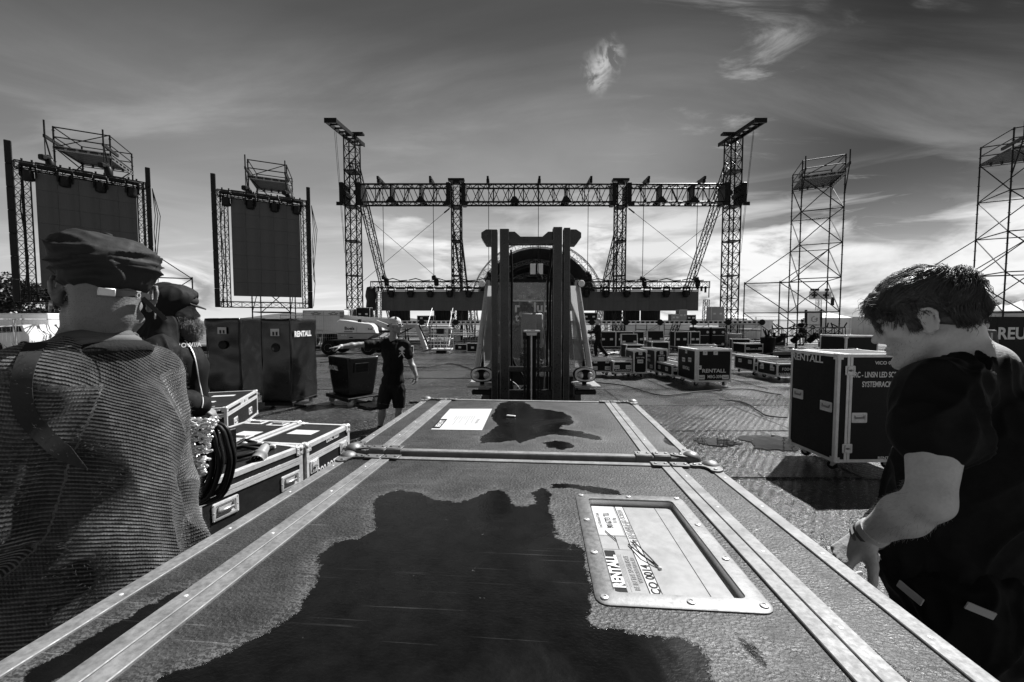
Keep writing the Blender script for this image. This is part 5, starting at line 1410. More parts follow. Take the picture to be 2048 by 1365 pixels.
# the lettering reads upwards seen from the right-hand side: text runs away from the camera
def ltext(s, a, b, size, mat='black_print', sx=1.0, bold=.01):
    p = Vector((-lw / 2 + lw * a, -lh / 2 + lh * b, zz + .0006)); return text(s, size, ms, p, Vector((0, -1, 0)), Vector((-1, 0, 0)).cross(Vector((0, 0, 1))).cross(Vector((0, 0, 1))) if False else Vector((-1, 0, 0)), sx, bold, mat, ext=.0002)
text('RENTALL', .027, ms, Vector((-lw / 2 + lw * .062, -lh / 2 + lh * .78, zz + .0016)), Vector((0, -1, 0)), Vector((-1, 0, 0)), .92, .04, 'white_paint', ext=.0002)
ltext('9016773 TLI', .16, .22, .019, 'black_print', .8)
ltext('VICO 0014', .36, .86, .021, 'black_print', 1.1)
ltext('UHC FOLDABLE LED SCREEN', .345, .30, .015, 'grey_print', .9); ltext('VLIER 100 INCH', .375, .36, .015, 'grey_print', .9)
ltext('Last Mounted Unit', .05, .22, .011, 'grey_print', .9); ltext('TLI Rig', .235, .22, .011, 'grey_print', .9)
for k in range(5): ln((.115 + .012 * k, .62 + .01 * (k % 2)), (.115 + .012 * k, .94 - .04 * (k % 3)), .0009)
ltext('BE IN THE SPOTLIGHT', .21, .78, .012, 'grey_print', .9); ltext('WWW.RENTALL.EU', .265, .76, .010, 'grey_print', .9)
mb = MB(); mb.path([(lw * -.16, -lh * .02, zz + .003), (lw * -.12, lh * .08, zz + .006), (lw * -.06, lh * .17, zz + .004), (lw * -.02, lh * .235, zz + .002)], .0013, 5); mb.ob('cable_tie', 'cable', ms)
mb = MB(); mb.path([(lw * -.22, lh * .02, zz + .002), (lw * -.14, lh * .15, zz + .006), (lw * -.05, lh * .215, zz + .004), (lw * -.015, lh * .24, zz + .002)], .0013, 5); mb.ob('cable_tie', 'cable', ms)
mb = MB(); mb.path([(lw * -.42, -lh * .13, zz + .002), (lw * -.33, -lh * .02, zz + .002)], .001, 5); mb.ob('cable_tie', 'cable', ms)
MB().lathe([(.004, 0), (.003, .004), (.001, .005)], (lw * -.015, lh * .245, zz), n=8).ob('tie_head', 'paper', ms)
# ------------------------------------------------------------------ bodies: smooth-blended distance fields turned into one mesh
class SDF:
    def __init__(s): s.ops = []
    def cone(s, a, b, ra, rb=None, k=.02, op='u'): s.ops.append(('c', np.array(a, float), np.array(b, float), ra, ra if rb is None else rb, k, op)); return s
    def ell(s, c, r, rot=None, k=.02, op='u'): s.ops.append(('e', np.array(c, float), np.array(r, float), None if rot is None else np.array(rot), 0, k, op)); return s
    def chain(s, pts, rs, k=.02, op='u'):
        for i in range(len(pts) - 1): s.cone(pts[i], pts[i + 1], rs[i], rs[i + 1], k, op)
        return s
    def plane(s, p, n, k=.004): s.ops.append(('p', np.array(p, float), np.array(n, float) / np.linalg.norm(n), 0, 0, k, 's')); return s
    def build(s, h, name, mat, disp=None, smooth_it=1, pad=.03):
        lo, hi = np.full(3, 1e9), np.full(3, -1e9)
        for o in s.ops:
            if o[6] != 'u': continue
            if o[0] == 'c':
                r = max(o[3], o[4]); lo = np.minimum(lo, np.minimum(o[1], o[2]) - r); hi = np.maximum(hi, np.maximum(o[1], o[2]) + r)
            else: r = o[2].max(); lo = np.minimum(lo, o[1] - r); hi = np.maximum(hi, o[1] + r)
        lo -= pad; hi += pad; n = np.ceil((hi - lo) / h).astype(int) + 1
        ax = [lo[i] + h * np.arange(n[i]) for i in range(3)]
        BIG = .08; D = np.full(n, BIG, np.float32)
        for typ, A, B, ra, rb, k, op in s.ops:
            if typ == 'p':
                d = ((ax[0] - A[0])[:, None, None] * B[0] + (ax[1] - A[1])[None, :, None] * B[1] + (ax[2] - A[2])[None, None, :] * B[2]).astype(np.float32)
                D = np.maximum(D, d); continue
            m = max(k * 1.5, .0) + 3 * h + .012
            if typ == 'c': r = max(ra, rb); l, u = np.minimum(A, B) - r - m, np.maximum(A, B) + r + m
            else: r = B.max(); l, u = A - r - m, A + r + m
            i0 = np.clip(np.floor((l - lo) / h).astype(int), 0, n - 1); i1 = np.clip(np.ceil((u - lo) / h).astype(int) + 1, 1, n)
            if (i1 <= i0).any(): continue
            sl = tuple(slice(a, b) for a, b in zip(i0, i1))
            X, Y, Z = [ax[i][i0[i]:i1[i]].astype(np.float32) for i in range(3)]
            X, Y, Z = X[:, None, None], Y[None, :, None], Z[None, None, :]
            if typ == 'c':
                e = B - A; L2 = float(e @ e) + 1e-12
                t = np.clip(((X - A[0]) * e[0] + (Y - A[1]) * e[1] + (Z - A[2]) * e[2]) / L2, 0, 1)
                d = np.sqrt((X - A[0] - e[0] * t) ** 2 + (Y - A[1] - e[1] * t) ** 2 + (Z - A[2] - e[2] * t) ** 2) - (ra + (rb - ra) * t)
            else:
                x, y, z = X - A[0], Y - A[1], Z - A[2]
                if ra is not None:
                    Rm = ra; x, y, z = (Rm[0, 0] * x + Rm[1, 0] * y + Rm[2, 0] * z), (Rm[0, 1] * x + Rm[1, 1] * y + Rm[2, 1] * z), (Rm[0, 2] * x + Rm[1, 2] * y + Rm[2, 2] * z)
                k0 = np.sqrt((x / B[0]) ** 2 + (y / B[1]) ** 2 + (z / B[2]) ** 2); k1 = np.sqrt((x / B[0] ** 2) ** 2 + (y / B[1] ** 2) ** 2 + (z / B[2] ** 2) ** 2) + 1e-9
                d = k0 * (k0 - 1) / k1
            d = d.astype(np.float32); C = D[sl]
            if op == 'u': hh = np.clip(.5 + .5 * (C - d) / k, 0, 1); D[sl] = C + (d - C) * hh - k * hh * (1 - hh)
            else: hh = np.clip(.5 - .5 * (C + d) / k, 0, 1); D[sl] = C + (-d - C) * hh + k * hh * (1 - hh)
        return nets(D, lo, h, name, mat, disp, smooth_it)

def nets(D, lo, h, name, mat, disp=None, smooth_it=1):
    D = np.pad(D, 1, constant_values=.05); lo = lo - h; S = D < 0; nx, ny, nz = D.shape
    c = [S[a:nx - 1 + a, b:ny - 1 + b, e:nz - 1 + e] for a in (0, 1) for b in (0, 1) for e in (0, 1)]
    cnt = sum(x.astype(np.int8) for x in c); act = (cnt > 0) & (cnt < 8)
    I = np.argwhere(act); idx = np.full(act.shape, -1, np.int64); idx[act] = np.arange(len(I))
    acc = np.zeros((len(I), 3)); num = np.zeros(len(I))
    cor = [(a, b, e) for a in (0, 1) for b in (0, 1) for e in (0, 1)]
    for i in range(8):
        for j in range(i + 1, 8):
            if sum(abs(p - q) for p, q in zip(cor[i], cor[j])) != 1: continue
            di = D[I[:, 0] + cor[i][0], I[:, 1] + cor[i][1], I[:, 2] + cor[i][2]]; dj = D[I[:, 0] + cor[j][0], I[:, 1] + cor[j][1], I[:, 2] + cor[j][2]]
            m = (di < 0) != (dj < 0); t = np.where(m, di / np.where(m, di - dj, 1), 0)
            acc += m[:, None] * (np.array(cor[i]) + t[:, None] * (np.array(cor[j]) - np.array(cor[i]))); num += m
    V = (I + acc / num[:, None]) * h + lo
    F_ = []
    for ax in range(3):
        sh = [0, 0, 0]; sh[ax] = 1
        a = S[:nx - sh[0], :ny - sh[1], :nz - sh[2]]; b = S[sh[0]:, sh[1]:, sh[2]:]
        E = np.argwhere(a != b); o1, o2 = [q for q in range(3) if q != ax]
        E = E[(E[:, o1] > 0) & (E[:, o2] > 0)]
        E = E[(E[:, o1] < D.shape[o1] - 1) & (E[:, o2] < D.shape[o2] - 1)]
        if len(E) == 0: continue
        q = []
        for (u, v) in ((0, 0), (1, 0), (1, 1), (0, 1)):
            C = E.copy(); C[:, o1] -= u; C[:, o2] -= v; q.append(idx[C[:, 0], C[:, 1], C[:, 2]])
        Q = np.stack(q, 1); ins = S[E[:, 0], E[:, 1], E[:, 2]]
        flip = ins if ax != 1 else ~ins
        Q[~flip] = Q[~flip][:, ::-1]; F_.append(Q)
    Q = np.concatenate(F_); Q = Q[(Q >= 0).all(1)]
    for _ in range(smooth_it):          # light smoothing
        s_, n_ = np.zeros_like(V), np.zeros(len(V))
        for k in range(4):
            np.add.at(s_, Q[:, k], V[Q[:, (k + 1) % 4]]); np.add.at(n_, Q[:, k], 1); np.add.at(s_, Q[:, k], V[Q[:, (k + 3) % 4]]); np.add.at(n_, Q[:, k], 1)
        V = V * .5 + .5 * s_ / np.maximum(n_, 1)[:, None]
    me = bpy.data.meshes.new(name); me.vertices.add(len(V)); me.vertices.foreach_set('co', V.astype(np.float32).ravel())
    me.loops.add(Q.size); me.loops.foreach_set('vertex_index', Q.astype(np.int32).ravel()); me.polygons.add(len(Q))
    me.polygons.foreach_set('loop_start', np.arange(0, Q.size, 4, dtype=np.int32)); me.update(); me.validate()
    if disp is not None:
        N = np.empty(len(me.vertices) * 3, np.float32); me.vertices.foreach_get('normal', N); N = N.reshape(-1, 3)
        V = np.empty_like(N); me.vertices.foreach_get('co', V.ravel()) if False else None
        co = np.empty(len(me.vertices) * 3, np.float32); me.vertices.foreach_get('co', co); co = co.reshape(-1, 3)
        dd = np.array([disp(Vector(p), Vector(n)) for p, n in zip(co.tolist(), N.tolist())], np.float32)
        me.vertices.foreach_set('co', (co + N * dd[:, None]).ravel()); me.update()
    me.materials.append(M(mat)); me.shade_smooth(); return me

def folds(scale=1.0, amp=.006, seed=0, axis=(1, 1, .45)):
    def f(p, n):
        q = Vector((p.x * axis[0] * 9, p.y * axis[1] * 9, p.z * axis[2] * 9)) * scale + Vector((seed, seed * .7, 0))
        w = Vector((noise.noise(q * .6), noise.noise(q * .6 + Vector((9, 0, 0))), 0)) * 1.2
        r = 1 - 2 * abs(noise.noise(q + w)); r2 = 1 - 2 * abs(noise.noise(q * 2.1 + w))
        return amp * (r * r * .9 + .35 * r2 - .5) 
    return f

def L2(rot, o):      # matrix of a local frame given columns
    return rot, o

def head_ops(s, hc, fwd, up, k=.012, ear=True, size=1.0, nose=1.0, detail=True):
    """head built round hc (centre between the ears), fwd/up unit vectors"""
    fwd = Vector(fwd).normalized(); up = Vector(up); rt = fwd.cross(up).normalized(); up = rt.cross(fwd).normalized()
    Rm = np.array(Matrix((rt, fwd, up)).transposed()); P = lambda x, y, z: tuple(Vector(hc) + (rt * x + fwd * y + up * z) * size)
    E = lambda c, r, kk=k, op='u': s.ell(P(*c), tuple(q * size for q in r), Rm, kk, op)
    C = lambda a, b, ra, rb, kk=k, op='u': s.cone(P(*a), P(*b), ra * size, rb * size, kk, op)
    E((0, -.015, .035), (.076, .098, .083)); E((0, .03, -.03), (.060, .064, .085), .02)
    C((-.055, .0, -.06), (-.012, .078, -.108), .018, .015, .02); C((.055, .0, -.06), (.012, .078, -.108), .018, .015, .02)
    E((0, .078, -.104), (.022, .017, .016), .015)
    E((0, -.055, -.04), (.055, .045, .06), .03)
    for sx in (-1, 1):
        E((sx * .044, .064, -.022), (.022, .022, .018), .02)
        E((sx * .030, .085, .024), (.028, .013, .010), .014)
    C((0, .088, .012), (0, .112, -.030), .008, .0115 * nose, .010)
    for sx in (-1, 1): E((sx * .013, .098, -.036), (.009, .012, .008), .006)
    if detail:
        for sx in (-1, 1):
            E((sx * .031, .100, .002), (.016, .016, .010), .012, 's'); E((sx * .031, .080, .001), (.0125, .0125, .0115), .003)
            C((sx * .020, .0905, .0065), (sx * .043, .0855, .0065), .0032, .0026, .003)
        E((0, .093, -.062), (.022, .010, .0055), .005); E((0, .091, -.074), (.019, .010, .0065), .005)
        E((0, .104, -.0675), (.024, .008, .0018), .003, 's')
    else:
        for sx in (-1, 1): E((sx * .031, .098, .002), (.014, .012, .009), .012, 's')
        E((0, .091, -.068), (.020, .010, .009), .006)
    if ear:
        for sx in (-1, 1):
            pts = [(.074, .012, -.028), (.080, .002, -.036), (.086, -.012, -.028), (.091, -.020, -.008), (.093, -.022, .014), (.090, -.012, .028), (.084, .002, .028), (.079, .010, .016), (.078, .010, .004)]
            E((sx * .079, -.004, -.004), (.008, .017, .030), .006)
            for a, b in zip(pts[:-1], pts[1:]): C((sx * a[0], a[1], a[2]), (sx * b[0], b[1], b[2]), .0048, .0048, .004)
            if detail:
                E((sx * .090, .000, -.004), (.009, .009, .014), .004, 's')
                C((sx * .084, -.006, -.018), (sx * .087, -.012, .012), .0035, .003, .004)
    return rt, fwd, up, P

def hand_ops(s, wrist, fdir, palm_n, thumb_side, curl=(.5, .6, .7, .8), spread=.1, thumb=(.7, .3), scale=1.0, k=.006, point=None):
    """wrist joint, direction of the fingers, palm normal (where the palm faces), side on which the thumb lies"""
    f = Vector(fdir).normalized(); n = Vector(palm_n); n = (n - f * n.dot(f)).normalized(); t = Vector(thumb_side); t = (t - f * t.dot(f) - n * t.dot(n)).normalized()
    w = Vector(wrist); S = scale
    K = []
    for i in range(4):
        off = (.030 - .0195 * i) * S; kn = w + f * (.088 - .004 * abs(i - 1) - (.006 if i == 3 else 0)) * S + t * off
        s.cone(w + t * off * .6 + f * .012 * S, kn, .0135 * S, .0105 * S, .012); K.append((kn, off))
    s.ell(w + f * .05 * S + n * .004 * S, (.014 * S,) * 3, None, .012)
    lens = [(.042, .025, .020), (.047, .029, .021), (.044, .027, .021), (.034, .020, .018)]
    for i, (kn, off) in enumerate(K):
        c = curl[i] if point is None or i != point else .03
        p = kn; d = (f + t * spread * (1.3 - i)).normalized(); r = (.0092, .0085, .0076, .0062); ang = 0
        for j, L in enumerate(lens[i]):
            ang += c * (1.15, 1.35, .8)[j]; dd = (d * math.cos(ang) + n * math.sin(ang)).normalized(); q = p + dd * L * S
            s.cone(p, q, r[j] * S, r[j + 1] * S, .0035); p = q
    b = w + f * .018 * S + t * .022 * S
    d1 = (f * .62 + t * .62 + n * .38).normalized(); d2 = (f * .85 + t * (.25 - .5 * thumb[1]) + n * (.3 + .6 * thumb[1])).normalized()
    q1 = b + d1 * .046 * S; q2 = q1 + (d1 * (1 - thumb[0]) + d2 * thumb[0]).normalized() * .033 * S; q3 = q2 + d2 * .027 * S
    s.cone(w + f * .01 * S + t * .012 * S, q1, .017 * S, .0125 * S, .014); s.cone(q1, q2, .0115 * S, .0098 * S, .004); s.cone(q2, q3, .0096 * S, .0078 * S, .003)

def limb(s, a, b, ra, rb, bulge=0, k=.02):
    """tapered limb with a muscle belly"""
    a, b = Vector(a), Vector(b)
    if bulge: m = a.lerp(b, .38); s.cone(a, m, ra, ra + bulge, k); s.cone(m, b, ra + bulge, rb, k)
    else: s.cone(a, b, ra, rb, k)

pm('skin', .58, .45, 0, .16, 22, .45, 160, .06, spec=.35, dist=.003)
pm('skin_tan', .27, .45, 0, .16, 22, .45, 160, .06, spec=.35, dist=.003)
pm('skin_nape', .19, .5, 0, .2, 22, .5, 150, .06, spec=.35, dist=.003)
pm('skin_dark', .05, .4, 0, .1, 14, .15, 120, .06, dist=.002)
pm('cotton_black', .013, .75, 0, .15, 8, .12, 400, .08)
pm('cotton_dark', .022, .75, 0, .2, 8, .15, 300, .08)
pm('cotton_grey', .12, .8, 0, .2, 8, .15, 300, .08)
pm('cotton_pale', .6, .8, 0, .12, 8, .15, 300, .08)
pm('hair_dark', .035, .42, 0, .4, 30, 0, 1)
pm('hair_grey', .30, .5, 0, .4, 30, 0, 1)
pm('shoe', .02, .5, 0, .3, 10, .1, 60)

DEF = dict(pelvis=(0, 0, .95), chest=(0, .01, 1.30), neck=(0, -.01, 1.48), head=(0, .03, 1.655), sR=(.185, 0, 1.43), sL=(-.185, 0, 1.43),
           eR=(.24, -.02, 1.16), eL=(-.24, -.02, 1.16), wR=(.25, .07, .93), wL=(-.25, .07, .93), hR=(.095, 0, .92), hL=(-.095, 0, .92),
           kR=(.11, .03, .50), kL=(-.11, .03, .50), aR=(.12, -.02, .09), aL=(-.12, -.02, .09), tR=(.13, .13, .035), tL=(-.13, .13, .035))
def person(label, pos, rotz, J=None, h=.012, hf=(0, 1, 0), hu=(0, 0, 1), skin='skin', top='cotton_black', legs='cotton_dark', sleeve='short', trouser='long',
           hands=None, group=None, scale=1.0, fit=.016, hair='hair_dark', hairstyle='short', detail=True, fold=.008, skip=(), build=1.0, shoes=True, cat='person', hem=None, neck_r=.052, slv=.62, arm=None):
    arm = arm or build
    j = {k: Vector(v) for k, v in DEF.items()}
    if J: j.update({k: Vector(v) for k, v in J.items()})
    b = SDF(); t_root = None
    b.ell(j['chest'], (.155 * build, .105 * build, .17), None, .05)
    b.ell(j['chest'].lerp(j['pelvis'], .5), (.135 * build, .095 * build, .16), None, .06)
    b.ell(j['pelvis'] + Vector((0, 0, .02)), (.155 * build, .11 * build, .12), None, .05)
    b.cone(j['sL'], j['sR'], .055, .055, .05); b.cone(j['neck'] + Vector((0, 0, -.05)), j['neck'].lerp(j['head'], .55), .058, neck_r, .03)
    b.cone(j['neck'] + Vector((0, -.01, .0)), j['sL'], .045, .05, .03); b.cone(j['neck'] + Vector((0, -.01, .0)), j['sR'], .045, .05, .03)
    for s in 'LR':
        limb(b, j['s' + s], j['e' + s], .048 * arm, .038 * arm, .006); limb(b, j['e' + s], j['w' + s], .038 * arm, .026, .005)
        limb(b, j['h' + s], j['k' + s], .082 * build, .055, .0, .04); limb(b, j['k' + s], j['a' + s], .050, .036, .008)
        if s not in skip: b.cone(j['a' + s] - Vector((0, 0, .03)), j['t' + s], .036, .032, .02)
        hd = (hands or {}).get(s)
        fd = (j['w' + s] - j['e' + s]).normalized(); side = Vector((1, 0, 0)) if s == 'R' else Vector((-1, 0, 0))
        if hd: hand_ops(b, j['w' + s], **hd)
        else: hand_ops(b, j['w' + s], fd, -side, (0, 1, .1), curl=(.3, .35, .4, .45))
    fr = head_ops(b, j['head'], hf, hu, detail=detail, ear=True)
    root = bpy.data.objects.new('person', b.build(h, 'body', skin, None, 1)); COL.objects.link(root)
    root['label'] = label; root['category'] = cat; root.location = pos; root.rotation_euler = (0, 0, rotz); root.scale = (scale,) * 3
    if group: root['group'] = group
    def child(name, sdf, mat, disp=None, hh=None):
        o = bpy.data.objects.new(name, sdf.build(hh or h, name, mat, disp, 1)); COL.objects.link(o); o.parent = root; return o
    g = SDF(); f = fit
    g.ell(j['chest'], (.158 * build + f, .110 * build + f, .18 + f), None, .06); g.ell(j['chest'].lerp(j['pelvis'], .5), (.145 * build + f, .105 * build + f, .18), None, .07)
    g.ell(j['pelvis'] + Vector((0, 0, .04)), (.160 * build + f, .118 * build + f, .13), None, .06); g.cone(j['sL'], j['sR'], .060 + f * .5, .060 + f * .5, .05)
    g.cone(j['neck'] + Vector((0, -.01, -.015)), j['sL'], .046 + f * .6, .055 + f * .5, .03); g.cone(j['neck'] + Vector((0, -.01, -.015)), j['sR'], .046 + f * .6, .055 + f * .5, .03)
    for s in 'LR':
        if sleeve == 'short': e = j['s' + s].lerp(j['e' + s], slv); g.cone(j['s' + s], e, .056 * build + f * .8, .052 * build + f * 1.3, .03); dd = (j['e' + s] - j['s' + s]).normalized()
        else:
            g.cone(j['s' + s], j['e' + s], .056 * build + f * .8, .046 * build + f * 1.1, .03); g.cone(j['e' + s], j['w' + s], .046 * build + f * 1.1, .032 + f, .02)
    hz = hem if hem is not None else j['pelvis'].z - .06
    g.ell(j['neck'] + Vector((0, .012, .045)), (.066, .068, .05), None, .01, 's')
    g.plane((0, 0, hz), (0, 0, -1))
    shirt = child('shirt', g, top, folds(1, fold, 3))
    q = SDF(); 
    q.ell(j['pelvis'] + Vector((0, 0, .0)), (.158 * build + f * .6, .114 * build + f * .6, .12), None, .05)
    for s in 'LR':
        end = j['k' + s] if trouser == 'short' else j['a' + s]
        if trouser == 'short':
            dn = (j['k' + s] - j['h' + s]).normalized(); e = j['k' + s] - dn * .02; q.cone(j['h' + s], e, .092 * build + f, .076 * build + f, .04)
        else: q.cone(j['h' + s], j['k' + s], .090 * build + f, .066 + f * .8, .04); q.cone(j['k' + s], j['a' + s] + Vector((0, 0, .0)), .066 + f * .8, .052 + f * .5, .02)
    q.plane((0, 0, j['pelvis'].z + .07), (0, 0, 1))
    if trouser == 'short': q.plane((0, 0, min(j['kL'].z, j['kR'].z) + .0), (0, 0, -1))
    child('trousers', q, legs, folds(1.2, fold * 1.1, 8))
    if shoes:
        for s in 'LR':
            if s in skip: continue
            sh = SDF(); a, tt = j['a' + s], j['t' + s]
            sh.cone(a - Vector((0, 0, .035)), tt + Vector((0, 0, .008)), .048, .042, .02); sh.cone(a + Vector((0, 0, .03)), a - Vector((0, 0, .03)), .046, .048, .02); sh.plane((0, 0, .002), (0, 0, -1))
            child('shoe', sh, 'shoe', None, max(h * .8, .008))
    rt, fw, up, P = fr
    if hairstyle == 'short':
        c = SDF(); Rm = np.array(Matrix((rt, fw, up)).transposed())
        c.ell(P(0, -.022, .045), (.084, .103, .088), Rm, .02); c.ell(P(0, -.06, -.01), (.07, .055, .07), Rm, .02)
        c.ell(P(0, .075, -.045), (.078, .082, .105), Rm, .01, 's')
        child('hair', c, hair, lambda p, n: .006 * noise.noise(p * 60) + .004 * noise.noise(p * 130), max(.006, h * .7))
    return root, j, fr, shirt

def strands(name, mat, parent, roots, dirf, L, w, seg=6, seed=1, curl=.0):
    """thin three-sided tapering strands; dirf(p, t, n) gives the growing direction"""
    rs = random.Random(seed); V = []; Fc = []
    for (p, n) in roots:
        p = Vector(p); n = Vector(n); ln = L * rs.uniform(.6, 1.25); ph = rs.uniform(0, 6.28); pts = [p.copy()]
        sd = Vector((rs.uniform(-1, 1), rs.uniform(-1, 1), rs.uniform(-1, 1))) * .25
        for i in range(seg):
            t = (i + 1) / seg; d = dirf(p, t, n) + sd * (.5 + t)
            if curl: d += curl * t * Vector((math.sin(ph + t * 5), math.cos(ph + t * 4.3), math.sin(ph * 1.7 + t * 5.5)))
            d.normalize(); p = p + d * (ln / seg); pts.append(p.copy())
        base = len(V); a = (pts[1] - pts[0]).orthogonal().normalized()
        for i, q in enumerate(pts):
            d = (pts[min(i + 1, seg)] - pts[max(i - 1, 0)]).normalized(); a = (a - d * a.dot(d)).normalized(); b = d.cross(a); ww = w * (1 - .8 * (i / seg) ** 2)
            for k in range(3): V.append(q + (a * math.cos(k * 2.094) + b * math.sin(k * 2.094)) * ww)
        for i in range(seg):
            for k in range(3): Fc.append((base + i * 3 + k, base + i * 3 + (k + 1) % 3, base + i * 3 + 3 + (k + 1) % 3, base + i * 3 + 3 + k))
    me = bpy.data.meshes.new(name); me.from_pydata([tuple(v) for v in V], [], Fc); me.materials.append(M(mat)); me.shade_smooth()
    o = bpy.data.objects.new(name, me); COL.objects.link(o); o.parent = parent; o['kind'] = 'stuff'; return o
def drape_text(o, target, depth=.4, off=.002):
    """wrap a lettering object (parented to the same root) onto the target mesh, along its own -z"""
    bvh = BVHTree.FromPolygons([v.co for v in target.data.vertices], [p.vertices for p in target.data.polygons])
    o.data = o.data.copy(); mw = o.matrix_local; inv = mw.inverted(); n = (mw.to_3x3() @ Vector((0, 0, -1))).normalized()
    for v in o.data.vertices:
        p = mw @ v.co; hit = bvh.ray_cast(p - n * .3, n, 1.0)
        if hit[0] is not None: v.co = inv @ (hit[0] - n * off)
# ------------------------------------------------------------------ people farther off
PO = at(788, 700, 6.3)
def loc_fn(pos, rotz, scale=1.0):
    m = (Matrix.Translation(Vector(pos)) @ Matrix.Rotation(rotz, 4, 'Z') @ Matrix.Scale(scale, 4)).inverted(); return lambda v: m @ Vector(v)
# pointing man: body turned slightly to his left (our right), right arm stretched out towards the left of the picture
Yp = 6.3; base = Vector((at(785, 860, Yp).x, Yp, 0)); rzp_ = R(180 + 10)
lf = loc_fn(base, rzp_)
A_ = lambda x, y, Y=Yp: lf(at(x, y, Y))
Jp = dict(head=A_(791, 651, Yp - .03), neck=A_(784, 677, Yp), chest=A_(786, 706, Yp), pelvis=A_(786, 768, Yp + .02),
          sR=A_(762, 688, Yp - .0), sL=A_(811, 690, Yp + .03), eR=A_(718, 690, Yp - .22), wR=A_(680, 694, Yp - .42), eL=A_(822, 724, Yp + .06), wL=A_(833, 752, Yp - .05),
          hR=A_(773, 779, Yp), hL=A_(797, 779, Yp + .02), kR=A_(765, 815, Yp - .05), kL=A_(798, 815, Yp + .05), aR=A_(761, 856, Yp - .02), aL=A_(796, 853, Yp + .15), tR=A_(757, 863, Yp - .16), tL=A_(804, 861, Yp + .02))
Jp['chest'] = Jp['chest'] + Vector((0, .0, 0))
hfw = (Matrix.Rotation(-rzp_, 3, 'Z') @ Vector((.93, -.37, .02)))
pd_ = (Jp['wR'] - Jp['eR']).normalized()
P1 = person('man in a reversed pale cap and white sunglasses pointing to the left', base, rzp_, Jp, h=.0085, hf=hfw, skin='skin_tan', top='cotton_black', legs='cotton_dark', trouser='short', fit=.014, detail=True, hem=Jp['pelvis'].z - .02,
            hairstyle='none', fold=.009,
            hands=dict(R=dict(fdir=pd_, palm_n=(0, 0, -1), thumb_side=(0, 1, -.2), curl=(.02, 1.0, 1.1, 1.15), point=0, spread=.02), L=dict(fdir=(.0, .1, -1), palm_n=(.8, -.3, 0), thumb_side=(0, 1, 0), curl=(.45, .6, .7, .8))))
root, j, (rt, fw, up, HP), shirt = P1
def cap_back(root, HP, rt, fw, up, mat, peak=True, back=True, name='cap'):
    c = SDF(); Rm = np.array(Matrix((rt, fw, up)).transposed())
    c.ell(HP(0, -.015, .048), (.087, .106, .082), Rm, .01); c.ell(HP(0, .10, -.02), (.10, .09, .055), Rm, .01, 's'); c.plane(HP(0, -.02, .012), -(up * 1.0 + fw * .18), .004)
    o = bpy.data.objects.new(name, c.build(.005, 'cap', mat, lambda p, n: .002 * noise.noise(p * 30), 1)); COL.objects.link(o); o.parent = root
    mb = MB(); s = -1 if back else 1; pts = []
    n = 12; top = []; 
    for i in range(n + 1):
        a = math.pi * i / n; top.append((.068 * math.cos(a), s * (.080 + .062 * math.sin(a)), .012 - .030 * math.sin(a)))
    vs = [Vector(HP(*q)) for q in top] + [Vector(HP(q[0], s * .07, .018)) for q in top]
    vs2 = [v - up * .005 for v in vs]; m = n + 1
    mb.add(vs + vs2, [(i, i + 1, m + i + 1, m + i) for i in range(n)] + [(2 * m + i + 1, 2 * m + i, 3 * m + i, 3 * m + i + 1) for i in range(n)] + [(i + 1, i, 2 * m + i, 2 * m + i + 1) for i in range(n)])
    p = mb.ob('peak', 'cotton_black' if back else mat, o, smooth=True); return o
cp = cap_back(root, HP, rt, fw, up, 'cotton_pale')
MB().lathe([(.024, 0), (.020, .004), (.001, .005)], (0, 0, 0), n=14).ob('badge', 'grey_print', cp).matrix_local = frame(HP(.062, .055, .105), fw, up)
gl = MB()
for s in (-1, 1):
    mbx = MB(); ring(mbx, .058, .040, .009, .006, 0, .014); o = mbx.ob('sunglasses', 'white_paint', root, smooth=True); o.matrix_local = frame(HP(s * .034, .104 - abs(s) * .0, .004), rt + fw * -.25 * s, up)
    MB().cbox((0, 0, .002), (.044, .026, .002), .001).ob('dark_lens', 'glass_dark', o)
    MB().beam(HP(s * .064, .088, .010), HP(s * .084, -.005, .010), .007, .016).ob('temple', 'white_paint', root)
MB().beam(HP(-.012, .108, .008), HP(.012, .108, .008), .006, .010).ob('bridge', 'white_paint', root)
# emblem on the chest: a little walking figure with a square head
def emb(parts, ox, oz, s):
    mb = MB()
    for poly in parts: mb.prism([((x - 5) * s, (y - 7) * s) for x, y in poly], (0, 0, 0), (1, 0, 0), (0, 1, 0), (0, 0, 1), .001)
    return mb
E_ = emb([[(1, 10), (5.2, 13.5), (9, 10), (5, 7)], [(4, 4), (6, 4.2), (6.5, 7.4), (4, 7.2)], [(4, 4.2), (5.2, 4.2), (2.6, 1.6), (1.0, 0), (1.6, 2.2)], [(5, 4.2), (6.2, 4.2), (7.4, 2.0), (8.6, .2), (6.6, .4)], [(3.8, 6.6), (1.8, 5.4), (2.2, 4.8), (4, 5.8)], [(6.4, 6.8), (8.2, 5.2), (7.8, 4.6), (6, 6.0)]], 0, 0, .0125)
chest_px = A_(804.5, 703, Yp - .14)
e = E_.ob('chest_emblem', 'white_print', root); nrm = Vector((0, 1, 0)); e.matrix_local = frame(chest_px + Vector((0, .05, 0)), (-1, 0, 0), (0, 0, 1)); drape_text(e, shirt)
e['kind'] = 'stuff'
def cuff(root, a, b, r, mat, name='wristband', t=.003, w=None):
    o = MB().lathe([(r, 0), (r + t, 0), (r + t, 1), (r, 1)], n=20); q = Vector(b) - Vector(a); L = q.length
    o.v = [(v[0], v[1], v[2] * L) for v in o.v]; x = o.ob(name, mat, root, smooth=True); x.matrix_local = Matrix.Translation(Vector(a)) @ q.to_track_quat('Z', 'Y').to_matrix().to_4x4(); return x
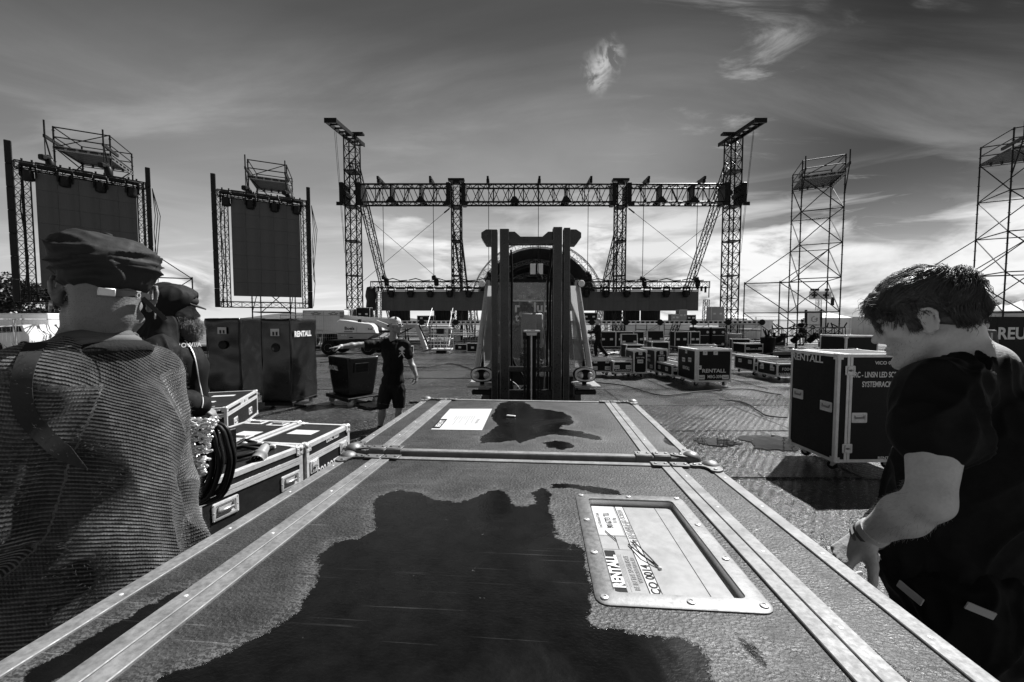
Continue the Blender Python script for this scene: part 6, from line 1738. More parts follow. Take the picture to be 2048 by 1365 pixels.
cuff(root, j['wR'] - pd_ * .035, j['wR'] - pd_ * .005, .029, 'white_print')
for s in 'RL':
    a = j['a' + s]; cuff(root, a + Vector((0, 0, .02)), a + Vector((0, 0, .09)), .040, 'cotton_pale' if s == 'R' else 'cotton_dark', 'sock')
cuff(root, (j['hR'].lerp(j['kR'], .78)), (j['hR'].lerp(j['kR'], .80)), .094, 'cotton_grey', 'pocket_edge')

# walking man near the forklift cab
Yw = 19.5; bw_ = gr(1196, 716); rz = R(90)
Jw = dict(eR=(.10, .18, 1.17), wR=(.05, .42, 1.20), eL=(-.18, .20, 1.18), wL=(-.1, .44, 1.14), sR=(.16, .02, 1.43), sL=(-.16, .02, 1.43), kR=(.10, -.12, .50), aR=(.10, -.42, .13), tR=(.1, -.30, .03), kL=(-.1, .14, .52), aL=(-.1, .10, .09), tL=(-.1, .26, .03))
person('man in a jacket walking left behind the forklift', bw_, rz, Jw, h=.018, sleeve='long', top='cotton_dark', hair='hair_grey', fit=.03, detail=False, group='workers far across the site')
# worker at the tower foot seen from behind
Yt = 28.0; b_ = gr(1603, 691)
r_, jt, ft, sh_ = person('worker in black shorts seen from behind under the whole scaffold tower', b_, R(5), dict(eR=(.28, .12, 1.20), wR=(.22, .34, 1.22), eL=(-.3, .10, 1.18), wL=(-.34, .26, 1.1)), h=.02, trouser='short', fit=.03, detail=False, build=1.1, group='workers far across the site', legs='cotton_black')
mb = MB()
for poly in ([(0, .14), (.06, .0), (-.06, 0)], [(-.12, -.06), (-.06, .02), (-.04, -.1)], [(.10, .02), (.13, -.1), (.02, -.12)]): mb.prism(poly, (0, 0, 0), (1, 0, 0), (0, 1, 0), (0, 0, 1), .002)
e = mb.ob('back_print', 'white_print', r_); e['kind'] = 'stuff'; e.matrix_local = frame((.03, -.2, 1.30), (1, 0, 0), (0, 0, 1)); drape_text(e, sh_, off=.004)
# bent worker by the truck wheels
b_ = gr(651, 694)
person('worker with a cap bending beside the truck wheels left of the boom lift', b_, R(-80), dict(pelvis=(0, -.05, .9), chest=(0, .18, 1.18), neck=(0, .28, 1.33), head=(0, .36, 1.48), sR=(.17, .25, 1.30), sL=(-.17, .25, 1.30), eR=(.2, .4, 1.08), wR=(.15, .45, .85), eL=(-.2, .42, 1.08), wL=(-.15, .5, .86)), h=.02, top='cotton_pale', hair='hair_dark', detail=False, fit=.03, group='workers far across the site')
# man in a vest before the banner
Yb = 12.5; q = at(1971, 651, Yb)
r_, jb, fb, sb = person('man in a high-visibility vest in front of the lettered banner', (q.x, q.y, 0), R(150), dict(), h=.014, sleeve='long', top='cotton_grey', detail=True, fit=.03, scale=q.z / 1.66, group='workers far across the site')
for s in (-1, 1): MB().beam((s * .10, .165, 1.12), (s * .10, .15, 1.42), .045, .01).ob('reflective_stripe', 'grey_light', r_)
MB().beam((-.16, .17, 1.14), (.16, .17, 1.14), .05, .01, up=(0, 1, 0)).ob('reflective_stripe', 'grey_light', r_)
# ------------------------------------------------------------------ the three people close to the camera
def cam_hit(bvh, base, x, y):
    o = Vector((0, 0, CH)) - base; h_ = bvh.ray_cast(o, ray(x, y).normalized()); return h_
def bvh_of(o): return BVHTree.FromPolygons([v.co for v in o.data.vertices], [p.vertices for p in o.data.polygons])
def ribbon_on(o, base, pxs, width, off, name, mat, root, thick=.004, taper=0):
    b = bvh_of(o); P_ = []
    for x, y in pxs:
        h_ = cam_hit(b, base, x, y)
        if h_[0] is not None: P_.append((h_[0], h_[1]))
    if len(P_) < 2: return None
    # smooth the path
    for _ in range(4):
        P_ = [P_[0]] + [((P_[i - 1][0] + P_[i][0] * 2 + P_[i + 1][0]) / 4, (P_[i - 1][1] + P_[i][1] + P_[i + 1][1]).normalized()) for i in range(1, len(P_) - 1)] + [P_[-1]]
    vs = []; n = len(P_)
    for i, (p, nn) in enumerate(P_):
        d = (P_[min(i + 1, n - 1)][0] - P_[max(i - 1, 0)][0]).normalized(); s = d.cross(nn).normalized() * width / 2 * (min(1, (n - 1 - i) / (n * taper) + .05) if taper else 1); a = p + nn * off
        vs += [a - s, a + s, a - s + nn * thick, a + s + nn * thick]
    fs = []
    for i in range(n - 1):
        a, b2 = i * 4, i * 4 + 4; fs += [(a, b2, b2 + 1, a + 1), (a + 2, a + 3, b2 + 3, b2 + 2), (a, a + 2, b2 + 2, b2), (a + 1, b2 + 1, b2 + 3, a + 3)]
    return MB().add(vs, fs).ob(name, mat, root, smooth=True)
def cat_rom(pts, n=6): return [tuple(v)[:2] for v in curve_xy([Vector((x, y, 0)) for x, y in pts], n)]
def curve_xy(pts, n=6):
    out = []
    for i in range(len(pts) - 1):
        p0, p1, p2, p3 = pts[max(i - 1, 0)], pts[i], pts[i + 1], pts[min(i + 2, len(pts) - 1)]
        for q in range(n):
            t = q / n; out.append(.5 * ((2 * p1) + (p2 - p0) * t + (2 * p0 - 5 * p1 + 4 * p2 - p3) * t * t + (3 * p1 - p0 - 3 * p2 + p3) * t ** 3))
    return out + [pts[-1]]
def headframe(fr, j): 
    rt, fw, up, P = fr; m = Matrix((rt, fw, up)).transposed().to_4x4(); m.translation = Vector(P(0, 0, 0)); return m
def newobj(name, me, root, kind=None):
    o = bpy.data.objects.new(name, me); COL.objects.link(o); o.parent = root
    if kind: o['kind'] = kind
    return o

# ---------------- young man on the right
B1 = Vector((1.15, 1.08, 0)); w = lambda x, y, Y: at(x, y, Y) - B1; V_ = lambda x, y, z: Vector((x, y, z)) - B1
f0 = Vector((-.72, .66, 0)).normalized(); tilt = R(17)
hfw = (f0 * math.cos(tilt) - Vector((0, 0, 1)) * math.sin(tilt)); hup = (f0 * math.sin(tilt) + Vector((0, 0, 1)) * math.cos(tilt))
wr, el = w(1734, 1072, 1.02), w(1860, 1002, .895)
J1 = dict(head=w(1848, 640, 1.14), neck=V_(1.215, 1.05, 1.585), chest=V_(1.255, 1.055, 1.37), pelvis=V_(1.225, 1.11, 1.02), sL=w(1876, 782, .985), sR=V_(1.32, 1.20, 1.53), eL=el, wL=wr,
          eR=V_(1.58, 1.36, 1.30), wR=V_(1.66, 1.44, 1.06), hL=V_(1.17, 1.03, .98), hR=V_(1.30, 1.17, .98), kL=V_(1.16, 1.04, .52), kR=V_(1.29, 1.20, .52), aL=V_(1.12, .99, .09), aR=V_(1.26, 1.16, .09), tL=V_(1.02, 1.08, .035), tR=V_(1.16, 1.26, .035))
fd = (w(1672, 1122, 1.03) - wr).normalized()
R1 = person('young man with tousled hair in a black T-shirt bending over the big case', B1, 0, J1, h=.0052, hf=hfw, hu=hup, skin='skin', top='cotton_black', legs='cotton_black', sleeve='short', trouser='long', fit=.016, detail=True, hairstyle='none', fold=.017, arm=1.03, build=1.25, neck_r=.060, slv=.40,
            hands=dict(L=dict(fdir=fd, palm_n=(.75, -.1, -.6), thumb_side=(.5, -.8, .1), curl=(.75, .8, .85, .9), thumb=(.5, .6), scale=1.05)), hem=1.02)
root, j, fr, shirt = R1
HM = headframe(fr, j)
# hair: dense cap and strands, in the head's own frame
hc = SDF(); hc.ell((0, -.016, .044), (.086, .101, .086), None, .02); hc.ell((0, -.060, -.008), (.068, .048, .066), None, .02); hc.ell((0, .055, .062), (.070, .060, .052), None, .02)
for s in (-1, 1): hc.ell((s * .100, -.004, -.004), (.042, .030, .042), None, .006, 's')
hc.ell((0, .105, -.055), (.082, .085, .085), None, .01, 's')
o = newobj('hair', hc.build(.005, 'hair', 'hair_strand', lambda p, n: .006 * noise.noise(p * 40) + .004 * noise.noise(p * 95)), root); o.matrix_local = HM
EA = Vector((.089, .104, .090)); EC = Vector((0, -.015, .043)); crown = Vector((.01, -.070, .110))
def enorm(p): q = p - EC; return Vector((q.x / EA.x ** 2, q.y / EA.y ** 2, q.z / EA.z ** 2)).normalized()
def erad(p): q = p - EC; return math.sqrt((q.x / EA.x) ** 2 + (q.y / EA.y) ** 2 + (q.z / EA.z) ** 2)
rs = random.Random(21); roots = []
while len(roots) < 9500:
    d = Vector((rs.gauss(0, 1), rs.gauss(0, 1), rs.gauss(0, 1))).normalized(); p = EC + Vector((d.x * EA.x, d.y * EA.y, d.z * EA.z)) * .96
    side = abs(p.x) > .055
    if p.z < -.005 and p.y > -.045: continue
    if p.z < -.075: continue
    if p.y > .045 and p.z < .060 - .1 * max(0, .05 - abs(p.x)): continue
    if side and -.045 < p.y < .028 and p.z < .040: continue
    if p.z < -.02: p = Vector((p.x * .86, p.y * .95, p.z))
    roots.append((p, enorm(p)))
def hdir(p, t, n):
    nn = enorm(p); fl = p - crown; fl = fl - nn * fl.dot(nn)
    if fl.length > 1e-5: fl.normalize()
    sweep = Vector((-.35, .55, -.1)); sweep = sweep - nn * sweep.dot(nn)
    lk = noise.noise_vector(p * 17.0) * .75 + noise.noise_vector(p * 42.0) * .5
    top = max(0, min(1, (p.z - .02) / .06))
    d = fl * 1.0 + sweep * .7 * top + lk * (.6 + .9 * t) + nn * (.55 * (1 - t) * top - .10)
    if p.y > .055: d += Vector((0, .25, -1.1 * t))
    if p.z < .02: d += Vector((0, -.25 if p.y < 0 else .1, -.7))
    if abs(p.x) > .055 and -.05 < p.y < .04 and p.z < .06: d += Vector((0, -1.1, .25)); d -= nn * .2
    if erad(p) < .99: d += nn * .9
    if erad(p) > 1.20: d -= nn * .9
    return d
pm('hair_strand', .055, .34, 0, .5, 60, 0, 1, .08)
q = strands('hair_strands', 'hair_strand', o, roots, hdir, .074, .0009, 7, 5, .35)
# fringe that stands out over the brow
fr_roots = []
while len(fr_roots) < 900:
    a = rs.uniform(-1, 1); p = Vector((a * .068, .070 - .028 * a * a + rs.uniform(-.01, .012), .072 + rs.uniform(-.012, .02) - .02 * a * a)); fr_roots.append((p, Vector((0, .7, .5))))
strands('fringe', 'hair_strand', o, fr_roots, lambda p, t, n: Vector((p.x * 3, 1.35 - 1.2 * t, .30 - 1.25 * t)) + noise.noise_vector(p * 30) * 1.1, .062, .0011, 8, 9, .9)
sb = []
while len(sb) < 500:
    s = rs.choice((-1, 1)); sb.append((Vector((s * (.068 + rs.uniform(0, .004)), rs.uniform(.024, .040), rs.uniform(.0, .04))), Vector((s, 0, 0))))
strands('sideburn', 'hair_strand', o, sb, lambda p, t, n: Vector((n.x * .1, -.25, -1)) + noise.noise_vector(p * 40) * .4, .032, .0009, 5, 3, .2)
eb = []
for k in range(260):
    s = rs.choice((-1, 1)); u = rs.random(); eb.append((Vector((s * (.014 + .036 * u), .0985 - .014 * u * u - .004 * u, .0175 + .006 * u - .010 * u * u)), Vector((s, 0, 0))))
strands('eyebrow', 'hair_strand', o, eb, lambda p, t, n: Vector((n.x * .9, -.2, .15)) + noise.noise_vector(p * 60) * .3, .010, .0006, 3, 3)
# stubble on jaw and lip
bb = bvh_of(root); stb = []
inv = HM.inverted()
for v in root.data.vertices:
    p = inv @ v.co
    if .02 < p.y < .13 and -.125 < p.z < -.045 and abs(p.x) < .08 and rs.random() < .20: stb.append((v.co.copy(), v.normal.copy()))
strands('stubble', 'hair_strand', root, stb[:2600], lambda p, t, n: n * .6 + Vector((0, 0, -1)), .005, .0003, 1, 4)
# wristbands, belt, back label, carabiner
fdn = (wr - el).normalized()
cuff(root, wr - fdn * .030, wr - fdn * .012, .0335, 'paper', 'paper_wristband', .0012)
cuff(root, wr - fdn * .012, wr - fdn * .004, .0335, 'cotton_grey', 'cord_bracelet', .003)
cuff(root, wr + fdn * .006, wr + fdn * .012, .031, 'hair_grey', 'bead_bracelet', .004)
MB().cbox(wr + fdn * .02 + Vector((.018, -.02, -.035)), (.02, .02, .026), .006).ob('ring_tag', 'white_metal', root)
tr = [c for c in root.children if c.name.startswith('trousers')][0]
pelv = j['pelvis']
mb = MB(); bt = []
for i in range(28):
    a = 2 * math.pi * i / 28; bt.append(pelv + Vector((.196 * math.cos(a), .150 * math.sin(a), .055)))
belt = MB().path(bt, .010, 6, closed=True).ob('belt', 'steel_black', root, smooth='all')
for (x, y, ww, hh, mt, nm) in ((1958, 1218, .050, .020, 'paper', 'pocket_label'), (1790, 1120, .06, .035, 'alu_dark', 'belt_buckle'), (1824, 1186, .06, .02, 'grey_light', 'cloth_tab')):
    for tg in (tr, shirt, belt):
        hh_2 = cam_hit(bvh_of(tg), B1, x, y)
        if hh_2[0] is not None:
            n_ = hh_2[1]; u = Vector((0, 0, 1)).cross(n_).normalized(); b_ = MB().cbox((0, 0, 0), (ww, hh, .004), .001).ob(nm, mt, root); b_.matrix_local = frame(hh_2[0] + n_ * .006, u + Vector((0, 0, -.25)), n_.cross(u)); break
ah = []
for v in root.data.vertices:
    a_, b_ = j['eL'], j['wL']; e_ = b_ - a_; tt = (v.co - a_).dot(e_) / e_.length_squared
    if 0 < tt < .95 and (v.co - a_ - e_ * tt).length < .06 and random.random() < .16: ah.append((v.co.copy(), v.normal.copy()))
strands('arm_hair', 'hair_grey', root, ah[:2200], lambda p, t, n: n * .7 + fdn * .9 + noise.noise_vector(p * 40) * .4, .012, .00022, 3, 8, .3)
# seam of the sleeve hem
ed = (j['eL'] - j['sL']).normalized(); hp = j['sL'].lerp(j['eL'], .62)

# ---------------- man in the flat cap on the left
B2_ = Vector((-1.04, 1.02, 0)); w = lambda x, y, Y: at(x, y, Y) - B2_; V_ = lambda x, y, z: Vector((x, y, z)) - B2_
f1 = Vector((-.66, .75, -.02)).normalized(); u1 = (Vector((0, 0, 1)) + Vector((.06, .05, 0))).normalized()
eR2, wR2 = w(345, 985, 1.20), w(385, 1180, 1.12)
J2 = dict(head=w(214, 588, 1.02), neck=V_(-1.03, 1.005, 1.640), chest=V_(-1.035, 1.01, 1.37), pelvis=V_(-1.05, 1.0, .98), sR=w(296, 748, 1.15), sL=w(68, 768, .87), eR=eR2, wR=wR2, eL=w(-10, 1040, .84), wL=V_(-1.22, .84, 1.12),
          hL=V_(-1.06, .90, .94), hR=V_(-1.06, 1.10, .94), kL=V_(-1.08, .90, .5), kR=V_(-1.08, 1.12, .5), aL=V_(-1.04, .90, .09), aR=V_(-1.04, 1.14, .09), tL=V_(-1.18, .88, .035), tR=V_(-1.18, 1.14, .035))
# his sweater is built apart from the generic shirt
def sweater_mat():
    m = bpy.data.materials.new('wool'); m.use_nodes = True; t = NT(m.node_tree); b = m.node_tree.nodes['Principled BSDF']
    a = t.node('ShaderNodeAttribute', _attribute_name='rib').outputs['Fac']; c = t.node('ShaderNodeAttribute', _attribute_name='across').outputs['Fac']
    tc = t.node('ShaderNodeTexCoord'); co = tc.outputs['Object']
    wob = t.m('MULTIPLY', t.m('SUBTRACT', t.noise(co, 7, 4, .6), .5), .014)
    ph = t.m('MULTIPLY', t.m('ADD', a, wob), 2 * math.pi / .0088); rib = t.m('ADD', t.m('MULTIPLY', t.m('SINE', ph), .5), .5)
    st = t.m('ADD', t.m('MULTIPLY', t.m('SINE', t.m('MULTIPLY', c, 2 * math.pi / .0062)), .5), .5)
    fz = t.noise(co, 170, 4, .7); bl = t.noise(co, 4.5, 5, .62); he = t.noise(co, 55, 3, .7)
    v = t.m('MULTIPLY', t.rng(bl, .40, .60, .008, .095), t.rng(he, .3, .7, .55, 1.5)); rmask = t.rng(t.noise(co, 14, 4, .65), .36, .62, .08, 1)
    v = t.m('MULTIPLY', v, t.rng(t.m('MULTIPLY', t.m('MULTIPLY', rib, rmask), t.rng(he, .3, .6, .5, 1.3)), 0, 1, .55, 1.3)); v = t.m('MULTIPLY', v, t.rng(fz, .3, .7, .6, 1.4))
    cc = t.node('ShaderNodeCombineColor')
    for i in range(3): t.put(cc.inputs[i], v)
    t.l.new(cc.outputs[0], b.inputs['Base Color']); b.inputs['Roughness'].default_value = .95; b.inputs['Specular IOR Level'].default_value = .1
    b.inputs['Sheen Weight'].default_value = .5; b.inputs['Sheen Roughness'].default_value = .5
    h_ = t.m('ADD', t.m('MULTIPLY', rib, .0040), t.m('ADD', t.m('MULTIPLY', t.m('MULTIPLY', st, rib), .0012), t.m('MULTIPLY', fz, .0035)))
    bn = t.node('ShaderNodeBump'); bn.inputs['Strength'].default_value = .9; bn.inputs['Distance'].default_value = 1.0; t.put(bn.inputs['Height'], h_); t.l.new(bn.outputs[0], b.inputs['Normal'])
    MATS['wool'] = m
sweater_mat()
root, j, fr, shirt = person('man seen from behind in a flat cap and ribbed wool sweater', B2_, 0, J2, h=.0055, hf=f1, hu=u1, skin='skin_nape', top='cotton_black', legs='cotton_black', sleeve='long', trouser='long', fit=.004, detail=False, hairstyle='none', build=.80, hem=1.0, neck_r=.064,
                            hands=dict(R=dict(fdir=(.1, .1, -1), palm_n=(-1, 0, 0), thumb_side=(0, 1, 0), curl=(.4, .5, .5, .6))))
bpy.data.objects.remove(shirt)
S = SDF(); f = .026
S.ell(j['chest'] + Vector((.0, 0, .02)), (.160, .170, .20), None, .07); S.ell(j['chest'].lerp(j['pelvis'], .55) + Vector((.0, -.01, 0)), (.160, .165, .22), None, .07); S.ell(j['pelvis'] + Vector((.01, -.01, .06)), (.170, .185, .16), None, .06)
S.cone(j['neck'] + Vector((.01, 0, -.035)), j['sR'], .066, .078, .05); S.cone(j['neck'] + Vector((.01, 0, -.035)), j['sL'], .066, .078, .05)
for s in 'LR': S.cone(j['s' + s], j['e' + s], .072, .074, .025); S.cone(j['e' + s], j['w' + s], .076, .050, .03)
S.ell(j['neck'] + Vector((.01, .0, .070)), (.074, .074, .075), None, .012, 's'); S.plane((0, 0, .93), (0, 0, -1))
def drapes(p, n):
    sag = max(0, (1.45 - (p.z)) * .5)
    q = Vector((p.x * 5.5, p.y * 5.5, p.z * 1.9)) + Vector((2.1, 0, 0)); wv = noise.noise(q * .7) * 1.5
    r = 1 - 2 * abs(noise.noise(q + Vector((wv, wv, 0)))); q2 = Vector((p.x * 7, p.y * 7, p.z * 8)) + Vector((5, 3, 1)); r2 = noise.noise(q2)
    return (.034 * (r - .35) + .014 * r2) * (.30 + min(1.1, sag * 2.6))
me = S.build(.0055, 'sweater', 'wool', drapes, 1)
n = len(me.vertices); co = np.empty(n * 3, np.float32); me.vertices.foreach_get('co', co); co = co.reshape(-1, 3)
rib = co[:, 2].copy(); acr = co[:, 0] * .7 + co[:, 1]
rib = co[:, 2] + .45 * (co[:, 1]) + .02 * np.sin(co[:, 1] * 9) ; wt = np.zeros(n)
for s in 'LR':
    for a, b in ((j['s' + s], j['e' + s]), (j['e' + s], j['w' + s])):
        A, Bv = np.array(a), np.array(b); e = Bv - A; L = np.linalg.norm(e); e /= L; tt = (co - A) @ e; rad = np.linalg.norm(co - A - np.outer(tt, e), axis=1)
        base_t = 0 if a is j['s' + s] else (j['e' + s] - j['s' + s]).length
        m_ = (rad < .105) & (tt > -.01) & (tt < L + .03); rib[m_] = -(tt[m_] + base_t)
        pa = np.cross(e, [0, 0, 1.0]) ; pa = pa / np.linalg.norm(pa); acr[m_] = np.arctan2((co[m_] - A) @ pa, (co[m_] - A) @ np.cross(e, pa)) * .08
for nm, val in (('rib', rib), ('across', acr)):
    at_ = me.attributes.new(nm, 'FLOAT', 'POINT'); at_.data.foreach_set('value', val.astype(np.float32))
sw = newobj('sweater', me, root)
rs = random.Random(6); fz = []
vs_ = me.vertices
for k in range(9000):
    v = vs_[rs.randrange(len(vs_))]
    if v.co.z > .95: fz.append((v.co.copy(), v.normal.copy()))
strands('wool_fuzz', 'wool_fibre', sw, fz, lambda p, t, n: n * (1 - .6 * t) + noise.noise_vector(p * 60) * .9, .011, .00028, 3, 3, .5)
# dark knitted rib along neck and shirt collars
def torus(c, rx, ry, r, tiltv, name, mat):
    pts = []
    for i in range(36):
        a = 2 * math.pi * i / 36; pts.append(Vector(c) + Vector((rx * math.cos(a), ry * math.sin(a), tiltv[0] * math.cos(a) + tiltv[1] * math.sin(a))))
    return MB().path(pts, r, 10, closed=True).ob(name, mat, root, smooth='all')
nk = j['neck'] + Vector((.004, .0, .018))
def band(z, r0, r1, hgt, name, mat, seed):
    vs, fs, n = [], [], 48
    for k, (rr, zz) in enumerate(((r0, 0), (r0 + .004, hgt * .35), ((r0 + r1) / 2 + .004, hgt * .7), (r1, hgt), (r1 - .007, hgt * .97), (r1 - .010, hgt * .5))):
        for i in range(n):
            a = 2 * math.pi * i / n; wv = .006 * noise.noise(Vector((math.cos(a) * 1.6, math.sin(a) * 1.6, seed + zz * 20))); gap = .010 * math.sin(a * 2 + seed)
            vs.append(nk + Vector(((rr + wv) * math.cos(a), (rr + wv) * 1.02 * math.sin(a), z + zz + .016 * math.cos(a) - .004 * math.sin(a) + gap * .35)))
    for k in range(5): fs += [(k * n + i, k * n + (i + 1) % n, (k + 1) * n + (i + 1) % n, (k + 1) * n + i) for i in range(n)]
    return MB().add(vs, fs).ob(name, mat, root, smooth='all')
band(-.050, .106, .084, .030, 'sweater_neckband', 'knit_dark', 1.0); band(-.032, .087, .076, .026, 'polo_collar', 'cotton_grey', 2.3); band(-.020, .080, .073, .026, 'polo_collar', 'collar_cloth', 4.1)
ribbon_on(sw, B2_, cat_rom([(98, 662), (70, 695), (50, 735), (44, 780), (52, 825), (80, 865), (120, 900), (150, 922), (175, 938)]), .030, .001, 'shoulder_strap', 'strap_leather', root, .003, .25)
# flat cap, in the head's frame
HM = headframe(fr, j); c = SDF()
c.ell((0, -.018, .045), (.086, .106, .066), None, .03); c.ell((-.004, -.004, .088), (.093, .116, .050), None, .03); c.ell((-.045, -.02, .092), (.054, .080, .044), None, .03); c.ell((.042, -.045, .070), (.050, .062, .050), None, .03)
c.ell((0, .16, -.03), (.10, .09, .06), None, .01, 's'); c.plane((0, 0, -.008), (0, .16, -1), .006)
def capf(p, n):
    q = Vector((p.x * 13, p.y * 9, p.z * 26)); wv = noise.noise(q * .5) * 1.4; r = 1 - 2 * abs(noise.noise(q + Vector((wv, 0, wv)))); edge = (1 if p.z < .10 else .45) * max(0, min(1, (p.z + .002) / .035))
    r = r * r * (1 if r > 0 else -1)
    return .0115 * (r - .2) * edge + .0018 * noise.noise(p * 60)
cp = newobj('flat_cap', c.build(.0045, 'flat_cap', 'cap_cloth', capf), root); cp.matrix_local = HM
MB().lathe([(.010, 0), (.009, .004), (.003, .006)], (-.004, -.030, .139), n=12).ob('cap_button', 'cap_cloth', cp, smooth=True)
cb_ = bvh_of(cp)
def seam(dirs):
    pts = []
    for d in dirs:
        hh = cb_.ray_cast(Vector((0, -.01, .07)) + Vector(d).normalized() * .4, -Vector(d).normalized())
        if hh[0] is not None: pts.append(hh[0] + hh[1] * .0006)
    if len(pts) > 3: MB().path(pts, .0014, 5).ob('seam', 'cap_cloth', cp)
for a in (90,): seam([(math.cos(R(a)) * math.sin(R(e)), math.sin(R(a)) * math.sin(R(e)), math.cos(R(e))) for e in range(4, 100, 5)])
mb = MB(); pk = []
for i in range(13):
    a = math.pi * i / 12; pk.append(Vector((.078 * math.cos(a), .085 + .055 * math.sin(a), .020 - .028 * math.sin(a))))
mb.add([tuple(p) for p in pk] + [(p.x, .08, .028) for p in pk] + [(p.x, p.y, p.z - .006) for p in pk] + [(p.x, .08, .020) for p in pk], [(i, i + 1, 14 + i, 13 + i) for i in range(12)] + [(27 + i, 26 + i, 39 + i, 40 + i) for i in range(12)] + [(i + 1, i, 26 + i, 27 + i) for i in range(12)]); mb.ob('peak', 'cap_cloth', cp, smooth=True)
ar = [Vector((.100 * math.sin(R(a)) * .9, -.022 - .098 * math.cos(R(a)) * 1.0, -.006 + .004 * math.sin(R(a) * 2))) for a in range(4, 66, 6)]
mb = MB(); vs = []
for p in ar: vs += [(p.x, p.y, p.z - .007), (p.x, p.y, p.z + .007), (p.x * .96, p.y * .97, p.z - .007), (p.x * .96, p.y * .97, p.z + .007)]
fs = []
for i in range(len(ar) - 1): a, b = 4 * i, 4 * i + 4; fs += [(a, a + 1, b + 1, b), (a + 2, b + 2, b + 3, a + 3), (a, b, b + 2, a + 2), (a + 1, a + 3, b + 3, b + 1)]
mb.add(vs, fs).ob('cap_strap', 'strap_leather', cp, smooth=True)
for a, wd, hg, nm in ((4, .030, .018, 'buckle_plate'), (38, .012, .020, 'strap_loop')):
    p = Vector((.105 * math.sin(R(a)) * .9, -.022 - .103 * math.cos(R(a)), -.004)); U_ = Vector((math.cos(R(a)), math.sin(R(a)), 0)); b = MB(); (ring(b, wd, hg, .0035, .004) if nm == 'strap_loop' else b.cbox((0, 0, .002), (wd, hg, .004), .0015)); x = b.ob(nm, 'white_metal', cp, smooth=True); x.matrix_local = frame(p, U_, (0, 0, 1))
p0 = Vector((.105 * math.sin(R(45)) * .9, -.022 - .103 * math.cos(R(45)), -.008)); mb = MB(); mb.beam(p0, p0 + Vector((.045, -.004, -.050)), .0025, .010); mb.ob('strap_end', 'strap_leather', cp)
for s in (-1, 1):
    pts = [Vector((s * .088, -.006, -.040)) + Vector((s * .004, .010 * math.cos(R(a)), .010 * math.sin(R(a)) - .004)) for a in range(0, 360, 24)]
    x = MB().path(pts, .0018, 6, closed=True).ob('earring', 'white_metal', root, smooth='all'); x.matrix_local = HM
x = MB().lathe([(.001, -.004), (.009, -.003), (.010, 0), (.009, .003), (.001, .004)], (-.090, -.008, -.036), 'X', 14).ob('ear_plug', 'white_metal', root, smooth=True); x.matrix_local = HM
# cropped hair on the nape
ns = []
for v in root.data.vertices:
    p = HM.inverted() @ v.co
    if p.y < -.01 and -.10 < p.z < .03 and rs.random() < .35: ns.append((v.co.copy(), v.normal.copy()))
strands('stubble', 'hair_dark', root, ns[:4000], lambda p, t, n: n + Vector((0, 0, -.8)), .0035, .00022, 1, 4)

# ---------------- hooded bearded man
B3 = Vector((-1.95, 2.38, 0)); w = lambda x, y, Y: at(x, y, Y) - B3; V_ = lambda x, y, z: Vector((x, y, z)) - B3
f2 = Vector((.86, .50, -.05)).normalized()
J3 = dict(head=w(349, 620, 2.36), neck=w(334, 672, 2.34), chest=w(338, 745, 2.36), pelvis=w(342, 860, 2.38), sR=w(318, 705, 2.18), sL=w(352, 700, 2.55), eR=w(330, 800, 2.12), wR=w(398, 812, 2.28), eL=w(378, 790, 2.62), wL=w(400, 815, 2.52),
          hR=V_(-1.92, 2.30, .92), hL=V_(-1.97, 2.47, .92), kR=V_(-1.9, 2.3, .5), kL=V_(-1.95, 2.5, .5), aR=V_(-1.93, 2.3, .09), aL=V_(-1.98, 2.5, .09), tR=V_(-1.8, 2.38, .035), tL=V_(-1.85, 2.58, .035))
root, j, fr, shirt = person('bearded man with a hood pulled over a flat cap looking right', B3, 0, J3, h=.0075, hf=f2, skin='skin_tan', top='cotton_black', legs='cotton_dark', sleeve='long', fit=.030, detail=True, hairstyle='none', build=1.1, fold=.012, hem=J3['pelvis'].z - .12,
                            hands=dict(R=dict(fdir=(.6, .55, -.7), palm_n=(0, .3, -1), thumb_side=(-.4, .8, 0), curl=(.5, .55, .6, .65))))
HM = headframe(fr, j); hd = SDF()
hd.ell((0, -.030, .040), (.112, .128, .112), None, .03); hd.ell((0, -.070, -.05), (.095, .095, .12), None, .04); hd.ell((0, .02, .060), (.095, .10, .075), None, .03); hd.cone((0, -.08, -.10), (0, -.09, -.19), .10, .12, .05)
for s in (-1, 1): hd.cone((s * .07, -.02, -.10), (s * .10, -.03, -.19), .06, .07, .05)
hd.ell((0, .125, -.035), (.085, .125, .125), None, .015, 's'); hd.ell((0, .05, -.05), (.088, .080, .11), None, .012, 's')
ho = newobj('hood', hd.build(.006, 'hood', 'cotton_dark', folds(1.3, .008, 2)), root); ho.matrix_local = HM
c = SDF(); c.ell((0, .0, .055), (.090, .112, .052), None, .02); c.plane((0, 0, .022), (0, -.1, -1), .004); fc_ = newobj('flat_cap', c.build(.005, 'flat_cap', 'cap_cloth'), root); fc_.matrix_local = HM
mb = MB(); pk = [Vector((.072 * math.cos(math.pi * i / 12), .085 + .062 * math.sin(math.pi * i / 12), .035 - .020 * math.sin(math.pi * i / 12))) for i in range(13)]
mb.add([tuple(p) for p in pk] + [(p.x, .075, .045) for p in pk] + [(p.x, p.y, p.z - .008) for p in pk] + [(p.x, .075, .034) for p in pk], [(i, i + 1, 14 + i, 13 + i) for i in range(12)] + [(27 + i, 26 + i, 39 + i, 40 + i) for i in range(12)] + [(i + 1, i, 26 + i, 27 + i) for i in range(12)]); mb.ob('peak', 'cap_cloth', fc_, smooth=True)
bs = SDF(); bs.ell((0, .075, -.085), (.058, .045, .050), None, .02); bs.ell((0, .085, -.115), (.045, .042, .055), None, .02)
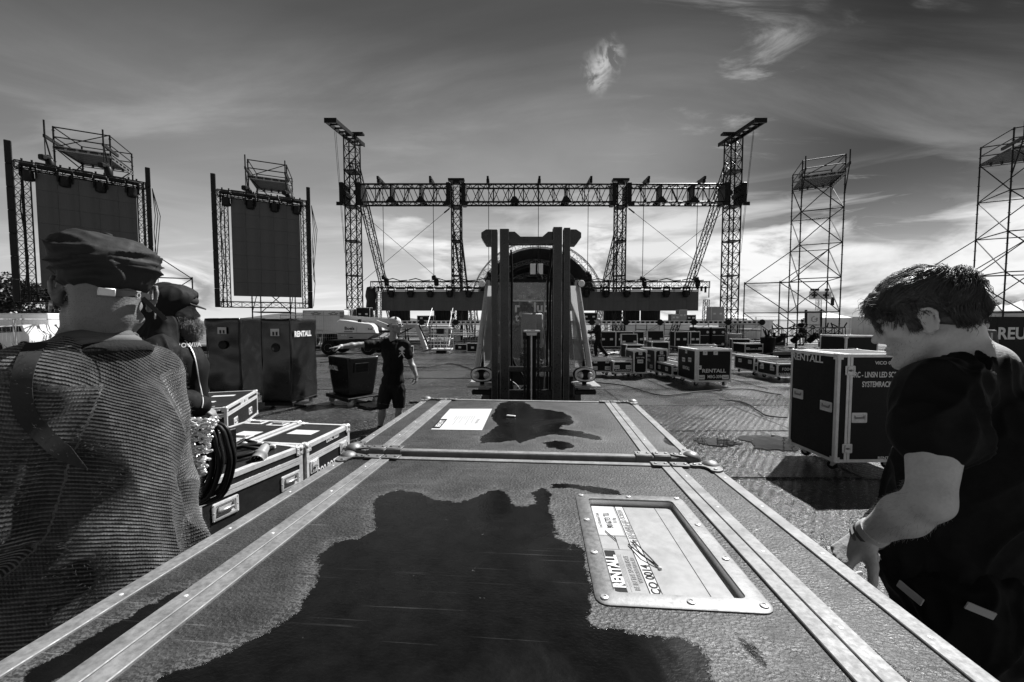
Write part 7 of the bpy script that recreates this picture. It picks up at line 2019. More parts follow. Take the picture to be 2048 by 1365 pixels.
for s in (-1, 1): bs.ell((s * .055, .03, -.055), (.020, .035, .045), None, .02)
bs.ell((0, .115, -.068), (.026, .022, .008), None, .004, 's')
bd = newobj('beard', bs.build(.005, 'beard', 'beard_hair', lambda p, n: .004 * noise.noise(p * 50)), root); bd.matrix_local = HM
br = [(v.co.copy(), v.normal.copy()) for v in bd.data.vertices]; random.Random(3).shuffle(br)
strands('beard_strands', 'beard_hair', bd, [b for b in br if b[0].y > .0][:4200], lambda p, t, n: n * .8 + Vector((0, .12, -.9)) + noise.noise_vector(p * 45) * .8, .030, .0009, 5, 4, .8)
# open jacket edge, hood lining edge and chest print
e = text_mesh('ROW//A', .035, 1, .02, .0006, 'white_print'); x = inst('chest_print', e, root); hh_ = cam_hit(bvh_of(shirt), B3, 377, 693)
if hh_[0] is not None: u = Vector((0, 0, 1)).cross(hh_[1]).normalized(); x.matrix_local = frame(hh_[0] + hh_[1] * .01, u, (0, 0, 1)); drape_text(x, shirt, off=.002)
ribbon_on(shirt, B3, cat_rom([(368, 682), (385, 705), (393, 735), (397, 765), (404, 800), (402, 815)]), .005, .003, 'jacket_zip', 'steel_galv', root, .006)
# ------------------------------------------------------------------ forklift
m = bpy.data.materials.new('cab_glass'); m.use_nodes = True; t_ = NT(m.node_tree); m.node_tree.nodes.clear()
o_ = t_.node('ShaderNodeOutputMaterial'); mx_ = t_.node('ShaderNodeMixShader'); tr_ = t_.node('ShaderNodeBsdfTransparent'); gl_ = t_.node('ShaderNodeBsdfGlossy'); fr_n = t_.node('ShaderNodeFresnel')
fr_n.inputs[0].default_value = 1.5; tr_.inputs[0].default_value = (.82, .82, .82, 1); gl_.inputs['Roughness'].default_value = .01
tcg = t_.node('ShaderNodeTexCoord'); ng = t_.noise(tcg.outputs['Object'], 5, 4, .6); df_ = t_.node('ShaderNodeBsdfDiffuse'); df_.inputs[0].default_value = (.6, .6, .6, 1)
mx2 = t_.node('ShaderNodeMixShader'); t_.put(mx2.inputs[0], t_.rng(ng, .3, .8, .06, .22)); t_.l.new(tr_.outputs[0], mx2.inputs[1]); t_.l.new(df_.outputs[0], mx2.inputs[2])
t_.put(mx_.inputs[0], t_.m('ADD', t_.m('MULTIPLY', fr_n.outputs[0], 1.6), .02)); t_.l.new(mx2.outputs[0], mx_.inputs[1]); t_.l.new(gl_.outputs[0], mx_.inputs[2]); t_.l.new(mx_.outputs[0], o_.inputs[0]); MATS['cab_glass'] = m
pm('mast_paint', .030, .34, .1, .5, 9, .2, 40, .14, scratch=.05, spec=.5001)
pm('edge_highlight', .16, .45, .4, .8, 14, .2, 60)
pm('cab_paint', .05, .4, 0, .2, 6, .05, 40)
pm('pillar_paint', .42, .35, .3, .2, 6, .05, 40)
pm('lamp_glass', .9, .12, .0, .25, 45, .5, 40, .03, dist=.01)
YM = 3.80; YC = 4.62
fk = thing('forklift', 'black forklift facing the camera with a tall double-rail mast and glazed cab', 'forklift', (at(1064, 700, YC).x, YC, 0), world=True)
def px(x, Y): return at(x, 640, Y).x
ztm = at(1064, 457, YM).z
for (xa, xb, Y, top, nm) in ((983, 995, YM + .05, ztm, 'outer_rail'), (1000, 1018, YM, ztm - .005, 'inner_rail'), (1106, 1123, YM, ztm + .012, 'inner_rail'), (1127, 1139, YM + .05, ztm + .016, 'outer_rail')):
    a, b = px(xa, Y), px(xb, Y); w = b - a; c = (a + b) / 2; s = -1 if xa < 1060 else 1
    mb = MB(); z0 = .18; hgt = top - z0
    mb.cbox((c, Y, z0 + hgt / 2), (w, .012, hgt), .003); mb.cbox((c + s * (w / 2 - .006), Y + .05, z0 + hgt / 2), (.012, .10, hgt), .003); mb.cbox((c, Y + .10, z0 + hgt / 2), (w, .012, hgt), .003)
    mb.box((c, Y + .05, top - .006), (w, .10, .012)); mb.ob(nm, 'mast_paint', fk)
    for q in (-1, 1): MB().cbox((c + q * (w / 2 - .0015), Y - .0045, z0 + hgt / 2), (.005, .006, hgt - .004), .001).ob('highlight_strip', 'edge_highlight', fk)  # bright strips paint the highlights along the rail edges
# top cross member with dip, and outer lugs
zt_, zb_ = at(1, 466, YM + .08).z, at(1, 491, YM + .08).z
xa, xb = px(1017, YM + .08), px(1107, YM + .08); L = xb - xa
mb = MB(); mb.prism([(0, zb_), (L, zb_), (L, zt_), (L * .86, zt_ + .0), (L * .74, zt_ - .045), (L * .26, zt_ - .045), (L * .14, zt_ + .0), (0, zt_)], (xa, YM + .03, 0), (1, 0, 0), (0, 0, 1), (0, 1, 0), .07)
mb.prism([(0, 0), (L, 0), (L, .035), (0, .035)], (xa, YM - .008, zb_ + .0), (1, 0, 0), (0, 0, 1), (0, 1, 0), .05); mb.ob('cross_member', 'mast_paint', fk)
for s, xi, xo in ((-1, 985, 964), (1, 1137, 1159)):
    i, o = px(xi, YM + .12), px(xo, YM + .12); za, zb2 = at(1, 461, YM + .1).z, at(1, 490, YM + .1).z
    w = o - i
    MB().prism([(0, za - .0), (w * .55, za), (w, za - .03), (w, za - .075), (w * .6, zb2), (0, zb2)], (i, YM + .06, 0), (1, 0, 0), (0, 0, 1), (0, 1, 0), .16).ob('mast_lug', 'mast_paint', fk)
# lower cross bars, lift cylinder, chains
for yy, hh in ((740, .05), (792, .10)):
    z = at(1, yy, YM).z; MB().cbox(((xa + xb) / 2, YM + .06, z), (L, .04, hh), .006).ob('cross_bar', 'mast_paint', fk)
zc1 = at(1, 664, YM).z
for x, r in ((1057, .018), (1069, .018)): MB().tube((px(x, YM), YM + .03, .3), (px(x, YM), YM + .03, zc1 - .01), r, 12).ob('cylinder', 'steel_black', fk, smooth=True)
MB().tube((px(1063, YM), YM - .01, .3), (px(1063, YM), YM - .01, zc1), .007, 10).ob('piston_rod', 'white_metal', fk, smooth=True)
mb = MB(); mb.cbox((px(1063, YM), YM + .0, zc1 + .005), (.15, .06, .022), .004); mb.cbox((px(1063, YM), YM - .02, zc1 - .02), (.10, .03, .03), .004); mb.ob('chain_anchor', 'steel_galv', fk)
for x in (1049.5, 1076.5):
    mb = MB(); X = px(x, YM); z = zc1 - .01; k = 0
    while z > .5:
        mb.cbox((X, YM - .015, z - .012), (.030 if k % 2 else .022, .018, .028), .005); z -= .026; k += 1
    mb.ob('lift_chain', 'chain_oily', fk, kind='stuff')
    MB().lathe([(.02, -.016), (.045, -.016), (.048, 0), (.045, .016), (.02, .016)], (X, YM + .01, zc1 - .03), 'X', 16).ob('chain_wheel', 'steel_dark', fk, smooth=True)
# hoses inside the right rail and left rail
def curve(pts, n=8):
    pts = [Vector(p) for p in pts]; out = []
    for i in range(len(pts) - 1):
        p0, p1, p2, p3 = pts[max(i - 1, 0)], pts[i], pts[i + 1], pts[min(i + 2, len(pts) - 1)]
        for q in range(n):
            t = q / n; out.append(.5 * ((2 * p1) + (p2 - p0) * t + (2 * p0 - 5 * p1 + 4 * p2 - p3) * t * t + (3 * p1 - p0 - 3 * p2 + p3) * t ** 3))
    return out + [pts[-1]]
YH = YM + .12
for k, (pts, mt, r) in enumerate((([(1103, 498), (1101, 530), (1096, 560), (1095, 600), (1096, 650), (1094, 700), (1095, 790)], 'rubber', .011), ([(1106, 494), (1105, 520), (1098, 548), (1090, 580), (1088, 610), (1087, 660), (1090, 700), (1088, 790)], 'alu_dark', .006), ([(1101, 500), (1103, 540), (1100, 620), (1101, 700), (1100, 790)], 'rubber', .012), ([(1022, 500), (1024, 560), (1023, 660), (1024, 790)], 'rubber', .010), ([(1020, 760), (1035, 772), (1041, 785), (1036, 795)], 'white_paint', .004), ([(1024, 715), (1030, 730), (1045, 752), (1049, 770)], 'rubber', .012))):
    MB().path(curve([at(x, y, YH + .02 * (k % 3)) for x, y in pts]), r, 8).ob('hose', mt, fk, smooth='all')
# cab: pillars, roof, glass
def C_(x, y, Y=YC): return at(x, y, Y)
TL, TRr, BL, BR = C_(977, 562, YC + .12), C_(1153, 562, YC + .12), C_(953, 742, YC - .10), C_(1180, 742, YC - .10)
for a, b in ((TL, BL), (TRr, BR)):
    MB().tube(a, b, .032, 12).ob('pillar', 'pillar_paint', fk, smooth=True)
    s = 1 if a is TL else -1
    MB().tube(a + Vector((s * .055, .01, 0)), b + Vector((s * .06, .01, 0)), .020, 8).ob('window_seal', 'steel_black', fk, smooth=True)
MB().beam(TL, TRr, .05, .03).ob('roof_front_bar', 'steel_black', fk)
TL2, TR2 = TL + Vector((0, .95, .03)), TRr + Vector((0, .95, .03)); BL2, BR2 = Vector((BL.x, BL.y + 1.35, BL.z)), Vector((BR.x, BR.y + 1.35, BR.z))
for a, b in ((TL, TL2), (TRr, TR2), (TL2, TR2), (TL2, BL2), (TR2, BR2)): MB().tube(a, b, .03, 10).ob('cab_frame', 'cab_paint', fk, smooth=True)
for i in range(6):
    f = (i + .5) / 6; MB().beam(TL.lerp(TRr, f) + Vector((0, .02, .02)), TL2.lerp(TR2, f) + Vector((0, 0, .0)), .03, .02).ob('roof_bar', 'cab_paint', fk)
def pane(name, a, b, c, d, th=.005, mat='cab_glass'):
    n = (b - a).cross(d - a).normalized() * th; MB().add([a, b, c, d, a + n, b + n, c + n, d + n], [(3, 2, 1, 0), (4, 5, 6, 7), (0, 1, 5, 4), (1, 2, 6, 5), (2, 3, 7, 6), (3, 0, 4, 7)]).ob(name, mat, fk)
o1 = Vector((.07, -.01, -.02)); o2 = Vector((-.07, -.01, -.02)); BLg, BRg = BL + Vector((.08, -.01, -.0)), BR + Vector((-.08, -.01, 0))
pane('windscreen', TL + o1, TRr + o2, BRg, BLg)
pane('rear_window', TL2 + Vector((.03, 0, -.03)), TR2 + Vector((-.03, 0, -.03)), BR2 + Vector((-.03, 0, 0)), BL2 + Vector((.03, 0, 0)))
def sheen_mat(name, tl, tr):
    m = bpy.data.materials.new(name); m.use_nodes = True; t = NT(m.node_tree); m.node_tree.nodes.clear()
    o = t.node('ShaderNodeOutputMaterial'); a = t.node('ShaderNodeBsdfTranslucent'); a.inputs[0].default_value = (.8, .8, .8, 1); d = t.node('ShaderNodeBsdfDiffuse'); d.inputs[0].default_value = (.5, .5, .5, 1)
    x = t.node('ShaderNodeBsdfTransparent'); m1 = t.node('ShaderNodeMixShader'); m2 = t.node('ShaderNodeMixShader'); tc = t.node('ShaderNodeTexCoord')
    t.put(m1.inputs[0], .35); t.l.new(a.outputs[0], m1.inputs[1]); t.l.new(d.outputs[0], m1.inputs[2])
    t.put(m2.inputs[0], t.rng(t.noise(tc.outputs['Object'], 4, 5, .6), .3, .7, tr - .12, tr + .12)); t.l.new(m1.outputs[0], m2.inputs[1]); t.l.new(x.outputs[0], m2.inputs[2]); t.l.new(m2.outputs[0], o.inputs[0]); MATS[name] = m
sheen_mat('sky_sheen_glass', 1, .35)
pm('sky_mirror', .85, .22, 1.0, .06, 3, .03, 12)
for a_, b_, c_, d_ in ((976, 986, 982, 962), (1141, 1151, 1170, 1150)):
    zq = lambda x, y: C_(x, y, YC - .02 if y < 600 else YC - .09)
    pane('side_sheen_pane', zq(a_, 572), zq(b_, 572), zq(c_, 735), zq(d_, 735), .004, 'sky_sheen_glass')  # added panes whose pale colour stands for sky reflected in the glass
# added mirror strip standing for sky reflected in the screen, dark lettered band below
def onws(x, y, d=-.012):
    n = (TRr - TL).cross(BLg - TL).normalized(); r_ = ray(x, y); s = (TL + o1 - Vector((0, 0, CH))).dot(n) / r_.dot(n); return Vector((0, 0, CH)) + r_ * s + Vector((0, d, 0))
pane('sky_reflection', onws(1026, 566), onws(1104, 566), onws(1104, 601), onws(1026, 601), .002, 'sky_mirror')
pane('strip_edge', onws(1026, 601, -.014), onws(1104, 601, -.014), onws(1104, 603.5, -.014), onws(1026, 603.5, -.014), .002, 'white_print')
lw_ = inst('lettering', text_mesh('r', .16, .9, .03, .0006, 'white_print'), fk, frame(onws(1034, 616, -.02), (1, 0, 0), (0, 0, 1)))
inst('lettering', text_mesh('lub', .15, 1.0, .03, .0006, 'white_print'), fk, frame(onws(1083, 616, -.02), (1, 0, 0), (0, 0, 1)))
inst('lettering', text_mesh('t', .12, 1.0, .03, .0006, 'white_print'), fk, frame(onws(1034, 636, -.02), (1, 0, 0), (0, 0, 1)))
MB().beam(onws(985, 640, -.02), onws(981, 660, -.02), .01, .01).ob('wiper', 'steel_black', fk)
for xx, (ya, yb) in ((978, (655, 690)), (1113, (660, 700))): MB().beam(C_(xx, ya, YC - .03), C_(xx + 8, yb, YC - .03), .025, .03).ob('mirror_arm', 'steel_black', fk)
# seat, dash, body, wheels, mudguards
MB().cbox((px(1064, 5.2), 5.35, 1.25), (.50, .14, .75), .05).ob('seat_back', 'black_plastic', fk); MB().cbox((px(1064, 5.2), 5.15, .86), (.52, .5, .16), .05).ob('seat', 'black_plastic', fk)
MB().cbox((px(1064, 4.6), 4.62, .98), (1.0, .25, .30), .05).ob('dashboard', 'cab_paint', fk)
MB().lathe([(.175, -.012), (.19, 0), (.175, .012), (.165, 0)], (px(1056, 4.8), 4.85, 1.18), n=20, rot=Matrix.Rotation(.5, 3, 'X')).ob('steering_wheel', 'rubber', fk, smooth=True)
MB().cbox((px(1064, YC), 5.5, .62), (1.12, 1.9, .72), .08).ob('chassis', 'cab_paint', fk); MB().cbox((px(1064, YC), 6.2, .85), (1.1, .5, .7), .12).ob('counterweight', 'cab_paint', fk)
for s, x in ((-1, 962), (1, 1172)):
    X = px(x, 4.35)
    MB().cbox((X, 4.50, at(1, 771, 4.3).z), (.27, .62, .02), .006).ob('mudguard', 'pillar_paint', fk); MB().cbox((X - s * .02, 4.24, at(1, 786, 4.2).z), (.22, .05, .05), .01).ob('step', 'steel_dark', fk)
    mb = MB(); mb.cbox((X - s * .03, 4.3, at(1, 776, 4.3).z), (.12, .10, .05), .015); mb.ob('lamp_foot', 'alu_dark', fk)
    MB().lathe([(.12, -.14), (.33, -.14), (.36, -.11), (.36, .11), (.33, .14), (.12, .14)], (X, 4.6, .36), 'X', 26).ob('wheel', 'rubber', fk, smooth=True)
    MB().lathe([(.12, -.12), (.28, -.12), (.30, -.09), (.30, .09), (.28, .12), (.12, .12)], (X, 6.0, .30), 'X', 22).ob('wheel', 'rubber', fk, smooth=True)
    # headlight: oval shell, chrome ring, glass
    hc = at(x - s * 1.5, 750, 4.25); shell = SDF().ell(hc + Vector((0, .07, 0)), (.120, .10, .078), None, .01).build(.008, 'headlight', 'steel_black')
    hl = bpy.data.objects.new('headlight', shell); COL.objects.link(hl); hl.parent = fk; hl.location = -fk.location
    pts = [hc + Vector((.112 * math.copysign(abs(math.cos(a)) ** .7, math.cos(a)), .008, .072 * math.copysign(abs(math.sin(a)) ** .8, math.sin(a)))) for a in [2 * math.pi * i / 28 for i in range(28)]]
    mb = MB(); mb.v = []; mb.path(pts, .0065, 6, closed=True); rg = mb.ob('lamp_ring', 'steel_black', hl, smooth='all')
    mb = MB(); vs = [hc + Vector((0, -.012, 0))] + [p + Vector((0, -.004, 0)) for p in pts]; mb.add(vs, [(0, 1 + i, 1 + (i + 1) % 28) for i in range(28)]); mb.ob('lens', 'lamp_glass', hl, smooth='all')
    for q in (-.05, .045): MB().lathe([(.038, 0), (.030, .012), (.012, .022), (.001, .024)], hc + Vector((q, -.012, -.002)), 'Y', 18, Matrix.Rotation(math.pi, 3, 'Z')).ob('reflector', 'white_metal', hl, smooth=True)
    MB().tube(hc + Vector((0, .04, -.07)), hc + Vector((0, .08, -.15)), .025, 8).ob('lamp_stalk', 'steel_black', fk, smooth=True)
    wl = at(964 if s < 0 else 1163, 567.5, 4.58)
    MB().lathe([(.040, 0), (.042, .03), (.03, .055)], wl, 'Y', 18).ob('work_light', 'steel_black', fk, smooth=True); MB().lathe([(.038, 0), (.034, .006), (.001, .009)], wl + Vector((0, -.001, 0)), 'Y', 18, Matrix.Rotation(math.pi, 3, 'Z')).ob('work_lens', 'lamp_glass', fk, smooth=True)
pn = at(1040, 780, YC - .3); MB().box(pn, (.14, .01, .10)).ob('number_plate', 'grey_light', fk); text('04', .08, fk, pn + Vector((0, -.006, 0)), (1, 0, 0), (0, 0, 1), .9, .02, 'black_print')
MB().cbox(at(1064, 662, 4.72), (.25, .03, .40), .06).ob('cab_reflection', 'white_paint', fk, smooth=True)  # added pale panel standing for a reflection in the windscreen
# driver
dp = at(1052, 622, 5.05)
hh_ = dp.z
person('driver with a face mask sitting in the forklift cab', (dp.x, dp.y, 0), R(195), dict(pelvis=(0, -.22, .98), chest=(0, -.10, 1.30), neck=(0, -.02, hh_ - .16), head=(0, .03, hh_ + .02), sR=(.18, -.06, 1.42), sL=(-.18, -.06, 1.42), eR=(.26, .12, 1.2), wR=(.12, .30, 1.2), eL=(-.26, .12, 1.2), wL=(-.14, .28, 1.18),
       hR=(.1, -.18, .95), hL=(-.1, -.18, .95), kR=(.14, .22, .98), kL=(-.14, .22, .98), aR=(.14, .26, .55), aL=(-.14, .26, .55), tR=(.14, .36, .5), tL=(-.14, .36, .5)), h=.012, hf=(.75, .65, 0), skin='skin_dark', top='cotton_black', sleeve='long', hairstyle='none', shoes=False, hem=.9)
for o in [o for o in bpy.data.objects if o.get('label', '').startswith('driver with')]:
    mk = SDF(); f = Vector((.75, .65, 0)).normalized(); mk.ell(Vector((0, .03, hh_ + .02)) + f * .06 + Vector((0, 0, -.065)), (.066, .066, .045), None, .01)
    q = bpy.data.objects.new('face_mask', mk.build(.006, 'face_mask', 'cotton_pale')); COL.objects.link(q); q.parent = o
# the high seat cover seen behind the glass

# ------------------------------------------------------------------ vehicles, tents, fences, trees behind
pm('leaf', .055, .6, 0, .5, 2.0, 0, 1)
pm('bark', .06, .8, 0, .3, 10, .3, 30)
pm('boom_paint', .72, .38, 0, .06, 1.5, .02, 30, coat=.3)
pm('truck_white', .82, .4, 0, .06, 1, .02, 30)
pm('mesh_banner', .018, .6, 0, .15, 3, .05, 40)
def tree(label, x, Y, hpx, wpx, seed, n=2600):
    X = gx(x, Y); H = (641 - hpx) / F * Y + 1.7; Wd = wpx / F * Y / 2
    t = thing('leafy_tree', label, 'tree', (X, Y, 0), group='trees at the left edge of the site' if x < 200 else 'trees at the right edge of the site')
    rs = random.Random(seed); mb = MB(); mb.tube((0, 0, 0), (.1, 0, H * .45), H * .035, 8, H * .02)
    cl = []
    for k in range(26):
        a = rs.uniform(0, 6.28); rr = rs.uniform(.1, 1) ** .6 * Wd * .85; z = H * rs.uniform(.35, .92); rr *= math.sqrt(max(.1, 1 - ((z / H - .55) / .5) ** 2))
        c = Vector((rr * math.cos(a), rr * math.sin(a), z)); cl.append((c, Wd * rs.uniform(.22, .42)))
        if k < 9: mb.tube((.05, 0, H * rs.uniform(.2, .42)), c, H * .012, 5, H * .004)
    mb.ob('trunk', 'bark', t, smooth=True, kind='stuff')
    V, Fc = [], []
    for i in range(n):
        c, r = rs.choice(cl); d = Vector((rs.gauss(0, 1), rs.gauss(0, 1), rs.gauss(0, .8))).normalized() * r * rs.uniform(.5, 1.08) ** .5; p = c + d
        u = Vector((rs.uniform(-1, 1), rs.uniform(-1, 1), rs.uniform(-.6, .6))).normalized(); v = u.orthogonal().normalized(); s = rs.uniform(.09, .20) * H / 6
        b = len(V); V += [p - u * s, p + v * s * .6, p + u * s, p - v * s * .6]; Fc.append((b, b + 1, b + 2, b + 3))
    m = MB(); m.add(V, Fc); me = bpy.data.meshes.new('crown'); me.from_pydata(m.v, [], m.f); me.materials.append(M('leaf')); o = bpy.data.objects.new('crown', me); COL.objects.link(o); o.parent = t; o['kind'] = 'stuff'
tree('dark bushy tree cut by the left edge of the picture', -5, 46, 548, 90, 1); tree('dark tree right of the edge tree, behind the screen frame', 42, 47, 560, 70, 2); tree('dark tree behind the left foot of the big screen', 90, 50, 568, 60, 3); tree('low dark tree just left of the flat-capped head', 128, 48, 582, 60, 4)
tree('small far tree above the lettered banner, left of two', 1985, 90, 598, 50, 7, 900); tree('small far tree above the lettered banner, right of two', 2040, 92, 600, 50, 8, 900)
# Boom lift
YB = 20.0
bl = thing('boom_lift', 'pale boom lift lettered Boels with round hood and big tyres', 'boom lift', (gx(712, YB), YB, 0), world=True)
def pz(pts, Y): return [(at(x, y, Y).x, at(x, y, Y).z) for x, y in pts]
def xprism(pts, Y, depth, name, mat, par, bevel=.05):
    P_ = pz(pts, Y); n = len(P_); cx = sum(p[0] for p in P_) / n; cz = sum(p[1] for p in P_) / n
    mb = MB(); ins = [((x - cx) * (1 - bevel) + cx, (z - cz) * (1 - bevel) + cz) for x, z in P_]
    vs = [(x, Y, z) for x, z in ins] + [(x, Y + .10, z) for x, z in P_] + [(x, Y + depth - .1, z) for x, z in P_] + [(x, Y + depth, z) for x, z in ins]
    fs = [tuple(range(n - 1, -1, -1)), tuple(range(3 * n, 4 * n))]
    for k in range(3): fs += [(k * n + i, k * n + (i + 1) % n, (k + 1) * n + (i + 1) % n, (k + 1) * n + i) for i in range(n)]
    mb.add(vs, fs); return mb.ob(name, mat, par, smooth=True)
xprism([(672.5, 644), (677, 640), (690, 641), (719, 646), (738, 648), (744.6, 650), (749, 655), (753.4, 667), (672.5, 667)], YB, 1.5, 'hood', 'boom_paint', bl)
xprism([(672.5, 667.3), (753.4, 667.3), (744, 673), (736, 678.5), (674, 679)], YB + .02, 1.46, 'side_skirt', 'grey_paint', bl)
lb = at(699, 659.5, YB - .03); MB().box(lb, (.66, .012, .30)).ob('name_plate', 'white_print', bl); text('Boels', .21, bl, lb + Vector((0, -.01, .05)), (1, 0, 0), (0, 0, 1), 1.05, .03, 'black_print')
MB().box(lb + Vector((-.06, -.008, -.10)), (.42, .006, .06)).ob('name_stripe', 'grey_print', bl); lb2 = at(740.5, 658.5, YB - .03); MB().box(lb2, (.33, .012, .12)).ob('name_plate', 'white_print', bl); text('Boels', .10, bl, lb2 + Vector((0, -.01, .0)), (1, 0, 0), (0, 0, 1), 1.05, .03, 'black_print')
text('600 AJ', .10, bl, at(688, 671, YB - .02), (1, 0, 0), (0, 0, 1), 1.0, .03)
mb = MB(); mb.tube(at(719, 647, YB + .4), at(719, 639, YB + .4), .09, 10); mb.ob('exhaust_pipe', 'steel_black', bl, smooth=True)
MB().box(at(702, 675.5, YB - .02), (.16, .02, .05)).ob('hood_latch', 'black_print', bl)
xprism([(655, 681), (745, 681), (742, 692), (660, 692)], YB + .2, 1.2, 'chassis', 'steel_dark', bl, .02)
for x in (657.6, 736.7):
    for yy in (YB - .1, YB + 1.5):
        c = Vector((gx(x, YB), yy + .15, .36)); MB().lathe([(.14, -.17), (.30, -.17), (.36, -.13), (.36, .13), (.30, .17), (.14, .17)], c, 'Y', 22).ob('tyre', 'rubber', bl, smooth=True); MB().lathe([(.02, -.10), (.17, -.12), (.19, -.175), (.20, -.16)], c, 'Y', 18).ob('rim', 'white_paint', bl, smooth=True)
p0, p1 = at(690, 636, YB + 1.1), at(800, 645, YB + 1.1)
MB().beam(p0, p1, .22, .26).ob('boom', 'grey_paint', bl); MB().beam(at(752, 645, YB + .7), at(790, 660, YB + .7), .2, .24).ob('boom_link', 'grey_paint', bl); MB().beam(at(756, 663, YB + .5), at(800, 664, YB + .5), .18, .12).ob('boom_link', 'steel_dark', bl)
# basket of the lift with its jib
YJ = 21.0; jb = thing('lift_basket', 'pale lift basket and sloping jib standing left of the forklift', 'lift basket', (gx(880, YJ), YJ, 0), world=True)
MB().beam(at(834, 651, YJ), at(852, 700, YJ), .20, .28, up=(0, 1, 0)).ob('jib', 'grey_light', jb); MB().beam(at(838, 650, YJ - .1), at(856, 690, YJ - .1), .06, .07, up=(0, 1, 0)).ob('jib_hose', 'steel_black', jb)
MB().beam(at(800, 668, YJ), at(834, 651, YJ), .05, .06).ob('jib_link', 'steel_dark', jb); MB().beam(at(800, 655, YJ), at(836, 652, YJ), .15, .16).ob('jib_arm', 'grey_paint', jb)
a, b = at(862, 700, YJ), at(902, 696, YJ); zf = a.z
MB().cbox(((a.x + b.x) / 2, YJ + .4, zf), (b.x - a.x, .8, .09), .02).ob('basket_floor', 'grey_light', jb)
for i in range(4):
    X = a.x + (b.x - a.x) * i / 3
    for yy in (YJ, YJ + .8): rod('basket_post', (X, yy, zf), (X, yy, zf + 1.1), .022, 'grey_light', jb)
for z in (.55, 1.1):
    for yy in (YJ, YJ + .8): rod('basket_rail', (a.x, yy, zf + z), (b.x, yy, zf + z), .022, 'grey_light', jb)
    for X in (a.x, b.x): rod('basket_rail', (X, YJ, zf + z), (X, YJ + .8, zf + z), .022, 'grey_light', jb)
MB().cbox((a.x + .5, YJ + .1, zf + .95), (.4, .25, .3), .03).ob('control_box', 'steel_dark', jb)
MB().cbox((a.x + .45, YJ + .5, zf - .1), (.5, .4, .2), .03).ob('mounting', 'steel_dark', jb)
# trucks
def truck(label, x0, x1, top, bot, Y, wheels, mat='truck_white', logo=False):
    t = thing('truck', label, 'truck', (gx((x0 + x1) / 2, Y), Y, 0), group='trucks behind the site', world=True)
    a, b = at(x0, top, Y), at(x1, bot, Y)
    MB().cbox(((a.x + b.x) / 2, Y + 1.2, (a.z + b.z) / 2), (b.x - a.x, 2.4, a.z - b.z), .03).ob('box_body', mat, t)
    for z in (a.z - .04, b.z + .04): MB().box(((a.x + b.x) / 2, Y - .01, z), (b.x - a.x, .04, .08)).ob('side_rail', 'alu', t)
    n = max(2, int((b.x - a.x) / 1.2))
    for i in range(n + 1): MB().box((a.x + (b.x - a.x) * i / n, Y - .006, (a.z + b.z) / 2), (.03, .02, a.z - b.z - .16)).ob('side_post', 'grey_light', t)
    MB().box(((a.x + b.x) / 2, Y + 1.2, b.z - .15), (b.x - a.x - .2, 1.0, .25)).ob('chassis', 'steel_dark', t)
    for x, r in wheels: MB().lathe([(.1, -.15), (r, -.15), (r, .15), (.1, .15)], (gx(x, Y), Y + .2, r), 'Y', 18).ob('wheel', 'rubber', t, smooth=True)
    return t, a, b
t, a, b = truck('pale box truck with vents and a small emblem behind the boom lift', 606, 689, 621, 668, 26, ((655, .45), (667, .45), (620, .45)), 'truck_white')
for k in range(5): MB().box(at(683.5, 626 + 2.2 * k, 25.97), (.26, .02, .04)).ob('vent_slat', 'steel_dark', t)
for x in (667, 640):
    for k, q in enumerate(((-.2, .05), (.2, .05), (0, .12), (-.12, -.02), (.12, -.02))): MB().box(at(x - (0 if x > 650 else 8), 629, 25.97) + Vector((q[0], -.02, q[1])), (.22, .01, .05)).ob('emblem', 'grey_print', t)
truck('white box truck at the far left behind the fence', -60, 97, 627, 668, 23, ((30, .45), (-20, .45), (80, .45)))
t, a, b = truck('ribbed steel container between the truck and the left mast', 689, 704, 618, 660, 27, (), 'alu_dark')
van = thing('parked_van', 'white van low behind the fence at the left edge of the picture', 'van', (gx(20, 21), 21, 0), world=True)
xprism([(-40, 655), (46, 650), (51, 662), (60, 672), (62, 700), (-40, 702)], 20.5, 1.8, 'body', 'truck_white', van); xprism([(-38, 657), (38, 653), (42, 664), (-38, 668)], 20.46, .1, 'side_window', 'glass_dark', van, .02)
for x in (-10, 48): MB().lathe([(.1, -.1), (.33, -.1), (.33, .1), (.1, .1)], (gx(x, 20.5), 20.55, .33), 'Y', 16).ob('wheel', 'rubber', van, smooth=True)
# fences
def fence(label, x0, x1, Y0, Y1, h=2.0, step=2.4, scrim=None):
    a, b = Vector((gx(x0, Y0), Y0, 0)), Vector((gx(x1, Y1), Y1, 0)); t = thing('mesh_fence', label, 'fence', a, group='mesh fences round the site', world=True)
    n = max(1, round((b - a).length / step)); d = (b - a) / n; z = Vector((0, 0, 1))
    for i in range(n):
        p, q = a + d * i, a + d * (i + 1); mb = MB(); e = d.normalized() * .04
        mb.tube(p + e + z * .1, p + e + z * h, .02, 6); mb.tube(q - e + z * .1, q - e + z * h, .02, 6); mb.tube(p + e + z * h, q - e + z * h, .02, 6); mb.tube(p + e + z * .12, q - e + z * .12, .02, 6)
        for k in range(1, 16): c = p + (q - p) * k / 16; mb.tube(c + z * .12, c + z * h, .003, 3, cap=False)
        for k in range(1, 6): mb.tube(p + e + z * (h * k / 6), q - e + z * (h * k / 6), .003, 3, cap=False)
        mb.ob('fence_panel', 'steel_galv', t, kind='stuff'); MB().cbox(p + z * .07, (.6, .22, .14), .02).ob('fence_foot', 'rubber', t)
    return t
fence('mesh fence in front of the white truck at the left edge', -120, 240, 17, 24, 1.75)
fence('mesh fence crossing behind the right mast', 1462, 1560, 34, 34)
fence('mesh fence behind the boom lift, left of the left mast', 560, 700, 24.4, 24.8)
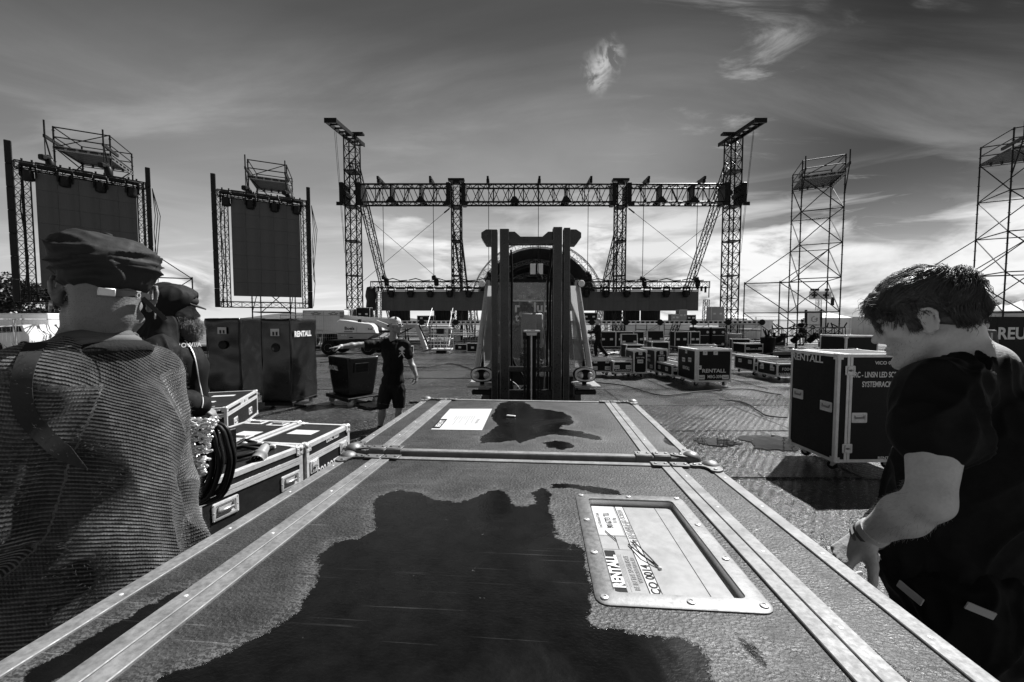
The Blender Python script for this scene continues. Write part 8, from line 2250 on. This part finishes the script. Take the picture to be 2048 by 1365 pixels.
bn = thing('lettered_banner', 'long black banner fence with large white letters REU', 'banner', (gx(1900, 14), 14, 0), world=True)
bt, bb_ = at(1900, 634, 14).z, .12; X0, X1 = gx(1890, 14), gx(2300, 14)
for i in range(4):
    xa, xb = X0 + (X1 - X0) * i / 4, X0 + (X1 - X0) * (i + 1) / 4; MB().box(((xa + xb) / 2, 14, (bt + bb_) / 2), (xb - xa - .01, .02, bt - bb_)).ob('banner_sheet', 'mesh_banner', bn); MB().tube((xa, 14.05, 0), (xa, 14.05, bt + .05), .022, 6).ob('banner_post', 'steel_galv', bn)
text('REU', .56, bn, at(2024, 668.5, 13.98), (1, 0, 0), (0, 0, 1), .98, .03)
# tents and cabins on the right
def tent(label, x0, x1, Y, wall_y, peak_y, cat='tent'):
    t = thing('tent', label, cat, (gx((x0 + x1) / 2, Y), Y, 0), group='pale tents behind the site', world=True)
    a, b, zw, zp = gx(x0, Y), gx(x1, Y), at(1, wall_y, Y).z, at(1, peak_y, Y).z; c = (a + b) / 2; D = b - a
    MB().box((c, Y + D / 2, zw / 2), (D, D, zw)).ob('tent_wall', 'tent', t)
    MB().add([(a - .1, Y - .1, zw), (b + .1, Y - .1, zw), (b + .1, Y + D + .1, zw), (a - .1, Y + D + .1, zw), (c, Y + D / 2, zp)], [(0, 1, 4), (1, 2, 4), (2, 3, 4), (3, 0, 4), (3, 2, 1, 0)]).ob('tent_roof', 'tent', t)
    for x in (a, b): MB().tube((x, Y - .06, 0), (x, Y - .06, zw), .05, 6).ob('tent_pole', 'alu', t)
tent('pale peaked tent just right of the right mast', 1455, 1492, 40, 637, 626); tent('wide pale tent behind the whole scaffold tower on its right', 1644, 1700, 40, 636, 624)
tent('pale peaked tent above the lettered banner, leftmost of three', 1962, 2004, 44, 622, 601); tent('pale peaked tent above the lettered banner, middle of three', 2006, 2044, 46, 624, 607); tent('pale peaked tent above the lettered banner, rightmost of three', 2046, 2100, 42, 622, 600)
def cabin(label, x0, x1, y0, Y, mat):
    t = thing('site_cabin', label, 'cabin', (gx((x0 + x1) / 2, Y), Y, 0), group='pale cabins along the back of the site'); w_ = (x1 - x0) / F * Y; h = at(1, y0, Y).z
    MB().cbox((0, 1.2, h / 2), (w_, 2.4, h - .1), .03).ob('walls', mat, t); MB().box((0, 1.2, h - .03), (w_ + .1, 2.5, .08)).ob('roof', 'alu', t)
    n = int(w_ / .6)
    for i in range(n): MB().box((-w_ / 2 + w_ * (i + .5) / n, -.01, h / 2), (.05, .04, h - .2)).ob('wall_rib', mat, t)
cabin('pale ribbed cabin right of the right mast behind a fence', 1482, 1512, 643, 36, 'grey_light'); cabin('ribbed container left of the whole scaffold tower', 1514, 1546, 641, 34, 'truck_white')
cabin('long pale cabin seen under the left part of the stage', 790, 900, 652, 44, 'truck_white'); cabin('long pale cabin seen under the right part of the stage', 1230, 1380, 650, 44, 'truck_white'); cabin('pale cabin far behind the middle of the site on the left', 560, 610, 636, 60, 'grey_light')
cabin('long pale cabin behind the scaffold tower and the banner', 1700, 1960, 634, 46, 'grey_light')
cabin('small grey cabin under the right end of the stage', 1459, 1484, 668, 29, 'alu_dark')
# medical sign with two crosses on a mast
YX = 45; sg = thing('medical_sign', 'raised pale board with two dark crosses seen through the scaffold tower', 'sign', (gx(1640, YX), YX, 0), world=True)
a, b = at(1619, 583, YX), at(1662, 599, YX); MB().cbox(((a.x + b.x) / 2, YX, (a.z + b.z) / 2), (b.x - a.x, .15, a.z - b.z), .03).ob('board', 'grey_light', sg)
for x in (1629, 1652):
    c = at(x, 591, YX - .1); mb = MB(); mb.box(c, (.62, .03, .2)); mb.box(c, (.2, .034, .62)); mb.ob('cross', 'black_print', sg)
c = at(1640.5, 592, YX); truss(sg, (c.x, YX + .2, 0), (c.x, YX + .2, b.z + .2), .35, .35, 'alu', .04, .02, .5)
for x in (1625, 1634, 1654): MB().cbox(at(x, 580, YX), (.4, .2, .25), .04).ob('lamp', 'steel_black', sg)
MB().cbox(at(1665, 603, YX), (.3, .2, .9), .03).ob('speaker', 'steel_black', sg)
# hung banner with a G in a hexagon
YG2 = 30; gb = thing('hung_banner', 'white banner with a hexagonal G emblem hanging behind the tower foot', 'banner', (gx(1627, YG2), YG2, 0), world=True)
a, b = at(1613, 622, YG2), at(1641, 656, YG2); MB().cbox(((a.x + b.x) / 2, YG2, (a.z + b.z) / 2), (b.x - a.x, .03, a.z - b.z), .01).ob('banner_sheet', 'truck_white', gb)
for x in (1612, 1642): MB().beam(at(x, 620, YG2), Vector((gx(x, YG2), YG2, 0)), .12).ob('banner_pole', 'steel_black', gb)
c = at(1629, 639, YG2 - .03); mb = MB()
hx_ = [(.22 * math.cos(R(60 * k + 90)), .22 * math.sin(R(60 * k + 90))) for k in range(6)]
for k in range(5): p, q = hx_[k], hx_[k + 1]; mb.beam(c + Vector((p[0], 0, p[1])), c + Vector((q[0], 0, q[1])), .01, .06, up=(0, 1, 0)) if False else mb.beam(c + Vector((p[0], 0, p[1])), c + Vector((q[0], 0, q[1])), .05, .02)
mb.beam(c + Vector((0, 0, 0)), c + Vector((.16, 0, 0)), .05, .04); mb.ob('emblem', 'grey_print', gb); text('GROOSMAN', .14, gb, c + Vector((0, 0, -.42)), (1, 0, 0), (0, 0, 1), 1.1, .02, 'grey_print')
# small loose gear around the stage foot to fill the site
rs = random.Random(31)
spots = [(776, 697, 22), (800, 700, 21), (1480, 688, 24), (1404, 700, 19), (1650, 705, 17), (935, 690, 23), (960, 694, 22), (575, 690, 24), (545, 688, 24), (1550, 676, 27), (1660, 690, 25), (415, 660, 22), (1712, 690, 22)]
wh = ['left of the pointing man', 'just behind the pointing man', 'beside the far low case', 'beside the black speaker blocks', 'in front of the tower foot', 'left of the forklift cab', 'close to the forklift cab', 'far off under the nearest side screen', 'farther left under the side screen', 'left of the waiting truss', 'right of the waiting truss', 'behind the bearded man', 'behind the young man']
for i, (x, y, Y) in enumerate(spots):
    t = thingy('low_case', 'low dark case with pale trim standing ' + wh[i], 'case', (gx(x, Y), Y, 0), (rs.uniform(.8, 1.3), .6, rs.uniform(.35, .7)), 'black_board', 'scattered low cases'); t.rotation_euler = (0, 0, rs.uniform(-.4, .4))

# loose cables and litter on the ground
def ground_cable(label, pts, r=.014):
    ps = curve([gr(x, y, .012 + r) for x, y in pts], 10); rs2 = random.Random(len(pts)); ps = [p + Vector((.05 * noise.noise(p * 2.2), .05 * noise.noise(p * 2.2 + Vector((5, 0, 0))), 0)) for p in ps]
    tag(MB().path(ps, r, 6).ob('ground_cable', 'cable', smooth='all'), label, 'cable', 'cables lying on the ground')
ground_cable('black cable running from the far low cases towards the forklift', [(1190, 765), (1250, 772), (1320, 790), (1400, 784), (1480, 778), (1560, 790)])
ground_cable('black cable lying across the ground behind the pointing man', [(640, 725), (720, 722), (830, 735), (900, 728), (945, 740)], .018)
ground_cable('black cable snaking in front of the covered speakers', [(560, 818), (620, 824), (690, 830), (735, 838), (745, 850)])
ground_cable('black cable crossing the open ground left of the tall LED screen case', [(1440, 800), (1490, 806), (1530, 830), (1580, 836)])
mb = MB(); rs = random.Random(77)
for i in range(420):
    p = gr(rs.uniform(560, 1700), 700 + 260 * rs.random() ** 1.6, .012); s = rs.uniform(.006, .028)
    if abs(p.x) < .75 and p.y < 5.5: continue
    mb.cbox((p.x, p.y, .012 + s * .2), (s * rs.uniform(.8, 2.4), s, s * .5), s * .2, Matrix.Rotation(rs.uniform(0, 3), 3, 'Z'))
pm('litter_mix', .22, .8, 0, 1.2, 3, 0, 1)
mb.ob('litter', 'litter_mix')['kind'] = 'stuff'
# crowd barriers, one kind, copied
def barrier():
    t = thing('crowd_barrier', 'barrier', 'barrier', (0, 0, 0))
    for z in (.12, 1.08): MB().tube((-1.1, 0, z), (1.1, 0, z), .02, 6).ob('barrier_rail', 'steel_galv', t)
    for x in (-1.1, 1.1): MB().tube((x, 0, .05), (x, 0, 1.08), .02, 6).ob('barrier_post', 'steel_galv', t)
    for k in range(14): MB().tube((-1.0 + 2.0 * k / 13, 0, .12), (-1.0 + 2.0 * k / 13, 0, 1.08), .008, 5).ob('barrier_bar', 'steel_galv', t)
    for x in (-.8, .8): MB().box((x, 0, .02), (.06, .55, .03)).ob('barrier_foot', 'steel_galv', t)
    return t
BAR = barrier()
for x, Y, a, wd in ((575, 25.2, 5, 'far left of the boom lift under the side screen'), (612, 25.5, -8, 'just left of the truck wheels'), (1478, 29.5, 3, 'nearest the right mast behind the long low case'), (1510, 28.5, -6, 'behind the barrel, left of the tower foot'), (1570, 29.5, 4, 'behind the worker in shorts on his left'), (1625, 29.0, 0, 'behind the waiting truss under the tower'), (1672, 28.0, 12, 'right of the waiting truss near the young man'), (948, 25.0, 2, 'right behind the lift basket'), (450, 26.0, 5, 'behind the covered speakers on the left')):
    place_copy(BAR, (gx(x, Y), Y, 0), R(a), 'grey steel crowd barrier ' + wd, 'crowd barriers')
